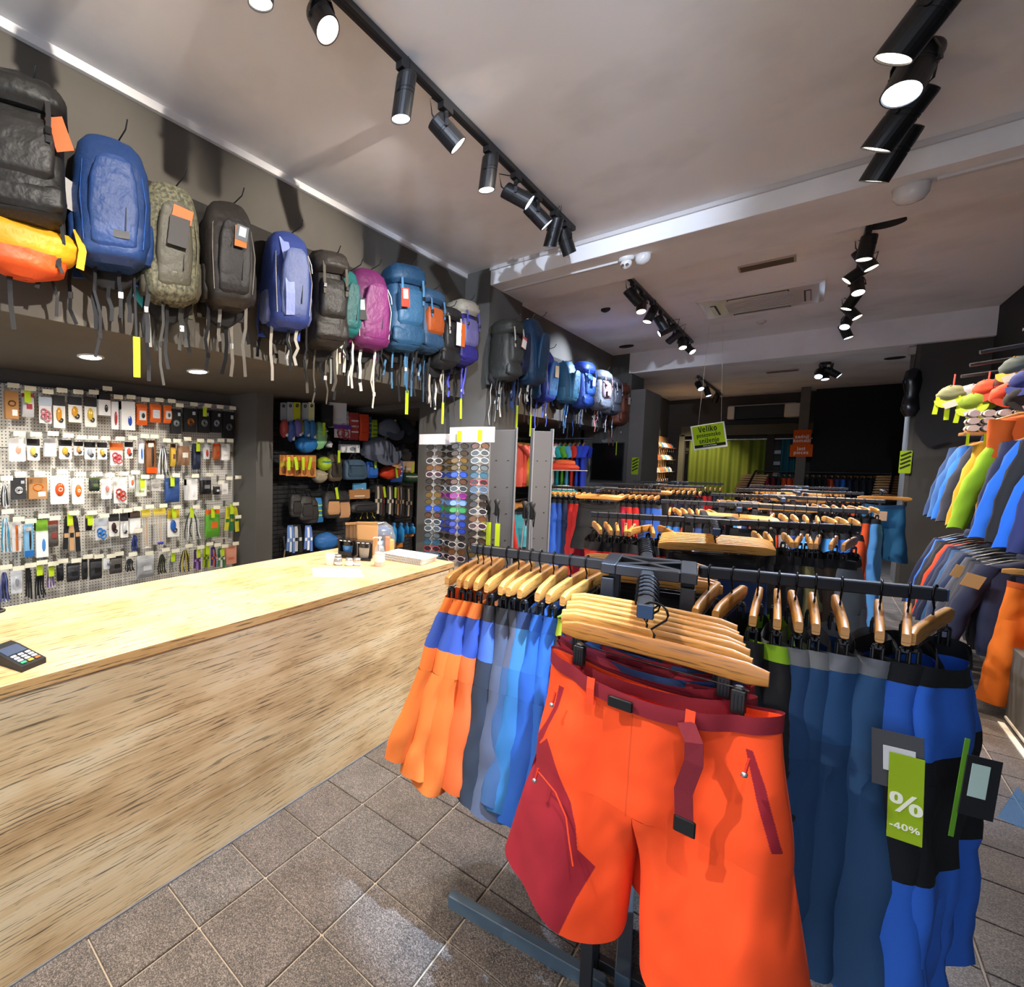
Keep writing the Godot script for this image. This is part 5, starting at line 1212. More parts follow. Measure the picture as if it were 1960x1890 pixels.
func backpack(i: int, q: Array) -> void:
	var H: float = q[2] - q[3]; var w: float = q[4]; var kind: String = q[0]
	var big := i < 15
	var wall: float = q[5]
	var hk := thing("wall_hook", "black wire hook above the " + cname(q[6]) + " backpack, " + ORD[i] + " from the left" if i < 20 else "black wire hook holding the rust backpack at the far end", "hook", "backpack hooks", Vector3(wall, q[2] - 0.03, q[1]), PI / 2)
	var s := ST(); tube(s, [Vector3(0, 0, 0.018), Vector3(0, 0.03, 0.16), Vector3(0, 0.05, 0.27), Vector3(0, 0.085, 0.29)], 0.004, 6); part(hk, "prong", s, mat("141414", "black_metal"))
	s = ST(); box(s, Vector3(0, 0.005, 0.02), Vector3(0.03, 0.05, 0.006)); part(hk, "back_plate", s, mat("141414", "black_metal"))
	var o := thing("backpack", PACK_LABELS[i], "backpack", "backpacks along the left wall", Vector3(wall + (0.06 if i < 9 else 0.03), q[3], q[1]), PI / 2 - (0.3 if i < 9 else 0.12))
	var d := 0.25 if kind != "slim" else 0.2
	var cl := "shell"
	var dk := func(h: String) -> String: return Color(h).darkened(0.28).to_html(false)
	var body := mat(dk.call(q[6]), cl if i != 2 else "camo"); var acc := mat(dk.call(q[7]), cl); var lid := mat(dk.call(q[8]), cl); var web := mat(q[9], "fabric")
	var T := Transform3D(Basis(), Vector3(0, 0, d * 0.52))
	var n := 28 if big else 18
	s = ST()
	if kind == "trek":
		sack(s, w, H * 0.88, d, [[0, 0.6, 0.5, 0.05], [0.05, 0.86, 0.85, 0.04], [0.2, 0.98, 1, 0.03], [0.5, 0.96, 0.96], [0.8, 0.92, 0.86], [0.95, 0.8, 0.72], [1, 0.6, 0.5]], n, 0.55, 0.012, i, T)
		part(o, "body", s, body)
		s = ST(); sack(s, w * 1.02, H * 0.26, d * 1.0, [[0, 0.86, 0.9], [0.2, 1.02, 1.06, 0.04], [0.6, 0.98, 1.0, 0.03], [0.88, 0.8, 0.75], [1, 0.5, 0.4]], n, 0.6, 0.014, i + 40, Transform3D(Basis(), Vector3(0, H * 0.77, d * 0.55))); part(o, "lid", s, lid)
		s = ST(); sack(s, w * 0.74, H * 0.42, d * 0.34, [[0, 0.8, 0.5], [0.1, 0.98, 0.95], [0.5, 1, 1], [0.85, 0.95, 0.8], [1, 0.85, 0.4]], 18, 0.45, 0.008, i + 20, Transform3D(Basis(), Vector3(0, H * 0.28, d * 0.95))); part(o, "front_pocket", s, acc)
		s = ST(); sack(s, w * 0.92, H * 0.2, d * 0.24, [[0, 0.7, 0.5], [0.2, 1, 1], [0.8, 1, 0.9], [1, 0.95, 0.4]], 18, 0.5, 0.008, i + 60, Transform3D(Basis(), Vector3(0, H * 0.06, d * 0.94))); part(o, "bottom_compartment", s, body)
		for x in [-1.0, 1.0]:
			s = ST(); strap(s, [Vector3(x * w * 0.3, H * 0.86, d * 1.06), Vector3(x * w * 0.31, H * 0.7, d * 1.11), Vector3(x * w * 0.3, H * 0.52, d * 1.13)], Vector3.RIGHT, 0.02); part(o, "lid_strap", s, web)
			s = ST(); box(s, Vector3(x * w * 0.305, H * 0.6, d * 1.14), Vector3(0.026, 0.03, 0.01), 0.003); part(o, "buckle", s, mat("1a1a1a", "gloss"))
	else:
		var top := [[0, 0.55, 0.5, 0.04], [0.05, 0.82, 0.84, 0.05], [0.2, 0.97, 1, 0.04], [0.5, 1, 0.98, 0.0], [0.75, 0.93, 0.84, -0.04], [0.9, 0.8, 0.66, -0.08], [0.97, 0.6, 0.5, -0.1], [1, 0.35, 0.3, -0.1]]
		sack(s, w, H, d, top, n, 0.62, 0.010, i, T)
		part(o, "body", s, body)
		s = ST(); sack(s, w * 0.62, H * 0.66, d * 0.2, [[0, 0.6, 0.4], [0.06, 0.9, 0.9], [0.4, 1, 1], [0.75, 0.9, 0.8], [0.94, 0.7, 0.6], [1, 0.4, 0.3]], 20, 0.5, 0.004, i + 10, Transform3D(Basis(Vector3.RIGHT, 0.09), Vector3(0, H * 0.09, d * 0.95))); part(o, "front_pocket", s, acc)
		for x in [-1.0, 1.0]:
			s = ST(); tube(s, [Vector3(x * w * 0.36, H * 0.12, d * 0.97), Vector3(x * w * 0.4, H * 0.45, d * 0.99), Vector3(x * w * 0.36, H * 0.72, d * 0.84), Vector3(x * w * 0.26, H * 0.84, d * 0.74)], 0.003, 5); part(o, "seam_piping", s, mat(q[9] if i in [3, 4, 7] else q[7], "fabric"))
			s = ST(); sack(s, w * 0.2, H * 0.3, d * 0.55, [[0, 0.6, 0.6], [0.2, 1, 1], [0.85, 1, 1], [1, 0.95, 0.9]], 12, 0.6, 0.006, i + 30, Transform3D(Basis(), Vector3(x * w * 0.44, H * 0.06, d * 0.5))); part(o, "side_pocket", s, acc)
		s = ST(); tube(s, [Vector3(w * 0.12, H * 0.66, d * 0.98), Vector3(w * 0.14, H * 0.4, d * 1.1), Vector3(w * 0.13, H * 0.22, d * 1.09)], 0.0035, 5); part(o, "zip", s, mat("1a1c22"))
		s = ST(); tube(s, [Vector3(w * 0.125, H * 0.66, d * 1.0), Vector3(w * 0.125, H * 0.6, d * 1.04)], 0.004, 5); part(o, "zip_pull", s, mat("c9ccd0"))
	if i == 1:
		part(o, "logo_patch", card(0.07, 0.035, 0.003, Vector3(0.03, H * 0.19, d * 1.07)), mat("1c1d22"))
	if i == 4:
		s = ST(); strap(s, [Vector3(-w * 0.16, H * 0.9, d * 0.74), Vector3(-w * 0.15, H * 0.6, d * 1.06), Vector3(-w * 0.14, H * 0.3, d * 1.14), Vector3(-w * 0.1, H * 0.1, d * 1.04)], Vector3.RIGHT, 0.06, 0.004); part(o, "centre_band", s, mat("8e9cd8", "shell"))
	if i in [4, 7]:
		for x in [0.1, 0.3]:
			s = ST(); tube(s, [Vector3(w * x, H * 0.72, d * 0.98), Vector3(w * (x + 0.06), H * 0.62, d * 1.04), Vector3(w * (x + 0.07), H * 0.54, d * 1.06)], 0.0035, 5); part(o, "reflective_piping", s, mat("e6e8ec"))
	# grab loop round the hook, shoulder straps behind, webbing tails hanging free
	s = ST(); strap(s, [Vector3(-0.03, H * 0.96, d * 0.3), Vector3(0, H + 0.02, d * 0.3), Vector3(0.03, H * 0.96, d * 0.3)], Vector3(0, 0, 1), 0.02, 0.004); part(o, "grab_loop", s, web)
	var R := RandomNumberGenerator.new(); R.seed = 900 + i
	for x in [-1.0, 1.0]:
		s = ST(); strap(s, [Vector3(x * w * 0.2, H * 0.85, 0.012), Vector3(x * w * 0.34, H * 0.5, 0.008), Vector3(x * w * 0.42, H * 0.1, 0.02), Vector3(x * w * 0.4, -0.03, 0.03)], Vector3.RIGHT, 0.055, 0.012); part(o, "shoulder_strap", s, mat(q[6], "fabric"))
	for k in (7 if big else 5):
		var x := lerpf(-0.5, 0.5, (k + R.randf()) / (7.0 if big else 5.0)) * w
		var L := 0.16 + R.randf() * 0.27
		var z := 0.03 + R.randf() * d * 0.5
		var pts := [Vector3(x, 0.06, z + 0.02)]
		for m in 4: pts.append(Vector3(x + R.randf_range(-0.016, 0.016), -L * (m + 1) / 4.0, z + R.randf_range(-0.01, 0.01)))
		s = ST(); strap(s, pts, Vector3(1, 0, R.randf_range(-0.6, 0.6)), 0.014 + R.randf() * 0.01, 0.0022)
		var wb := part(o, "webbing_tail", s, web if k % 3 else mat("191a1d", "fabric"))
		if k % 2 == 0:
			s = ST(); box(s, pts[2 + R.randi() % 2], Vector3(0.024, 0.032, 0.008), 0.002); part(wb, "slider", s, mat("d8d8d6" if k == 4 else "202022", "gloss"))
	s = ST(); sack(s, w * 0.95, 0.17, 0.09, [[0, 0.3, 0.5], [0.3, 0.75, 0.9], [0.6, 1, 1], [1, 0.9, 0.6]], 16, 0.7, 0.012, i + 70, Transform3D(Basis(), Vector3(0, -0.075, 0.055))); part(o, "hip_belt", s, mat("19191b", "fabric"))
	# swing tags
	match q[10]:
		"orange_card": pack_tag(o, Vector3(w * 0.42, H * 0.62, d * 0.95), 0.07, 0.13, "d8591c", 0.35)
		"orange_black":
			pack_tag(o, Vector3(0.03, H * 0.64, d * 1.1), 0.1, 0.07, "df6222", -0.2); pack_tag(o, Vector3(0.01, H * 0.5, d * 1.12), 0.1, 0.14, "2a2624", -0.12)
		"picture":
			pack_tag(o, Vector3(0.02, H * 0.58, d * 1.12), 0.07, 0.11, "c9762e", -0.05); pack_tag(o, Vector3(0.026, H * 0.61, d * 1.13), 0.07, 0.08, "6a7076", -0.15); pack_tag(o, Vector3(0.028, H * 0.62, d * 1.135), 0.04, 0.05, "dfe3e6", -0.15)
		"black_card":
			pack_tag(o, Vector3(-w * 0.38, H * 0.42, d * 1.0), 0.085, 0.15, "16171a", 0.1); pack_tag(o, Vector3(-w * 0.38, H * 0.47, d * 1.006), 0.05, 0.07, "d8d2c4", 0.1)
		"red_white":
			pack_tag(o, Vector3(-w * 0.3, H * 0.56, d * 1.16), 0.08, 0.14, "d8321e", 0.06); pack_tag(o, Vector3(-w * 0.3, H * 0.6, d * 1.165), 0.045, 0.07, "eae6e2", 0.06)
		"white_orange":
			pack_tag(o, Vector3(0.0, H * 0.52, d * 1.16), 0.07, 0.2, "e6e4e0", 0.0); pack_tag(o, Vector3(0.07, H * 0.52, d * 1.15), 0.05, 0.2, "c9601f", 0.0)
		"white_red":
			pack_tag(o, Vector3(0.02, H * 0.6, d * 1.16), 0.08, 0.11, "b8584a", -0.25); pack_tag(o, Vector3(0.02, H * 0.58, d * 1.165), 0.075, 0.08, "e2ddd4", -0.25)
		"beige": pack_tag(o, Vector3(0.0, H * 0.55, d * 1.1), 0.09, 0.14, "b9b09a", 0.0)
		"white": pack_tag(o, Vector3(-0.03, H * 0.56, d * 1.16), 0.09, 0.12, "d9d8d6", 0.0)
		"pink": pack_tag(o, Vector3(-0.05, H * 0.42, d * 1.14), 0.12, 0.09, "d890a0", 0.1)
	if i in [1]:
		pack_tag(o, Vector3(-w * 0.5, H * 0.45, d * 0.7), 0.06, 0.13, "b9b6b2", 0.1, 0.9)
	# long lime sale strips on some of the tails
	if i in [1, 8, 10, 11, 13, 14, 20]:
		s = ST(); strap(s, [Vector3(w * 0.3, 0.0, 0.1), Vector3(w * 0.32, -0.32, 0.1)], Vector3.RIGHT, 0.012); part(o, "webbing_tail", s, web)
		sale_strap(o, Vector3(w * 0.32, -0.3, 0.102), 0.2 if i < 12 else 0.24, 0.0, 0.034, 0.05 if i == 11 else 0.0)

func pack_tag(o: Node3D, at: Vector3, w: float, h: float, c: String, tilt: float, yaw := 0.0) -> void:
	var s := ST()
	box(s, Vector3.ZERO, Vector3(w, h, 0.0016), 0.0004, Transform3D(Basis.from_euler(Vector3(0, yaw, tilt)), at + Vector3(0, 0, 0.022)))
	part(o, "swing_tag", s, mat(c))

# ---------- black wire grid wall with bags, caps and small goods ----------
# [kind, z, top, width, height, main colour, second colour, 1 = lime sale strip]
const GRID := [
	["netpack", -3.42, 2.22, 0.10, 0.37, "8c9096", "a8433f", 0],
	["netpack", -3.49, 2.23, 0.10, 0.42, "9aa0a6", "3a5a9a", 0],
	["netpack", -3.56, 2.23, 0.11, 0.37, "aeb42c", "6a5a9a", 0],
	["netpack", -3.64, 2.23, 0.12, 0.35, "8e959c", "b8c030", 0],
	["netpack", -3.71, 2.24, 0.11, 0.38, "a4aab0", "3a78b0", 0],
	["netpack", -3.78, 2.25, 0.10, 0.41, "c8cc9a", "2f6a9c", 0],
	["pouchbag", -3.75, 1.91, 0.29, 0.21, "1f6aa8", "2a7abc", 0],
	["pouchbag", -3.91, 2.05, 0.23, 0.31, "8cc88a", "a6d89c", 1],
	["plain", -4.04, 2.24, 0.16, 0.24, "17181a", "2a2b2e", 0],
	["netpack", -4.11, 1.92, 0.09, 0.16, "2a2c30", "c9ccd0", 0],
	["plain", -4.25, 2.29, 0.26, 0.29, "dcdcde", "cfcfd2", 0],
	["rope", -4.30, 2.03, 0.26, 0.15, "6a3a9a", "b8424a", 0],
	["tallp", -4.43, 2.20, 0.08, 0.31, "e2dfe2", "c9b0b4", 0],
	["tallp", -4.54, 2.19, 0.16, 0.33, "b8403c", "e2d8d4", 0],
	["tallp", -4.70, 2.18, 0.16, 0.32, "e24a20", "d8421c", 0],
	["tallp", -4.85, 2.17, 0.13, 0.29, "3f7fb4", "c9c2b4", 0],
	["tallp", -4.94, 2.13, 0.11, 0.26, "a9c42c", "5a6a2a", 0],
	["cap", -5.18, 2.16, 0.40, 0.25, "6c707c", "585c68", 1],
	["cap", -5.51, 2.20, 0.53, 0.30, "2a2c34", "212329", 0],
	["cap", -5.00, 1.93, 0.59, 0.32, "666a78", "585c6a", 1],
	["cap", -5.47, 1.86, 0.28, 0.21, "141518", "1b1c20", 0],
	["whitebox", -4.50, 1.85, 0.31, 0.14, "26272a", "8f9298", 0],
	["orangecard", -3.40, 1.67, 0.10, 0.21, "c9803a", "d8c23a", 1],
	["orangecard", -3.46, 1.67, 0.10, 0.22, "c8792f", "d6d040", 1],
	["orangecard", -3.54, 1.67, 0.10, 0.22, "c9823a", "8c5a2a", 0],
	["orangecard", -3.61, 1.67, 0.10, 0.23, "c87a30", "c9c438", 1],
	["orangecard", -3.68, 1.67, 0.10, 0.23, "ca8138", "d8641e", 0],
	["orangecard", -3.76, 1.67, 0.10, 0.23, "c47a34", "d8c034", 1],
	["orangecard", -3.83, 1.67, 0.11, 0.24, "c9863f", "b8682a", 0],
	["pouchbag", -3.98, 1.66, 0.17, 0.16, "a8c428", "2f78b8", 0],
	["pouchbag", -3.97, 1.52, 0.19, 0.16, "a4977c", "b9ac90", 0],
	["bag", -4.17, 1.75, 0.21, 0.37, "5c4e3c", "3a3228", 1],
	["bag", -4.49, 1.68, 0.39, 0.29, "4c6478", "3e5466", 0],
	["bag", -4.68, 1.66, 0.19, 0.27, "22201f", "8c2f2c", 0],
	["bag", -4.86, 1.65, 0.21, 0.25, "2050a0", "2a6ac0", 1],
	["pouchbag", -5.23, 1.55, 0.37, 0.17, "d8401c", "c83818", 1],
	["tallp", -5.50, 1.62, 0.23, 0.29, "2a5cb8", "d8dce4", 0],
	["pouchbag", -5.75, 1.46, 0.35, 0.15, "1a4a2c", "e0e4e0", 0],
	["plain", -5.40, 1.63, 0.16, 0.15, "c99a6c", "e2d8c8", 0],
	["plain", -5.75, 1.61, 0.29, 0.15, "c9a880", "e0dad0", 1],
	["bag", -3.56, 1.30, 0.16, 0.29, "35322f", "2b2926", 0],
	["bag", -3.68, 1.28, 0.20, 0.31, "393633", "2d2b28", 0],
	["bag", -3.80, 1.26, 0.24, 0.34, "3a3633", "2c2926", 0],
	["tallp", -3.96, 1.19, 0.12, 0.28, "2a7ab4", "b0cc2a", 0],
	["bag", -4.09, 1.33, 0.26, 0.37, "2a2827", "b98a5c", 1],
	["bag", -4.34, 1.34, 0.26, 0.45, "262524", "b98a60", 0],
	["bag", -4.71, 1.14, 0.47, 0.16, "2a2726", "1e1c1c", 0],
	["plain", -4.64, 1.26, 0.34, 0.11, "b07c4a", "e6dccc", 0],
	["cords", -4.84, 0.99, 0.36, 0.11, "d0b02a", "2a2a2a", 0],
	["plain", -4.68, 1.34, 0.21, 0.10, "5aa0cc", "d8e0e6", 0],
	["straps", -5.01, 1.31, 0.14, 0.39, "3a3632", "c9b8a0", 1],
	["straps", -5.16, 1.30, 0.14, 0.41, "2c2a2a", "8a3a30", 0],
	["straps", -5.31, 1.29, 0.14, 0.40, "35302c", "d0c8b8", 1],
	["straps", -5.45, 1.28, 0.13, 0.41, "262527", "a87a50", 0],
	["straps", -5.60, 1.27, 0.13, 0.41, "3a3030", "d8d4cc", 0],
	["straps", -5.75, 1.25, 0.14, 0.42, "1f2022", "b9a890", 0],
	["straps", -3.48, 0.92, 0.12, 0.30, "5a7fb8", "c9d4e4", 0],
	["straps", -3.62, 0.91, 0.18, 0.31, "1e1f22", "b9bcc0", 0],
	["straps", -3.78, 0.89, 0.13, 0.29, "5c7cc0", "e0e4ea", 0],
	["pouchbag", -4.02, 0.80, 0.33, 0.21, "2a64a0", "3a74b0", 0],
	["pouchbag", -4.23, 0.74, 0.29, 0.15, "4a423c", "3a342f", 0],
	["bottle", -5.39, 0.78, 0.11, 0.34, "2a8ccc", "d87a2a", 0],
	["bottle", -5.50, 0.77, 0.12, 0.34, "2a8ccc", "d8802a", 0],
	["bottle", -5.60, 0.76, 0.13, 0.35, "2f92d0", "d8822c", 0],
	["bottle", -5.69, 0.75, 0.09, 0.19, "2a8ccc", "d87a2a", 0],
	["bottle", -5.78, 0.74, 0.12, 0.18, "2a90d0", "d87f2a", 0]
]

const GKIND := {"netpack": "clear-topped pack", "pouchbag": "stuff sack", "plain": "flat card", "rope": "coil of cord", "tallp": "long folded buff", "cap": "cap", "whitebox": "small carton", "orangecard": "carded insole pack", "bag": "bag", "cords": "bunch of cords", "straps": "hanging strap set", "bottle": "flask on a card"}
const GNAME := {"netpack": "headband_pack", "pouchbag": "stuff_sack", "plain": "display_card", "rope": "cord_coil", "tallp": "folded_buff", "cap": "cap", "whitebox": "carton", "orangecard": "insole_pack", "bag": "shoulder_bag", "cords": "cord_bundle", "straps": "strap_set", "bottle": "flask"}

func cap_parts(o: Node3D, w: float, h: float, a: String, b: String, sd: int, at := Vector3.ZERO) -> void:
	var s := ST(); sack(s, w * 0.9, h * 0.75, w * 0.8, [[0, 0.98, 0.98], [0.2, 1, 1], [0.55, 0.9, 0.9], [0.85, 0.55, 0.55], [1, 0.15, 0.15]], 18, 0.95, 0.006, sd, Transform3D(Basis(Vector3.RIGHT, 0.5), at + Vector3(0, -h * 0.75, 0)))
	part(o, "crown", s, mat(a, "fabric"))
	s = ST()
	var poly := PackedVector2Array()
	for i in 13: poly.append(Vector2(cos(PI * i / 12.0) * w * 0.42, -sin(PI * i / 12.0) * h * 0.5))
	plate(s, poly, 0.004, Transform3D(Basis.from_euler(Vector3(-0.35, 0, 0.15)), at + Vector3(0.01, -h * 0.68, w * 0.38))); part(o, "brim", s, mat(b, "fabric"))
	s = ST(); lathe(s, [[0.002, 0], [0.008, 0.002], [0.002, 0.007]], 8, Transform3D(Basis(Vector3.RIGHT, 0.5), at + Vector3(0, -h * 0.75 + h * 0.66, h * 0.36))); part(o, "top_button", s, mat(b))

func grid_parts(o: Node3D, kind: String, w: float, h: float, a: String, b: String, sd: int) -> void:
	match kind:
		"netpack":
			part(o, "header", card(w * 0.8, h * 0.5, 0.01, Vector3(0, -h * 0.26, 0)), mat(a, "gloss"))
			var s := ST(); torus(s, Vector3(0, -h * 0.1, 0.007), w * 0.13, 0.006); part(o, "hang_hole_ring", s, mat("17181a"))
			part(o, "bundle", blob(w * 1.0, h * 0.52, 0.11, Vector3(0, -h * 0.74, 0.02), 0.8, sd), mat(b, "shell"))
			part(o, "price_label", card(w * 0.3, h * 0.1, 0.002, Vector3(w * 0.15, -h * 0.92, 0.06)), mat("e2e0dc"))
		"pouchbag":
			part(o, "sack", blob(w, h, minf(w, 0.16), Vector3(0, -h * 0.52, 0.02), 0.7, sd), mat(a, "shell"))
			var s := ST(); strap(s, [Vector3(-w * 0.4, -h * 0.35, 0.09), Vector3(0, -h * 0.4, 0.1), Vector3(w * 0.4, -h * 0.35, 0.09)], Vector3.UP, 0.014); part(o, "drawstring_band", s, mat(b, "fabric"))
			s = ST(); strap(s, [Vector3(0, 0.01, 0), Vector3(0, -h * 0.2, 0.02)], Vector3.RIGHT, 0.014); part(o, "hang_loop", s, mat("1b1c1f", "fabric"))
		"tallp":
			part(o, "folded_cloth", pillow(w, h, 0.06, Vector3(0, -h / 2, 0), sd), mat(a, "shell"))
			for i in 3: part(o, "printed_stripe", card(w * 0.7, h * 0.06, 0.004, Vector3(0, -h * (0.3 + 0.2 * i), 0.028), 0.002), mat(b))
		"cap": cap_parts(o, w, h, a, b, sd)
		"orangecard":
			part(o, "card", card(w, h, 0.014, Vector3(0, -h / 2, 0)), mat(a))
			part(o, "picture_strip", card(w * 0.9, h * 0.3, 0.002, Vector3(0, -h * 0.45, 0.008), 0.002), mat(b))
			part(o, "insole", blob(w * 0.55, h * 0.4, 0.016, Vector3(0, -h * 0.75, 0.01), 0.9, sd), mat("8c4e1e"))
		"bag":
			var s := ST(); sack(s, w, h * 0.82, minf(w * 0.6, 0.14), [[0, 0.75, 0.6, 0.1], [0.08, 0.95, 0.9, 0.06], [0.4, 1, 1], [0.8, 0.9, 0.8], [0.95, 0.7, 0.5], [1, 0.45, 0.3]], 20, 0.55, 0.008, sd, Transform3D(Basis(), Vector3(0, -h, 0.03))); part(o, "body", s, mat(a, "shell"))
			s = ST(); sack(s, w * 0.72, h * 0.4, 0.04, [[0, 0.8, 0.5], [0.2, 1, 1], [0.8, 0.95, 0.9], [1, 0.8, 0.3]], 14, 0.5, 0.004, sd + 3, Transform3D(Basis(), Vector3(0, -h * 0.88, 0.03 + minf(w * 0.3, 0.07)))); part(o, "front_pocket", s, mat(b, "fabric"))
			s = ST(); strap(s, [Vector3(-w * 0.25, -h * 0.25, 0.03), Vector3(0, 0.02, 0.0), Vector3(w * 0.25, -h * 0.25, 0.03)], Vector3(0, 0, 1), 0.02); part(o, "carry_strap", s, mat("1a1a1c", "fabric"))
			s = ST(); tube(s, [Vector3(-w * 0.3, -h * 0.42, 0.035 + minf(w * 0.3, 0.07)), Vector3(w * 0.3, -h * 0.42, 0.035 + minf(w * 0.3, 0.07))], 0.003, 5); part(o, "zip", s, mat("101012"))
		"bottle":
			part(o, "card", card(w, h * 0.5, 0.02, Vector3(0, -h * 0.72, 0)), mat(b))
			var s := ST(); lathe(s, [[w * 0.3, -h * 0.75], [w * 0.42, -h * 0.7], [w * 0.42, -h * 0.25], [w * 0.2, -h * 0.14], [w * 0.2, -h * 0.02]], 14, Transform3D(Basis(), Vector3(0, 0, 0.03))); part(o, "flask_body", s, mat(a, "gloss"))
			s = ST(); lathe(s, [[w * 0.24, -h * 0.06], [w * 0.24, 0.0], [w * 0.1, 0.012]], 12, Transform3D(Basis(), Vector3(0, 0, 0.03))); part(o, "stopper", s, mat("2b6fa8"))
		_: pack_parts(o, kind, w, h, a, b, sd)

func grid_wall() -> void:
	var o := thing("wire_grid", "black wire grid wall between the pier and the sunglasses, hung with bags and caps", "grid wall", "", Vector3(-3.93, 0, -4.8))
	var k := mat("19191a", "black_metal")
	var s := ST()
	for i in 29: tube(s, [Vector3(0, 0.35, -1.4 + i * 0.1), Vector3(0, 2.13, -1.4 + i * 0.1)], 0.0035, 4)
	for i in 37: tube(s, [Vector3(0.006, 0.35 + i * 0.0494, -1.4), Vector3(0.006, 0.35 + i * 0.0494, 1.4)], 0.003, 4)
	var g := part(o, "wires", s, k); g.set_meta("kind", "stuff")
	for z in [-1.42, 1.44]:
		s = ST(); box(s, Vector3(0.02, 1.1, z), Vector3(0.04, 2.2, 0.04), 0.003); part(o, "post", s, k)
		for y in [0.75, 1.85]:
			s = ST(); box(s, Vector3(0.02, y, z + 0.035), Vector3(0.05, 0.07, 0.03), 0.003); part(o, "clamp", s, k)
	s = ST(); slab(s, Vector3(-0.03, 0.0, -1.4), Vector3(0.0, 2.13, 1.4)); part(o, "backing_board", s, mat("2a2a2b", "matt"))
	for i in GRID.size():
		var q: Array = GRID[i]
		var row: String = "top" if q[2] > 1.8 else ("upper middle" if q[2] > 1.55 else ("lower middle" if q[2] > 1.0 else "bottom"))
		var before := 0
		for j in i:
			var p: Array = GRID[j]
			if p[0] == q[0] and cname(p[5]) == cname(q[5]): before += 1
		var lab: String = cname(q[5]) + " " + GKIND[q[0]] + " with " + cname(q[6]) + ", black grid, " + row + " part, " + ORD[before] + " from left"
		var p := thing(GNAME[q[0]], lab, "accessory", "goods on the black grid wall", Vector3(-3.76 + 0.03 * (i % 3), q[2], q[1]), PI / 2 - 0.25)
		grid_parts(p, q[0], q[3] * 0.92, q[4], q[5], q[6], 300 + i)
		if q[7] == 1: sale_strap(p, Vector3(q[3] * 0.1, -0.02, 0.1), 0.14, 0.0, 0.035, 0.2 * (i % 3 - 1))
		s = ST(); tube(s, [Vector3(-3.925, q[2] + 0.005, q[1]), Vector3(-3.66, q[2] + 0.012, q[1])], 0.003, 5)
		tag(part(self, "grid_hook", s, k), "wire hook of the " + cname(q[5]) + " " + GKIND[q[0]] + ", " + row + " part of grid, " + ORD[before] + " from left", "hook", "hooks on the black grid wall")
	# a pair of trekking poles leaning in the gap beside the post
	var t := thing("trekking_pole", "dark trekking pole handle leaning at the foot of the grid post by the counter", "trekking pole", "", Vector3(-3.6, 0.0, -3.3))
	s = ST(); tube(s, [Vector3(0, 0.02, 0.1), Vector3(0.02, 0.72, 0.0)], 0.008, 8); part(t, "shaft", s, mat("c9b48a", "metal"))
	s = ST(); lathe(s, [[0.012, 0], [0.016, 0.03], [0.014, 0.1], [0.02, 0.13], [0.005, 0.14]], 10, Transform3D(Basis(Vector3(0, 0, 1), 0.2), Vector3(0.02, 0.7, 0))); part(t, "grip", s, mat("151516"))

# ---------- sunglasses on three upright strips ----------
func sunglasses(at: Vector3, yaw: float, frame: String, lens: String, label: String) -> void:
	var key := "sun" + frame + lens
	if hanger_protos.has(key):
		var c := copy_of(hanger_protos[key], "sunglasses", label, at, yaw); return
	var o := thing("sunglasses", label, "sunglasses", "sunglasses on the stands", at, yaw)
	hanger_protos[key] = o
	var fm := mat(frame, "gloss")
	for x in [-1.0, 1.0]:
		var s := ST()
		var r0 := PackedVector3Array(); var r1 := PackedVector3Array()
		for j in 16:
			var a := TAU * j / 16
			var p := Vector3(x * 0.034 + cos(a) * 0.027, sin(a) * 0.02 - 0.003 * cos(a) * x, 0.0 - absf(x * 0.034 + cos(a) * 0.027) * 0.18)
			r0.append(p); r1.append(p - Vector3(0, 0, 0.0025))
		loft(s, [r0, r1]); part(o, "lens", s, mat(lens, "lens"))
		s = ST()
		var p2 := []
		for j in 17:
			var a := TAU * j / 16
			p2.append(Vector3(x * 0.034 + cos(a) * 0.029, sin(a) * 0.022 - 0.003 * cos(a) * x, -absf(x * 0.034 + cos(a) * 0.029) * 0.18))
		tube(s, p2, 0.0028, 5, false); part(o, "rim", s, fm)
		s = ST(); strap(s, [Vector3(x * 0.063, 0.006, -0.012), Vector3(x * 0.066, 0.005, -0.05), Vector3(x * 0.064, -0.006, -0.12)], Vector3.UP, 0.007, 0.003); part(o, "temple", s, fm)
	var s := ST(); tube(s, [Vector3(-0.008, 0.006, -0.001), Vector3(0, 0.009, 0.002), Vector3(0.008, 0.006, -0.001)], 0.0028, 5); part(o, "bridge", s, fm)

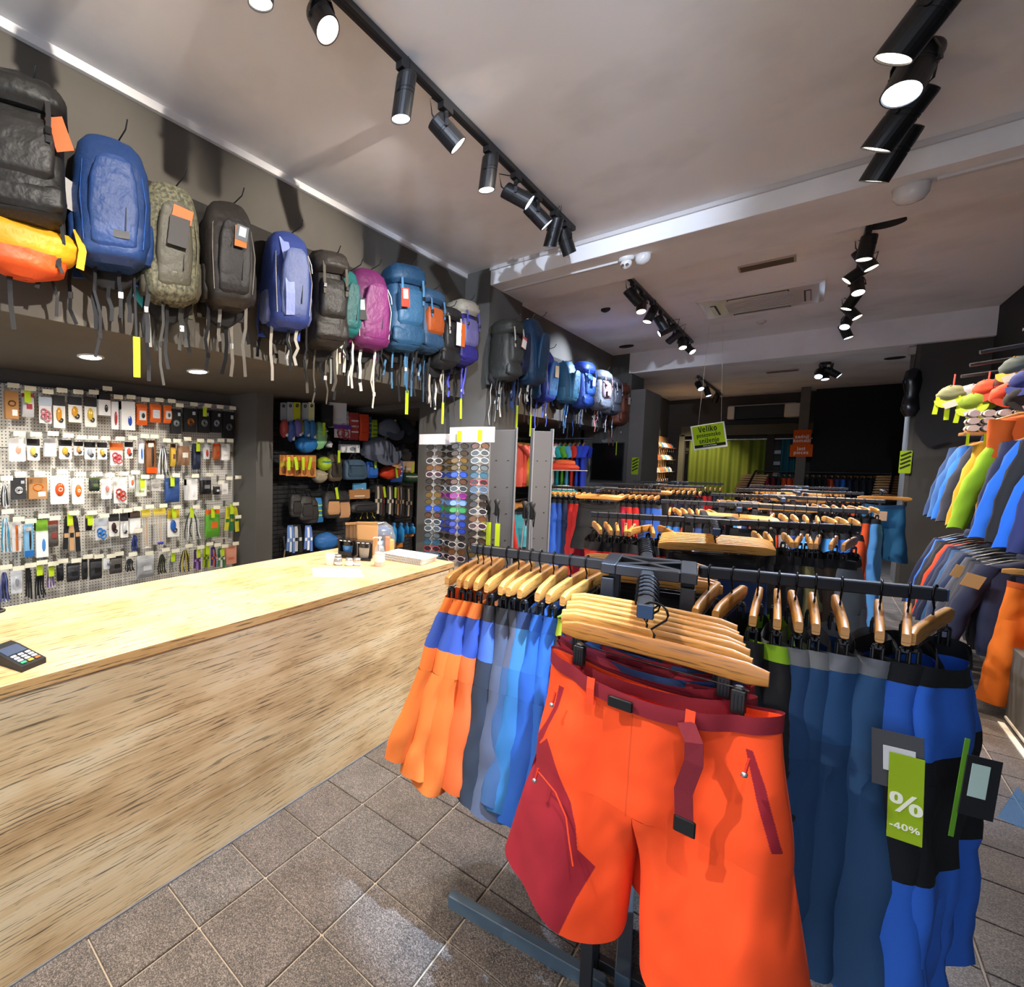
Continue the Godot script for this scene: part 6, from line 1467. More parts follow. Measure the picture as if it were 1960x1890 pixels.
func sunglass_stands() -> void:
	var looks := [["26201c", "1c1a1a"], ["3a2c22", "241c18"], ["c8c8ca", "2a2a30"], ["5a3a20", "6a4526"], ["d2c4cc", "3a2434"], ["1b1b1c", "2a241e"], ["16171a", "3b2a1a"], ["4a3a18", "6a5220"], ["3a3218", "5a4a1a"], ["1a3a90", "2450c0"], ["1c1c1e", "5a3a2a"], ["c9d0d6", "3a444e"], ["c0cad2", "4a5660"], ["2a2a30", "50606a"], ["2a5a7a", "2e5a74"], ["b9405a", "2a2224"], ["5a8ac8", "4a5a70"]]
	var st := [[-2.105, "left", 1.735], [-1.885, "middle", 1.74], [-1.72, "right", 1.74]]
	for k in 3:
		var q: Array = st[k]
		var yaw := 0.45
		var f := Vector3(sin(yaw), 0, cos(yaw))
		var base := Vector3(q[0], 0, -3.62)
		var o := thing("sunglass_stand", ["slim sunglasses stand on the left, under its own white header board", "middle sunglasses strip, left half of the wide white header", "right sunglasses strip, right half of the wide white header"][k], "display stand", "sunglasses stands", base, yaw)
		var s := ST(); lathe(s, [[0.075, 0], [0.075, 0.012], [0.03, 0.02]], 24); part(o, "base", s, mat("b9bbbe", "metal"))
		s = ST(); box(s, Vector3(0, 0.9, -0.012), Vector3(0.03 if k < 2 else 0.06, 1.77, 0.008), 0.002); part(o, "strip", s, mat("d8d3c8", "gloss"))
		for x in [-1.0, 1.0]:
			s = ST(); box(s, Vector3(x * (0.018 if k < 2 else 0.034), 0.9, -0.012), Vector3(0.004, 1.77, 0.02), 0.001); part(o, "clear_edge", s, mat("f0f2f4", "film"))
		if k < 2:
			s = ST()
			var W := 0.25 if k == 0 else 0.33
			var pts := []
			for i in 9:
				var x := (i / 8.0 - 0.5) * W
				pts.append(Vector3(x + (0.0 if k == 0 else 0.085), 1.80 + (0.03 if k else 0.0), 0.03 - x * x * 1.2))
			strap(s, pts, Vector3.UP, 0.085 if k == 0 else 0.12, 0.004); part(o, "header_board", s, mat("c9ccd2"))
		if k > 0:
			sale_strap(o, Vector3(-0.005, 1.86, 0.045), 0.085, 0.0, 0.034)
		for i in 17:
			var l: Array = looks[(i + k * 5) % 17] if k else looks[i]
			if k == 1 and i in [7, 8, 9, 10, 11, 12]: l = [["c040a0", "7a2a8a"], ["5a8ad8", "88b0e8"], ["2a8a4a", "48b070"], ["2a4ab0", "5a7ad8"], ["2038a0", "3050c8"], ["1c2c90", "2a48c0"]][i - 7]
			var y: float = q[2] - i * 0.0565
			sunglasses(base + Vector3(0, y, 0) + f * 0.03, yaw, l[0], l[1], cname(l[0]) + "-framed sunglasses with " + cname(l[1]) + " lenses, " + ["left", "middle", "right"][k] + " stand, " + ORD[i] + " from top")
			if k == 1: sunglasses(base + Vector3(-0.15, y - 0.01, -0.06), yaw - 0.5, l[0], l[1], cname(l[0]) + "-framed sunglasses on the side of the middle stand, " + ORD[i] + " from top")
	# dark upright display panels with trekking poles and a white wire basket
	for k in 2:
		var o := thing("pole_display", ["broad dark grey upright panel with slots, right of the sunglasses", "narrow dark grey panel seen almost edge-on, right of the broad one"][k], "display panel", "dark display panels", [Vector3(-1.71, 0, -4.0), Vector3(-1.53, 0, -4.35)][k], [0.3, 1.1][k])
		var s := ST(); slab(s, Vector3(-0.1, 0, -0.012), Vector3(0.1, 1.88, 0.0)); part(o, "sheet", s, mat("55565a", "black_metal"))
		for x in [-1.0, 1.0]:
			s = ST(); slab(s, Vector3(x * 0.1 - 0.006, 0, -0.02), Vector3(x * 0.1 + 0.006, 1.9, 0.012)); part(o, "side_rail", s, mat("77797d", "black_metal"))
		for i in 10:
			s = ST(); box(s, Vector3((i % 2 - 0.5) * 0.09, 0.75 + i / 2 * 0.22, 0.002), Vector3(0.014, 0.006, 0.004), 0.001); part(o, "slot", s, mat("0c0c0d"))
	for i in 5:
		var x: float = [-1.80, -1.74, -1.66, -1.44, -1.38][i]
		var o := thing("trekking_pole", ["trekking pole with a black grip, leftmost before the broad panel", "second trekking pole before the broad panel", "trekking pole at the right edge of the broad panel", "trekking pole with black grip before the narrow panel", "pale trekking pole beside the white basket"][i], "trekking pole", "trekking poles by the panels", Vector3(x, 0.0, -3.86 + i * 0.02))
		var dx: float = [-0.07, 0.02, 0.09, -0.06, 0.05][i]
		var s := ST(); tube(s, [Vector3(dx, 0.02, 0.05), Vector3(0, 1.2, 0)], 0.007, 8); part(o, "shaft", s, mat("c4c7cb", "metal"))
		s = ST(); lathe(s, [[0.013, 0], [0.018, 0.02], [0.015, 0.09], [0.024, 0.12], [0.006, 0.135]], 10, Transform3D(Basis(), Vector3(0, 1.19, 0))); part(o, "grip", s, mat("17181a"))
		s = ST(); tube(s, [Vector3(0, 1.3, 0), Vector3(0.03, 1.24, 0.02), Vector3(0.02, 1.14, 0.02), Vector3(0, 1.22, 0)], 0.005, 5); part(o, "wrist_strap", s, mat("1d1e22", "fabric"))
		if i < 3: sale_strap(o, Vector3(0.02, 1.13, 0.02), 0.2, 0.2, 0.035)

# ---------- tops: jackets and T-shirts on coat hangers ----------
# origin between the shoulders at the collar; spec: w shoulder width, h length, d depth, sleeve length, colours body, sleeve, panel
func top_parts(o: Node3D, w: float, h: float, d: float, sl: float, body: String, sleeve: String, panel: String, zip: String, sd: int, flare := 1.0, n := 18, spread := 1.0) -> void:
	var bm := mat(body, "fabric"); var sm := mat(sleeve, "fabric")
	var s := ST()
	sack(s, w, h, d, [[0, 0.96 * flare, 0.9], [0.1, 1.0 * flare, 1], [0.5, 0.97, 0.95], [0.8, 0.98, 0.9], [0.93, 0.86, 0.75], [0.97, 0.5, 0.6], [1, 0.26, 0.5]], n, 0.7, 0.014, sd, Transform3D(Basis(), Vector3(0, -h, 0)))
	part(o, "torso", s, bm)
	for q in [-1.0, 1.0]:
		s = ST()
		var rs := []
		var m := 7
		for i in m + 1:
			var t := float(i) / m
			var c := Vector3(q * (w * 0.40 + (0.05 * minf(t * 2.0, 1.0) + (0.05 + sl * 0.10) * t) * spread), -0.05 - sl * t, 0.02 * sin(t * 3.0 + sd) + 0.03 * t)
			var r := lerpf(0.075, 0.05, t)
			var rg := PackedVector3Array()
			for j in 10:
				var a := TAU * j / 10
				rg.append(c + Vector3(cos(a) * r * 0.8, sin(a) * 0.018 * q * cos(a), sin(a) * r * 0.85) + Vector3(0.006 * sin(t * 21.0 + j + sd), 0, 0.006 * sin(t * 17.0 + j * 2 + sd)))
			rs.append(rg)
		loft(s, rs, true); part(o, "sleeve", s, sm)
	if zip != "":
		s = ST(); tube(s, [Vector3(0, 0.02, d * 0.3), Vector3(0, -h * 0.25, d * 0.5), Vector3(0, -h * 0.95, d * 0.5)], 0.004, 5); part(o, "zip", s, mat(zip))
		s = ST(); lathe(s, [[0.068, -0.03], [0.06, 0.01], [0.056, 0.05], [0.05, 0.05]], 16, Transform3D(Basis(Vector3.RIGHT, 0.15), Vector3.ZERO)); part(o, "collar", s, mat(panel, "fabric"))
	if panel != body:
		s = ST()
		sack(s, w * 1.01, h * 0.3, d * 1.02, [[0, 0.97, 0.95], [0.5, 0.98, 0.93], [0.77, 0.86, 0.75], [0.9, 0.5, 0.6], [1, 0.27, 0.5]], n, 0.7, 0.01, sd + 9, Transform3D(Basis(), Vector3(0, -h * 0.295, 0))); part(o, "shoulder_panel", s, mat(panel, "fabric"))

var coat_protos := {}
func coat_hanger(at: Vector3, yaw: float, label: String, group: String, dark := false) -> void:
	if coat_protos.has(dark):
		var c := copy_of(coat_protos[dark], "coat_hanger", label, at, yaw); c.set_meta("group", group); return
	var coat_proto := thing("coat_hanger", label, "hanger", group, at, yaw)
	var s := ST(); tube(s, [Vector3(-0.19, -0.13, 0), Vector3(-0.1, -0.085, 0), Vector3(0, -0.07, 0), Vector3(0.1, -0.085, 0), Vector3(0.19, -0.13, 0)], 0.011, 8); part(coat_proto, "shoulder_bar", s, mat("1b1b1d", "black_metal") if dark else mat("ffffff", "beech"))
	coat_protos[dark] = coat_proto
	s = ST(); tube(s, [Vector3(0, -0.07, 0), Vector3(0, -0.03, 0), Vector3(0.02, -0.01, 0), Vector3(0.017, 0.014, 0), Vector3(0, 0.02, 0), Vector3(-0.017, 0.012, 0)], 0.0022, 5); part(coat_proto, "hook", s, mat("8a8a8c", "metal"))

func rail(a: Vector3, b: Vector3, label: String, drops: Array) -> void:
	var o := thing("hanging_rail", label, "clothes rail", "", a)
	var s := ST(); tube(s, [Vector3.ZERO, b - a], 0.014, 8); part(o, "bar", s, mat("2a2c30", "black_metal"))
	for q in drops:
		s = ST(); tube(s, [q[0] - a, q[1] - a], 0.012, 6); part(o, "support", s, mat("2a2c30", "black_metal"))

func jacket_wall() -> void:
	S("wall_right", Vector3(1.42, 0, -10.4), Vector3(1.75, 3.54, -4.0), mat("2b2a29", "paint"))
	# low grey plinth bench with white strips at its foot
	var o := thing("plinth_bench", "low grey plinth with two pale strips along its foot, at the right edge", "plinth", "", Vector3(1.1, 0, -4.6))
	var s := ST(); slab(s, Vector3(-0.17, 0, -0.85), Vector3(0.31, 0.47, 0.9), 0.004); part(o, "body", s, mat("55524c", "paint"))
	s = ST(); slab(s, Vector3(-0.18, 0.02, -0.8), Vector3(-0.172, 0.035, 0.9), 0.001); part(o, "pale_strip", s, mat("d8d2c2"))
	s = ST(); slab(s, Vector3(-0.215, 0, -0.72), Vector3(-0.19, 0.012, 0.9), 0.001); part(o, "floor_strip", s, mat("d9d3c4"))
	rail(Vector3(1.04, 1.9, -7.4), Vector3(1.04, 1.9, -4.3), "upper dark rail with bright jackets along the right wall", [[Vector3(1.04, 1.9, -7.3), Vector3(1.42, 1.9, -7.3)], [Vector3(1.04, 1.9, -4.5), Vector3(1.42, 1.9, -4.5)], [Vector3(1.04, 1.9, -6.0), Vector3(1.42, 1.9, -6.0)]])
	rail(Vector3(1.02, 1.08, -7.5), Vector3(1.02, 1.08, -5.6), "lower dark rail with navy clothes along the right wall", [[Vector3(1.02, 1.08, -7.4), Vector3(1.42, 1.08, -7.4)], [Vector3(1.02, 1.08, -5.7), Vector3(1.42, 1.08, -5.7)]])
	var up := [[-7.3, "navy", "22335c", "2a4a80", "1a2850"], [-7.05, "dark blue", "1c2a4c", "2f62a8", "1c2a4c"], [-6.8, "bright blue", "1f2c4e", "2470d8", "2470d8"], [-6.58, "dark grey", "2a2d36", "2d3242", "24262e"], [-6.3, "yellow", "b8901c", "cf9c1a", "cf9c1a"], [-5.98, "lime", "7fa01c", "8fb81c", "8fb81c"], [-5.55, "navy", "1a2344", "1d2648", "1a2344"], [-5.3, "black and blue", "15171c", "2a72d8", "15171c"], [-5.05, "charcoal", "1a1a1c", "1e1e20", "161618"], [-4.8, "blue", "1c60c8", "1f6cd8", "1a2030"], [-4.55, "indigo", "232a58", "262e60", "1c2248"]]
	for i in up.size():
		var q: Array = up[i]
		var at := Vector3(1.04, 1.9, q[0])
		coat_hanger(at, 0.34, "coat hanger in the " + q[1] + " jacket, " + ORD[i] + " on the upper right rail", "coat hangers on the right wall")
		o = thing("jacket", q[1] + " jacket, " + cname(q[3]) + " sleeves, on the upper right rail, " + ORD[i] + " from the far end", "jacket", "jackets on the upper right rail", at + Vector3(0, -0.075, 0), 0.34 + 0.06 * sin(i * 2.3))
		top_parts(o, 0.42, 0.70, 0.13, 0.60, q[2], q[3], q[4], "c9ccd0", i * 3)
	# the orange fleece shown from the front, and its rail stub
	coat_hanger(Vector3(1.03, 2.06, -5.9), 0.0, "coat hanger holding the orange fleece above the jackets", "coat hangers on the right wall")
	o = thing("fleece", "bright orange half-zip fleece shown from the front, above the lime jacket", "fleece", "", Vector3(1.05, 1.985, -5.9), -0.1)
	top_parts(o, 0.44, 0.62, 0.15, 0.5, "d95a12", "dc6016", "d95a12", "3a2a22", 77, 1.05, 24, 0.0)
	s = ST(); box(s, Vector3(-0.05, -0.32, 0.078), Vector3(0.26, 0.2, 0.012), 0.004); part(o, "front_pocket", s, mat("c04c14", "fabric"))
	s = ST(); box(s, Vector3(0.0, -0.635, 0), Vector3(0.44, 0.02, 0.135), 0.008); part(o, "hem_band", s, mat("5c2a18", "fabric"))
	sale_strap(o, Vector3(-0.09, -0.2, 0.09), 0.12, 0.0, 0.02)
	s = ST(); strap(s, [Vector3(-0.01, -0.12, 0.09), Vector3(0.0, -0.3, 0.092)], Vector3.RIGHT, 0.012); part(o, "white_label", s, mat("e6e2dc"))
	rail(Vector3(1.03, 2.08, -5.9), Vector3(1.42, 2.08, -5.9), "short stub rail over the jackets carrying the orange fleece", [])
	var low := [["navy", "1a2444"], ["blue", "2a70d8"], ["dark navy", "18203c"], ["black", "191a1e"], ["red-orange", "d83a14"], ["dark blue", "1b2a52"], ["navy", "1c2748"], ["steel blue", "27507c"], ["slate", "3a4258"], ["indigo", "20304e"], ["grey", "4a4c56"], ["charcoal", "2a2b30"], ["dark slate", "30323c"], ["ink blue", "20243a"]]
	for i in low.size():
		var z := -7.4 + i * 0.135
		var q: Array = low[i]
		var at := Vector3(1.02, 1.08, z)
		coat_hanger(at, 0.1, "coat hanger on the lower right rail, " + ORD[i] + " from the far end", "coat hangers on the right wall", true)
		o = thing("sweater", q[0] + " sweater on the lower right rail, " + ORD[i] + " from the far end", "sweater", "clothes on the lower right rail", at + Vector3(0, -0.075, 0), 0.1 + 0.06 * sin(i * 1.9))
		top_parts(o, 0.42, 0.66, 0.11, 0.62, q[1], q[1], q[1], "" if i % 3 else "8a8c90", i * 5 + 2)
		if i in [10, 13]:
			s = ST(); box(s, Vector3(-0.2, -0.22, 0.1), Vector3(0.08, 0.09, 0.003), 0.001, Transform3D(Basis(Vector3(0, 0, 1), -0.3), Vector3.ZERO)); part(o, "kraft_tag", s, mat("b98a50"))
	for i in 2:
		o = thing("trousers", ["bright orange trousers at the near end of the lower right rail, with a kraft tag", "orange and blue trousers mostly behind the plinth"][i], "trousers", "", Vector3(1.06 + 0.12 * i, 1.02, -5.52 + 0.16 * i), 0.1)
		trousers(o, [[0.04, "c9560f", "waistband"], [0.8, "e8700f", "seat"]], {"w": 0.34, "hemd": 0.06, "ph": i + 1.0, "fold": 0.02})
		if i == 0:
			s = ST(); box(s, Vector3(-0.05, -0.28, 0.09), Vector3(0.13, 0.12, 0.003), 0.001); part(o, "kraft_tag", s, mat("b98c58"))
			s = ST(); box(s, Vector3(-0.02, -0.28, 0.093), Vector3(0.06, 0.05, 0.002), 0.0005); part(o, "price_label", s, mat("e0dad0"))
		hanger(Vector3(1.06 + 0.12 * i, 1.02, -5.52 + 0.16 * i), 0.1, 0.19, "wooden hanger holding the orange trousers, " + ["nearer rail end", "behind the plinth"][i], "hangers on the right wall")
	rail(Vector3(1.06, 1.02, -5.52), Vector3(1.42, 1.02, -5.5), "short arm carrying the orange trousers", [])
	rail(Vector3(1.18, 1.02, -5.36), Vector3(1.42, 1.02, -5.34), "second short arm carrying orange trousers by the plinth", [])
	# shelf with rolled white shirts, caps hanging on thin wires above
	o = thing("shirt_shelf", "honey wood shelf with white rolls and lime price strips", "shelf", "", Vector3(0.98, 1.86, -6.35))
	s = ST(); slab(s, Vector3(-0.22, -0.012, -0.06), Vector3(0.44, 0.012, 0.14)); part(o, "board", s, mat("ffffff", "beech"))
	for i in 6: sale_strap(o, Vector3(-0.2 + i * 0.075, 0.0, 0.143), 0.09, 0.0, 0.014)
	for r in 3:
		for c in 5:
			var t := thing("rolled_shirt", "white rolled base layer on the wooden shelf, " + ["bottom", "middle", "top"][r] + " layer, " + ORD[c] + " from left", "rolled shirt", "white rolls on the wooden shelf", Vector3(0.80 + c * 0.064, 1.90 + r * 0.054, -6.33 + 0.0))
			s = ST(); tube(s, [Vector3(0, 0, -0.05), Vector3(0, 0, 0.13)], 0.025, 10); part(t, "roll", s, mat("e6dfdc", "fabric"))
			s = ST(); lathe(s, [[0.0262, -0.022], [0.0262, 0.022]], 10, Transform3D(Basis(Vector3.RIGHT, PI / 2), Vector3(0, 0, 0.05))); part(t, "paper_band", s, mat("2a2a36"))
	for i in 3:
		var z := -6.7 + i * 0.3
		rail(Vector3(0.78, 2.34 + 0.05 * i, z), Vector3(1.42, 2.42 + 0.06 * i, z - 0.1), "thin wire arm for caps over the shelf, " + ORD[i] + " from the pillar", [])
	var caps := [[0.76, 2.28, -6.7, "6a6f50", "93a018", "olive and lime"], [0.84, 2.28, -6.7, "8f9296", "a8abae", "pale grey"], [0.86, 2.2, -6.6, "6f8a1c", "90a41c", "lime"], [0.92, 2.3, -6.6, "b8340f", "a82c0f", "orange-red"], [0.98, 2.34, -6.4, "5a2420", "8a2a20", "dark red"], [0.96, 2.24, -6.35, "c9401c", "b83818", "red"], [0.99, 2.42, -6.3, "3f4a48", "d8902a", "orange-striped grey"], [1.02, 2.31, -6.2, "1e2f74", "22307a", "navy"], [1.0, 2.2, -6.2, "1a1a1b", "1e1e20", "black"], [1.08, 2.4, -6.1, "1f50b0", "1c2a60", "royal blue"], [1.12, 2.32, -6.05, "24304e", "2450b8", "dark blue"], [1.12, 2.52, -6.05, "19191b", "202024", "matt black"]]
	for i in caps.size():
		var q: Array = caps[i]
		o = thing("cap", q[5] + " cap above the jackets, " + ORD[i] + " counting from the pillar", "cap", "caps above the jackets", Vector3(q[0], q[1], q[2]), -0.5 + 0.4 * sin(i * 1.7))
		cap_parts(o, 0.2, 0.17, q[3], q[4], i)
		if i % 2 == 0: pack_tag(o, Vector3(0.03, -0.17, 0.1), 0.07, 0.05, "cfc9c0", 0.4)
		if i in [0, 2]:
			for k in 3: sale_strap(o, Vector3(-0.05 + 0.05 * k, -0.1 - 0.05 * (k % 2), 0.08), 0.14, 0.2, 0.026, 0.1 * (k - 1))
	for i in 2:
		s = ST(); tube(s, [Vector3(0.75 + 0.16 * i, 2.36, -6.68), Vector3(0.745 + 0.16 * i, 2.24, -6.66), Vector3(0.75 + 0.16 * i, 2.12, -6.66)], 0.005, 5)
		tag(part(self, "lanyard", s, mat("c23a2a", "fabric")), ["red lanyard with a white end hanging by the olive cap", "short red cord hanging between the caps"][i], "lanyard")
	o = thing("carton", "light brown carton on top, above the matt black cap at the right edge", "carton", "", Vector3(1.15, 2.62, -6.2))
	s = ST(); box(s, Vector3(0, 0.1, 0), Vector3(0.3, 0.2, 0.2), 0.004); part(o, "box", s, mat("a08a6c", "matt"))
	sale_strap(o, Vector3(-0.13, 0.17, 0.102), 0.16, 0.0, 0.04)
	S("shelf_board", Vector3(0.98, 2.595, -6.35), Vector3(1.42, 2.62, -6.05), mat("2a2a2a")).set_meta("kind", "thing")
	tag(get_node("shelf_board"), "dark shelf board under the carton above the caps", "shelf")
	# black bag and lime sticker on the end of the wall
	o = thing("black_bag", "shiny black plastic-wrapped bag hanging high on the right pillar", "bag", "", Vector3(0.83, 2.25, -10.25), 0.0)
	s = ST(); sack(s, 0.17, 0.62, 0.12, [[0, 0.5, 0.5], [0.15, 0.9, 0.8], [0.45, 0.65, 0.6], [0.75, 1, 1], [0.95, 0.7, 0.6], [1, 0.2, 0.2]], 18, 0.7, 0.015, 4); part(o, "wrap", s, mat("17171a", "gloss"))
	s = ST(); tube(s, [Vector3(0, 0.6, 0), Vector3(0.02, 0.85, -0.1)], 0.005, 5); part(o, "cord", s, mat("202022"))
	sticker(Vector3(0.845, 1.66, -10.39), "lime striped arrow sticker on the right pillar", 0.0)
	sticker(Vector3(-2.08, 1.56, -10.295), "lime striped arrow sticker on the left pillar beside the black screen", 0.0)

func sticker(at: Vector3, label: String, yaw: float) -> void:
	var o := thing("sticker", label, "sticker", "", at, yaw)
	part(o, "backing", card(0.1, 0.3, 0.003, Vector3.ZERO, 0.012), mat("a8c81e", "matt"))
	for i in 4:
		var s := ST(); box(s, Vector3.ZERO, Vector3(0.1, 0.022, 0.001), 0.0003, Transform3D(Basis(Vector3(0, 0, 1), 0.6), Vector3(0, -0.06 + i * 0.055, 0.0022))); part(o, "stripe", s, mat("2a3012", "matt"))

# ---------- second bay on the left: T-shirts, trousers racks, dark screen ----------
func side_bay() -> void:
	rail(Vector3(-3.05, 1.98, -6.6), Vector3(-3.05, 1.98, -9.6), "upper rail with bright T-shirts in the alcove behind the pier", [[Vector3(-3.05, 1.98, -6.7), Vector3(-4.12, 1.98, -6.7)], [Vector3(-3.05, 1.98, -9.4), Vector3(-4.12, 1.98, -9.4)]])
	var tees := [["coral", "e8604c"], ["coral red", "e0523f"], ["yellow", "d8b21c"], ["lime yellow", "c0cc24"], ["lime", "a0c822"], ["orange", "e8742a"], ["bright orange", "ee6a1c"], ["magenta", "c0307a"], ["pink", "d85a90"], ["white", "e6e4e6"], ["teal", "1fa0a0"], ["green", "5aa82a"], ["sky blue", "5aaee0"], ["red", "d8321f"], ["blue", "2450c8"], ["royal blue", "2a48d8"]]
	for i in tees.size():
		var z := -7.35 - i * 0.135
		var x := -3.05 + (0.45 if i >= 5 else 0.0)
		var at := Vector3(x, 1.98, z) if i < 5 else Vector3(-2.95 + (i - 5) * 0.062, 1.98, -8.2 - (i - 5) * 0.012)
		var yw := 0.5 if i < 5 else 1.72
		coat_hanger(at, yw, "coat hanger with a " + tees[i][0] + " T-shirt in the alcove behind the pier", "coat hangers in the alcove")
		var o := thing("t_shirt", tees[i][0] + " T-shirt on the upper alcove rail, " + ORD[i] + " from the pier", "t-shirt", "T-shirts in the alcove", at + Vector3(0, -0.075, 0), yw)
		top_parts(o, 0.42, 0.66, 0.09 if i < 5 else 0.055, 0.17, tees[i][1], tees[i][1], tees[i][1], "d8d4c8" if i == 0 else "", i * 7 + 3, 1.0, 14)
	rail(Vector3(-3.05, 1.98, -8.18), Vector3(-2.22, 1.98, -8.345), "second T-shirt rail standing out from the alcove", [[Vector3(-2.99, 1.98, -8.19), Vector3(-2.99, 2.22, -8.19)], [Vector3(-2.56, 1.98, -8.28), Vector3(-2.56, 2.22, -8.28)]])
	# helmets-like folded goods and shelves
	for k in 2:
		var y := [1.5, 1.13][k] as float
		var o := thing("wire_shelf", ["white wire shelf with an orange folded bag, under the T-shirts", "white wire shelf with folded teal and white goods"][k], "shelf", "", Vector3(-2.45, y, -7.7), 0.5)
		for i in 7:
			var s := ST(); tube(s, [Vector3(-0.3 + i * 0.1, 0, -0.15), Vector3(-0.3 + i * 0.1, 0, 0.15)], 0.004, 5); part(o, "rod", s, mat("d8d8da", "gloss"))
		var s := ST(); tube(s, [Vector3(-0.31, 0, 0.15), Vector3(0.31, 0, 0.15)], 0.006, 6); tube(s, [Vector3(-0.31, 0, -0.15), Vector3(0.31, 0, -0.15)], 0.006, 6); part(o, "rim", s, mat("d8d8da", "gloss"))
		s = ST(); tube(s, [Vector3(0.0, 0, -0.15), Vector3(0.0, 0.0, -0.9)], 0.008, 6); part(o, "bracket", s, mat("3a3b3e", "black_metal"))
		var f := thing("folded_bag", ["orange-red folded bag on the upper wire shelf", "teal and white folded bag on the lower wire shelf"][k], "folded bag", "", Vector3(-2.45, y + 0.008, -7.7), 0.5)
		s = ST(); sack(s, 0.5, 0.1, 0.26, [[0, 0.9, 0.9], [0.3, 1, 1], [0.8, 0.8, 0.8], [1, 0.3, 0.3]], 18, 0.7, 0.02, k + 6); part(f, "cloth", s, mat(["d8401f", "1f8a90"][k], "shell"))
		s = ST(); sack(s, 0.3, 0.06, 0.16, [[0, 1, 1], [0.7, 0.9, 0.9], [1, 0.4, 0.4]], 14, 0.7, 0.01, k + 8, Transform3D(Basis(), Vector3(0.04, 0.085, 0.02))); part(f, "upper_fold", s, mat(["e2622a", "dfe3e6"][k], "shell"))
	# lower rail of mixed trousers
	rail(Vector3(-2.9, 1.05, -6.3), Vector3(-2.9, 1.05, -9.0), "lower alcove rail with mixed clothes under the T-shirts", [[Vector3(-2.9, 1.05, -6.4), Vector3(-4.12, 1.05, -6.4)], [Vector3(-2.9, 1.05, -8.9), Vector3(-4.12, 1.05, -8.9)]])
	var lows := [["dark", "2a2a30"], ["red", "c22a24"], ["teal", "1f8a9a"], ["aqua", "4ab0c8"], ["white", "dcdcda"], ["grey", "8f9296"], ["cream", "d8d0b4"], ["orange", "e0582a"], ["pale blue", "9ac4e0"], ["navy", "22305c"], ["violet", "6a5ab0"], ["dark blue", "243a7c"]]
	for i in lows.size():
		var at := Vector3(-2.9 + 0.05 * (i % 2), 1.05, -6.5 - i * 0.19)
		hang(at, 0.5, 0.19, "hanger on the lower alcove rail with " + lows[i][0] + " shorts", "hangers in the alcove", "shorts", lows[i][0] + " shorts on the lower alcove rail, " + ORD[i] + " from the pier", "shorts in the alcove", [[0.04, "303136", "waistband"], [0.5, lows[i][1], "seat"]], {"w": 0.34, "n": 14})
	# left-hand racks with blue, red and dark trousers
	var h := 1.325
	for k in 3:
		var c: Vector3 = [Vector3(-1.52, 0, -6.25), Vector3(-1.35, 0, -7.75), Vector3(-1.3, 0, -9.2)][k]
		rack(["rack by the alcove with blue and red trousers and a stack of black shorts", "rack before the left pillar with dark trousers", "farthest left rack with navy and red trousers"][k], c, 0.1, [[c + Vector3(-0.1, h, 0), c + Vector3(-0.55, h, 0.1)], [c + Vector3(0.1, h, 0), c + Vector3(0.48, h, -0.06)], [c + Vector3(0, h, 0.1), c + Vector3(0.05, h, 0.5)]], [[c + Vector3(-0.05, 0.026, 0), c + Vector3(-0.55, 0.026, 0.1)], [c + Vector3(0.05, 0.026, 0), c + Vector3(0.48, 0.026, -0.06)]])
		var cols := [["2456b4", "2a5cc0", "1f4aa0", "1c2c50", "c8282a", "d03430", "b82848", "a0244a"], ["2a3048", "30344a", "20242e", "3a4256", "1f2d4e", "38405a", "5a3a44", "7a2a34"], ["22283c", "2a3450", "1d2230", "8a1f28", "c01f24", "d02a26", "b81f22", "3a2430"]][k] as Array
		var w := ["nearest left rack", "middle left rack", "farthest left rack"][k] as String
		for i in 8:
			var at := c + Vector3(-0.52 + i * 0.052, h, 0.095 - i * 0.0115)
			hang(at, deg_to_rad(10.0 - 90.0), 0.19, "wooden hanger on the left arm of the " + w + ", " + ORD[i] + " from outside", "hangers on the left racks", "trousers", cname(cols[i]) + " trousers on the " + w + ", left arm, " + ORD[i] + " from outside", "trousers on the left racks", [[0.04, "1b1c20", "waistband"], [0.85, cols[i], "seat"]], {"w": 0.33, "n": 14})
		for i in 7:
			var at := c + Vector3(0.14 + i * 0.052, h, -0.005 - i * 0.008)
			hang(at, deg_to_rad(4.0 - 90.0), 0.19, "wooden hanger on the right arm of the " + w + ", " + ORD[i] + " from the frame", "hangers on the left racks", "trousers", cname(cols[7 - i]) + " trousers on the " + w + ", right arm, " + ORD[i] + " from the frame", "trousers on the left racks", [[0.04, "1b1c20", "waistband"], [0.8, cols[7 - i], "seat"]], {"w": 0.33, "n": 14})
		for i in 5:
			var at := c + Vector3(0.015 + i * 0.008, h, 0.16 + i * 0.075)
			hang(at, -0.1 + 0.05 * i, 0.2, "pale hanger stacked on the front arm of the " + w + ", " + ORD[i] + " from the frame", "hangers on the left racks", "shorts", "black shorts on the front arm of the " + w + ", " + ORD[i] + " from the frame", "shorts on the left racks", [[0.04, "121214", "waistband"], [0.5, "18191c", "seat"]], {"w": 0.34, "n": 14})
	# black screen on the far pier
	var o := thing("wall_screen", "flat black switched-off screen on the dark wall under the far backpacks", "screen", "", Vector3(-2.5, 1.63, -10.28))
	var s := ST(); box(s, Vector3.ZERO, Vector3(0.5, 0.7, 0.03), 0.004); part(o, "bezel", s, mat("101011"))
	s = ST(); box(s, Vector3(0, 0, 0.016), Vector3(0.48, 0.67, 0.002), 0.0005); part(o, "glass", s, mat("050505", "gloss"))

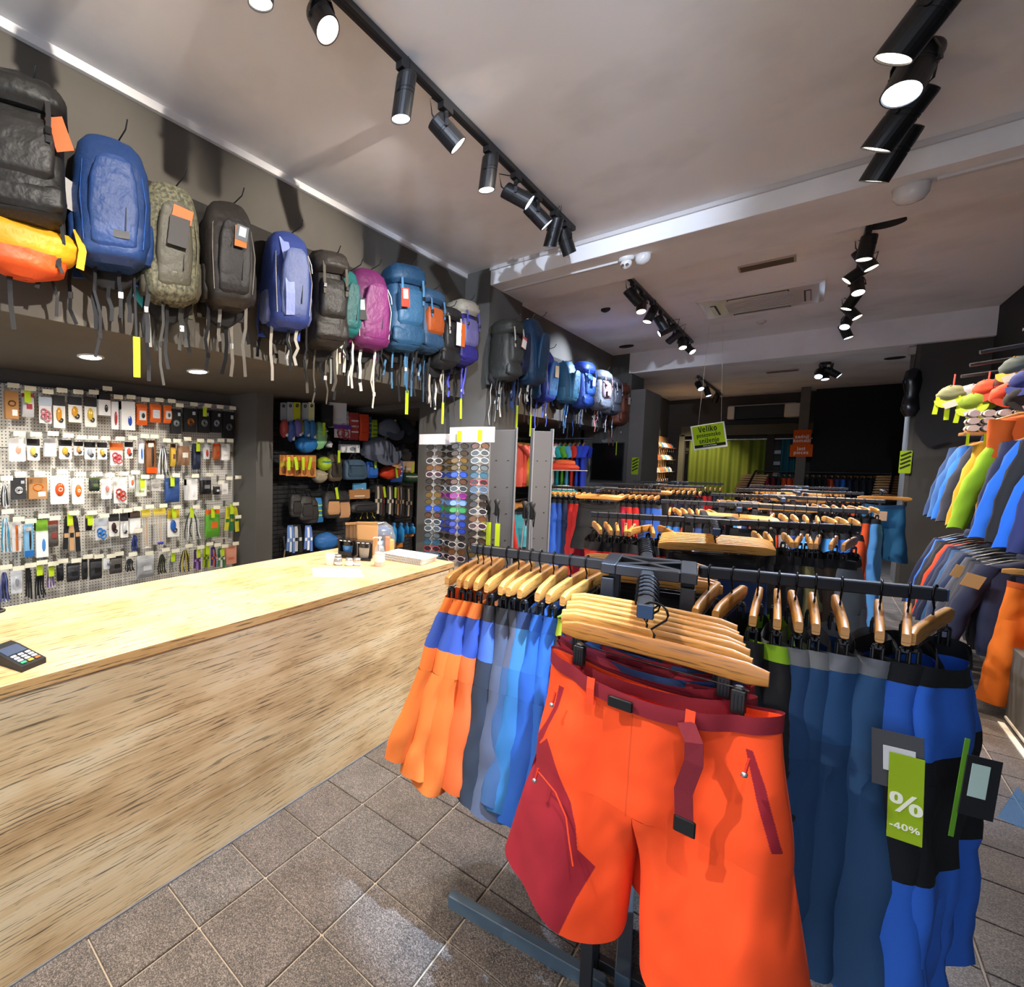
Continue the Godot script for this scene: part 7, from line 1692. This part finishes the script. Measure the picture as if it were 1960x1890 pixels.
# ---------- the far end of the shop ----------
func far_room() -> void:
	# fitting room: opening frame, green curtain on rings, teal curtain, dark post
	var o := thing("curtain", "olive-green fitting room curtain hanging in deep folds at the back", "curtain", "", Vector3(-1.35, 0.02, -15.2))
	var s := ST()
	var r0 := []
	for i in 6:
		var rg := PackedVector3Array()
		for j in 81:
			var x := lerpf(-0.66, 0.66, j / 80.0)
			rg.append(Vector3(x, i * 0.426, 0.045 * sin(j * 0.62) * (1.0 - 0.05 * i) + 0.02 * sin(j * 0.21 + i * 0.3)))
		for j in 81:
			var p := rg[80 - j]; rg.append(p - Vector3(0, 0, 0.004))
		r0.append(rg)
	loft(s, r0, false); part(o, "cloth", s, mat("5d6a10", "fabric"))
	for i in 9:
		s = ST(); torus(s, Vector3(-0.62 + i * 0.155, 2.15, 0), 0.018, 0.003, 1.0, 10, 4); part(o, "ring", s, mat("c9cacc", "metal"))
	s = ST(); tube(s, [Vector3(-2.15, 2.17, -15.2), Vector3(0.0, 2.17, -15.2)], 0.013, 8)
	tag(part(self, "curtain_rod", s, mat("d5d6d8", "metal")), "shiny curtain rod over the green curtain", "curtain rod")
	o = thing("curtain", "narrow dark teal curtain right of the green one", "curtain", "", Vector3(-0.32, 0.02, -15.2))
	s = ST(); r0 = []
	for i in 4:
		var rg := PackedVector3Array()
		for j in 25: rg.append(Vector3(lerpf(-0.13, 0.15, j / 24.0), i * 0.71, 0.03 * sin(j * 0.8)))
		for j in 25: rg.append(rg[24 - j] - Vector3(0, 0, 0.004))
		r0.append(rg)
	loft(s, r0, false); part(o, "cloth", s, mat("0f5560", "fabric"))
	S("trim_4", Vector3(-2.18, 2.27, -15.45), Vector3(0.0, 2.5, -15.15), mat("4c4a3a", "paint"))
	S("trim_5", Vector3(-0.68, 0, -15.3), Vector3(-0.56, 2.27, -15.15), mat("26241f", "paint"))
	S("trim_6", Vector3(-2.2, 0, -15.45), Vector3(-2.1, 2.3, -15.15), mat("54523e", "paint"))
	S("pillar", Vector3(-0.21, 0, -14.75), Vector3(-0.07, 3.2, -14.6), mat("6a655d", "paint"))
	S("wall_back", Vector3(0.0, 0, -15.6), Vector3(1.6, 3.2, -15.2), mat("1b1a19", "paint"))
	for i in 3:
		s = ST(); box(s, Vector3(-0.5, 1.85 - i * 0.25, -15.45), Vector3(0.14, 0.02, 0.2)); box(s, Vector3(-0.5, 1.89 - i * 0.25, -15.42), Vector3(0.12, 0.06, 0.12), 0.01)
		tag(part(self, "fitting_room_shelf", s, mat("b9b9bc")), "pale shelf with folded goods between the curtains, " + ["top", "middle", "bottom"][i] + " one", "shelf")
	# air conditioner with white ends over the curtain, and a dark heater box
	o = thing("air_conditioner", "dark wall unit with white end caps over the green curtain", "air conditioner", "", Vector3(-0.82, 2.79, -15.42))
	s = ST(); box(s, Vector3(0, 0, -0.05), Vector3(0.86, 0.3, 0.22), 0.01); part(o, "body", s, mat("141414"))
	s = ST(); box(s, Vector3(0, 0.155, 0), Vector3(1.08, 0.02, 0.3), 0.005); part(o, "top_edge", s, mat("a9a59c"))
	for q in [-1.0, 1.0]:
		s = ST(); box(s, Vector3(q * 0.49, 0, 0), Vector3(0.12 + 0.06 * (q + 1), 0.3, 0.32), 0.015); part(o, "end_cap", s, mat("d6cfc0"))
	# hanging sale sign
	o = thing("sale_sign", "lime green hanging sign announcing a sale in black letters", "sign", "", Vector3(-0.985, 2.0, -9.0), 0.0)
	var T := Transform3D(Basis.from_euler(Vector3(0, 0.0, 0.16)), Vector3.ZERO)
	s = ST(); box(s, Vector3.ZERO, Vector3(0.36, 0.35, 0.006), 0.001, T); part(o, "board", s, mat("eef0e4", "matt"))
	s = ST(); box(s, Vector3(0, 0.005, 0.0035), Vector3(0.33, 0.315, 0.001), 0.0002, T); part(o, "green_print", s, mat("a9cc10", "matt"))
	s = ST(); box(s, Vector3(0, -0.128, 0.0045), Vector3(0.33, 0.04, 0.001), 0.0002, T); part(o, "black_strip", s, mat("16180a", "matt"))
	for q in [["Veliko", 0.108, 0.105, "101204"], ["posezonsko", 0.074, 0.022, "101204"], ["sniženje", 0.088, -0.06, "101204"], ["Od 5.8. do 19.8.2024.", 0.024, -0.128, "e8ecd8"]]:
		var m := MeshInstance3D.new(); m.name = "lettering"; m.mesh = text_mesh(q[0], q[1]); m.material_override = mat(q[3], "matt"); o.add_child(m, true)
		m.transform = T * Transform3D(Basis().scaled(Vector3(0.62, 1, 1)), Vector3(0, q[2], 0.006))
	for x in [-0.12, 0.12]:
		s = ST(); tube(s, [Vector3(x, 0.17 + x * 0.16, 0), Vector3(x * 0.6, 1.53, 0)], 0.0012, 4); part(o, "string", s, mat("b9b9b4"))
	# two orange signs on the post
	for k in 2:
		o = thing("post_sign", ["upper orange striped sign on the post, reading zadnji komadi", "lower orange striped sign on the post, reading last pieces"][k], "sign", "orange signs on the post", Vector3(-0.145, [2.17, 1.895][k], -14.57))
		var w: float = [0.25, 0.32][k]; var hh: float = [0.3, 0.25][k]
		s = ST(); box(s, Vector3.ZERO, Vector3(w, hh, 0.012), 0.002); part(o, "board", s, mat("d85a10", "matt"))
		for i in 8:
			s = ST(); box(s, Vector3.ZERO, Vector3(0.009, hh * 0.42, 0.001), 0.0002, Transform3D(Basis(Vector3(0, 0, 1), -0.7), Vector3(-w * 0.32 + i * w * 0.092, hh * (0.22 if i % 2 else -0.22), 0.0065))); part(o, "stripe", s, mat("c24c0c", "matt"))
		var tx: Array = [["zadnji", "komadi"], ["last", "pieces"]][k]
		for j in 2:
			var m := MeshInstance3D.new(); m.name = "lettering"; m.mesh = text_mesh(tx[j], 0.092); m.material_override = mat("f2e6da", "matt"); o.add_child(m, true)
			m.scale = Vector3(0.75, 1, 1); m.position = Vector3(0, (0.04 if j == 0 else -0.04) - (0.03 if k == 0 else 0.0), 0.008)
	# wall of trousers at the back and two sloping arms with front-facing hangers
	rail(Vector3(-0.8, 1.45, -14.9), Vector3(1.15, 1.45, -14.9), "long rail of dark and orange clothes at the very back", [[Vector3(-0.78, 1.45, -14.9), Vector3(-0.78, 0, -14.9)], [Vector3(1.13, 1.45, -14.9), Vector3(1.13, 0, -14.9)]])
	var cols := ["7a1f2a", "6a1a26", "20222a", "e0521f", "e2561f", "d84a1c", "dd5020", "1b1c20", "1c1d22", "1d1e22", "1b1b1f", "d84a20", "384878", "2a78d8", "262c44", "20242e", "22252e", "1e2026", "20222a", "d85420", "e06a24"]
	for i in 21:
		hang(Vector3(-0.62 + i * 0.083, 1.45, -14.9), deg_to_rad(5.0 - 90.0), 0.19, "small hanger on the back wall rail, " + ORD[i] + " from left", "hangers on the back rail", "trousers", cname(cols[i]) + " trousers on the back wall rail, " + ORD[i] + " from left", "trousers on the back rail", [[0.04, cols[i], "waistband"], [0.8, cols[i], "seat"]], {"w": 0.33, "n": 12, "hemd": 0.05})
	for k in 2:
		var top: Vector3 = [Vector3(-0.78, 1.47, -14.4), Vector3(1.05, 1.5, -14.4)][k]
		var low: Vector3 = top + Vector3(-0.08, -0.38, 0.75)
		o = thing("sloping_arm", ["left sloping display arm with a ladder of hangers at the back", "right sloping display arm with a ladder of hangers, beside the pillar"][k], "display arm", "sloping arms at the back", top)
		s = ST(); tube(s, [Vector3.ZERO, low - top], 0.015, 6); part(o, "arm", s, mat("202224", "black_metal"))
		for i in 8: s = ST(); lathe(s, [[0.018, -0.004], [0.018, 0.004]], 8, Transform3D(frame_at((low - top).normalized()) * Basis(Vector3.RIGHT, PI / 2), (low - top) * (0.08 + i * 0.12))); part(o, "stop_knob", s, mat("3a3b3e", "metal"))
		s = ST(); tube(s, [Vector3.ZERO, Vector3(0, 0.0, -0.5)], 0.012, 6); tube(s, [Vector3(0, 0, -0.5), Vector3(0, -1.45, -0.5)], 0.015, 6); part(o, "support", s, mat("202224", "black_metal"))
		for i in 8:
			hang(top + (low - top) * (0.08 + i * 0.12), 0.08 - 0.02 * i, 0.2, "hanger on the " + ["left", "right"][k] + " sloping arm at the back, " + ORD[i] + " from the top", "hangers on the sloping arms", "trousers", ["dark", "black"][k] + " trousers on the " + ["left", "right"][k] + " sloping arm, " + ORD[i] + " from the top", "trousers on the sloping arms", [[0.04, "17181b", "waistband"], [0.8, ["1f2028", "16171a"][k], "seat"]], {"w": 0.33, "n": 12, "hemd": 0.04})
	# blue trousers shown at the end of the aisle
	o = thing("trousers", "large teal-blue trousers with an orange and white tag hanging at the aisle end", "trousers", "", Vector3(0.56, 1.33, -8.35), 0.15)
	trousers(o, [[0.04, "1d4a70", "waistband"], [0.62, "135a88", "seat"]], {"w": 0.3, "hip": 0.32, "hemd": 0.08, "ph": 3.0})
	pack_tag(o, Vector3(-0.04, -0.26, 0.1), 0.09, 0.1, "d8b89a", 0.0)
	hanger(Vector3(0.56, 1.33, -8.35), 0.15, 0.19, "wooden hanger holding the large teal-blue trousers at the aisle end", "hangers at the aisle end")
	rail(Vector3(0.56, 1.33, -8.35), Vector3(0.56, 1.33, -8.75), "short arm carrying the large teal-blue trousers", [[Vector3(0.56, 1.33, -8.7), Vector3(0.56, 0, -8.7)]])
	# lit board of caps and small goods on the far left wall
	o = thing("peg_board", "warm lit wooden board of small goods on the far left wall", "pegboard", "", Vector3(-2.49, 0, -14.2))
	s = ST(); slab(s, Vector3(0, 1.0, -1.35), Vector3(0.02, 2.26, 1.35)); part(o, "panel", s, mat("b98a58", "matt"))
	for r in 4:
		for i in 11:
			var p := Vector3(-2.42, 2.1 - r * 0.29, -12.98 - i * 0.235)
			var c: String = ["d8d4c8", "c9a868", "8a7a5c", "4f8fc0", "d8602a", "e6e2da", "6a7278"][(r * 3 + i * 2) % 7]
			var t := thing("cap" if r < 3 else "carded_pack", cname(c) + (" cap" if r < 3 else " pack") + " on the far lit board, " + ["top", "second", "third", "bottom"][r] + " row, " + ORD[i] + " from near end", "cap" if r < 3 else "package", "goods on the far lit board", p, PI / 2)
			if r < 3:
				s = ST(); sack(s, 0.16, 0.12, 0.14, [[0, 1, 1], [0.5, 0.9, 0.9], [1, 0.2, 0.2]], 10, 0.9, 0.004, i, Transform3D(Basis(), Vector3(0, -0.12, 0.02))); part(t, "crown", s, mat(c, "fabric"))
				s = ST(); box(s, Vector3(0, -0.12, 0.11), Vector3(0.14, 0.006, 0.08), 0.002); part(t, "brim", s, mat(c, "fabric"))
				s = ST(); box(s, Vector3(0.02, -0.17, 0.09), Vector3(0.03, 0.09, 0.002), 0.0005); part(t, "price_strip", s, mat("d8d0a0"))
			else:
				part(t, "card", card(0.11, 0.16, 0.02, Vector3(0, -0.08, 0)), mat(c))
				part(t, "header", card(0.11, 0.04, 0.022, Vector3(0, -0.02, 0)), mat("e9e4d4"))
	spot(Vector3(-1.5, 3.0, -13.6), Vector3(-0.9, -1.0, -0.1), 5.0, 45.0, Color(1.0, 0.86, 0.68))  # unseen spot with no fixture, placed to light the far board

# ---------- fittings on the ceiling and beams ----------
func ceiling_things() -> void:
	var o := thing("ceiling_cassette", "square white air-conditioning cassette in the middle ceiling bay", "air conditioner", "", Vector3(-0.51, 3.54, -8.03))
	var w := mat("d9d5d0", "gloss")
	var s := ST()
	var rg := []
	for q in [[0.51, 0.0], [0.51, -0.015], [0.47, -0.03], [0.36, -0.035]]:
		rg.append(PackedVector3Array([Vector3(q[0], q[1], q[0] * 0.94), Vector3(-q[0], q[1], q[0] * 0.94), Vector3(-q[0], q[1], -q[0] * 0.94), Vector3(q[0], q[1], -q[0] * 0.94)]))
	loft(s, rg, true, false); part(o, "panel", s, w)
	for i in 4:
		s = ST(); box(s, Vector3(0, -0.037, 0.385), Vector3(0.5, 0.006, 0.055), 0.002, Transform3D(Basis(Vector3.UP, i * PI / 2), Vector3.ZERO)); part(o, "outlet_slot", s, mat("2b2a29"))
		s = ST(); box(s, Vector3(0, -0.043, 0.39), Vector3(0.48, 0.005, 0.036), 0.002, Transform3D(Basis(Vector3.UP, i * PI / 2), Vector3.ZERO)); part(o, "louver", s, w)
	for i in 7:
		s = ST(); box(s, Vector3(0, -0.04, -0.24 + i * 0.08), Vector3(0.56, 0.008, 0.03), 0.002); part(o, "grille_slat", s, mat("c2beb8"))
	for q in [[Vector3(-0.39, 3.54, -6.6), "slim slotted air vent in the ceiling before the cassette", 0.36], [Vector3(-0.41, 3.2, -11.8), "slim slotted air vent in the far ceiling", 0.36]]:
		o = thing("air_vent", q[1], "air vent", "slot vents", q[0])
		s = ST(); box(s, Vector3(0, -0.008, 0), Vector3(q[2] + 0.03, 0.016, 0.2), 0.003); part(o, "frame", s, mat("b9aa98"))
		s = ST(); box(s, Vector3(0, -0.0175, 0), Vector3(q[2], 0.003, 0.15), 0.001); part(o, "dark_slot", s, mat("2a2018"))
		for i in 5:
			s = ST(); box(s, Vector3(0, -0.02, -0.06 + i * 0.03), Vector3(q[2], 0.003, 0.012), 0.001); part(o, "louver", s, mat("7a6650"))
	# camera, detectors and cable duct under the first beam
	o = thing("security_camera", "white dome security camera with two dark lenses under the beam", "security camera", "", Vector3(-1.155, 3.37, -5.0))
	s = ST(); lathe(s, [[0.055, 0], [0.055, -0.02], [0.045, -0.03]], 24); part(o, "base", s, mat("e6e3df", "gloss"))
	s = ST(); sack(s, 0.085, 0.085, 0.085, [[0, 0.2, 0.2], [0.1, 0.6, 0.6], [0.3, 0.92, 0.92], [0.55, 1, 1], [0.8, 0.85, 0.85], [1, 0.5, 0.5]], 18, 1.0, 0.0, 0, Transform3D(Basis(), Vector3(0, -0.095, 0))); part(o, "ball", s, mat("e6e3df", "gloss"))
	for x in [-0.016, 0.016]:
		s = ST(); lathe(s, [[0.012, 0], [0.012, 0.01]], 12, Transform3D(Basis.from_euler(Vector3(PI / 2 + 0.5, 0, 0)) , Vector3(x, -0.07, 0.036))); part(o, "camera_eye", s, mat("0c0c0d", "lens"))
	for q in [[Vector3(-1.045, 3.37, -5.03), "white half-dome detector right beside the security camera", 0.055], [Vector3(0.33, 3.37, -5.0), "larger white half-dome detector under the beam at the right", 0.075]]:
		o = thing("detector", q[1], "detector", "dome detectors", q[0])
		s = ST(); lathe(s, [[q[2], 0], [q[2], -0.02], [q[2] * 0.97, -q[2] * 0.8], [q[2] * 0.75, -q[2] * 1.25], [q[2] * 0.3, -q[2] * 1.45], [0.002, -q[2] * 1.5]], 24); part(o, "dome", s, mat("dedbd8", "gloss"))
		s = ST(); lathe(s, [[q[2] * 1.08, 0], [q[2] * 1.08, -0.008]], 24); part(o, "base_ring", s, mat("d0cdca"))
	for q in [[Vector3(-2.2, 3.352, -5.06), Vector3(-1.22, 3.37, -5.02), "white cable duct under the beam, from the pier to the camera"], [Vector3(0.42, 3.352, -5.0), Vector3(1.74, 3.37, -4.96), "white cable duct under the beam, right of the larger detector"]]:
		s = ST(); slab(s, q[0], q[1], 0.003); tag(part(self, "cable_duct", s, mat("d2cecb")), q[2], "cable duct")
	for q in [[Vector3(0.3, 3.54, -6.18), 0.1, "black round ceiling speaker at the end of the jacket-side track"], [Vector3(-2.15, 3.54, -9.6), 0.1, "black round ceiling speaker by the far backpacks"], [Vector3(0.75, 3.2, -11.5), 0.1, "black round ceiling speaker in the far ceiling by the pillar"]]:
		o = thing("ceiling_speaker", q[2], "speaker", "round ceiling speakers", q[0])
		s = ST(); lathe(s, [[q[1], 0], [q[1], -0.012], [q[1] * 0.9, -0.016]], 28); part(o, "ring", s, mat("161616"))
		s = ST(); lathe(s, [[q[1] * 0.88, -0.0165], [q[1] * 0.6, -0.02], [0.002, -0.021]], 28); part(o, "grille", s, mat("0d0d0e"))
	for q in [[Vector3(-0.55, 3.54, -9.2), "small white round smoke detector behind the cassette", "c9c4be"], [Vector3(-1.83, 3.54, -7.1), "small dark sensor in the ceiling left of the spotlights", "1b1a19"]]:
		o = thing("smoke_detector", q[1], "smoke detector", "small ceiling sensors", q[0])
		s = ST(); lathe(s, [[0.05, 0], [0.05, -0.02], [0.035, -0.035], [0.002, -0.036]], 20); part(o, "housing", s, mat(q[2]))
		s = ST(); lathe(s, [[0.02, -0.034], [0.02, -0.044], [0.002, -0.045]], 12); part(o, "sensor", s, mat(q[2]))
	o = thing("bulkhead_lamp_box", "small white box under the second beam beside the right pillar", "junction box", "", Vector3(0.84, 3.08, -10.5))
	s = ST(); box(s, Vector3(0, 0.05, 0), Vector3(0.1, 0.1, 0.12), 0.01); part(o, "housing", s, mat("b9b4ae"))
	s = ST(); tube(s, [Vector3(0, 0.1, 0), Vector3(0.01, 0.13, 0.05)], 0.01, 6); part(o, "cable_gland", s, mat("a9a49e"))
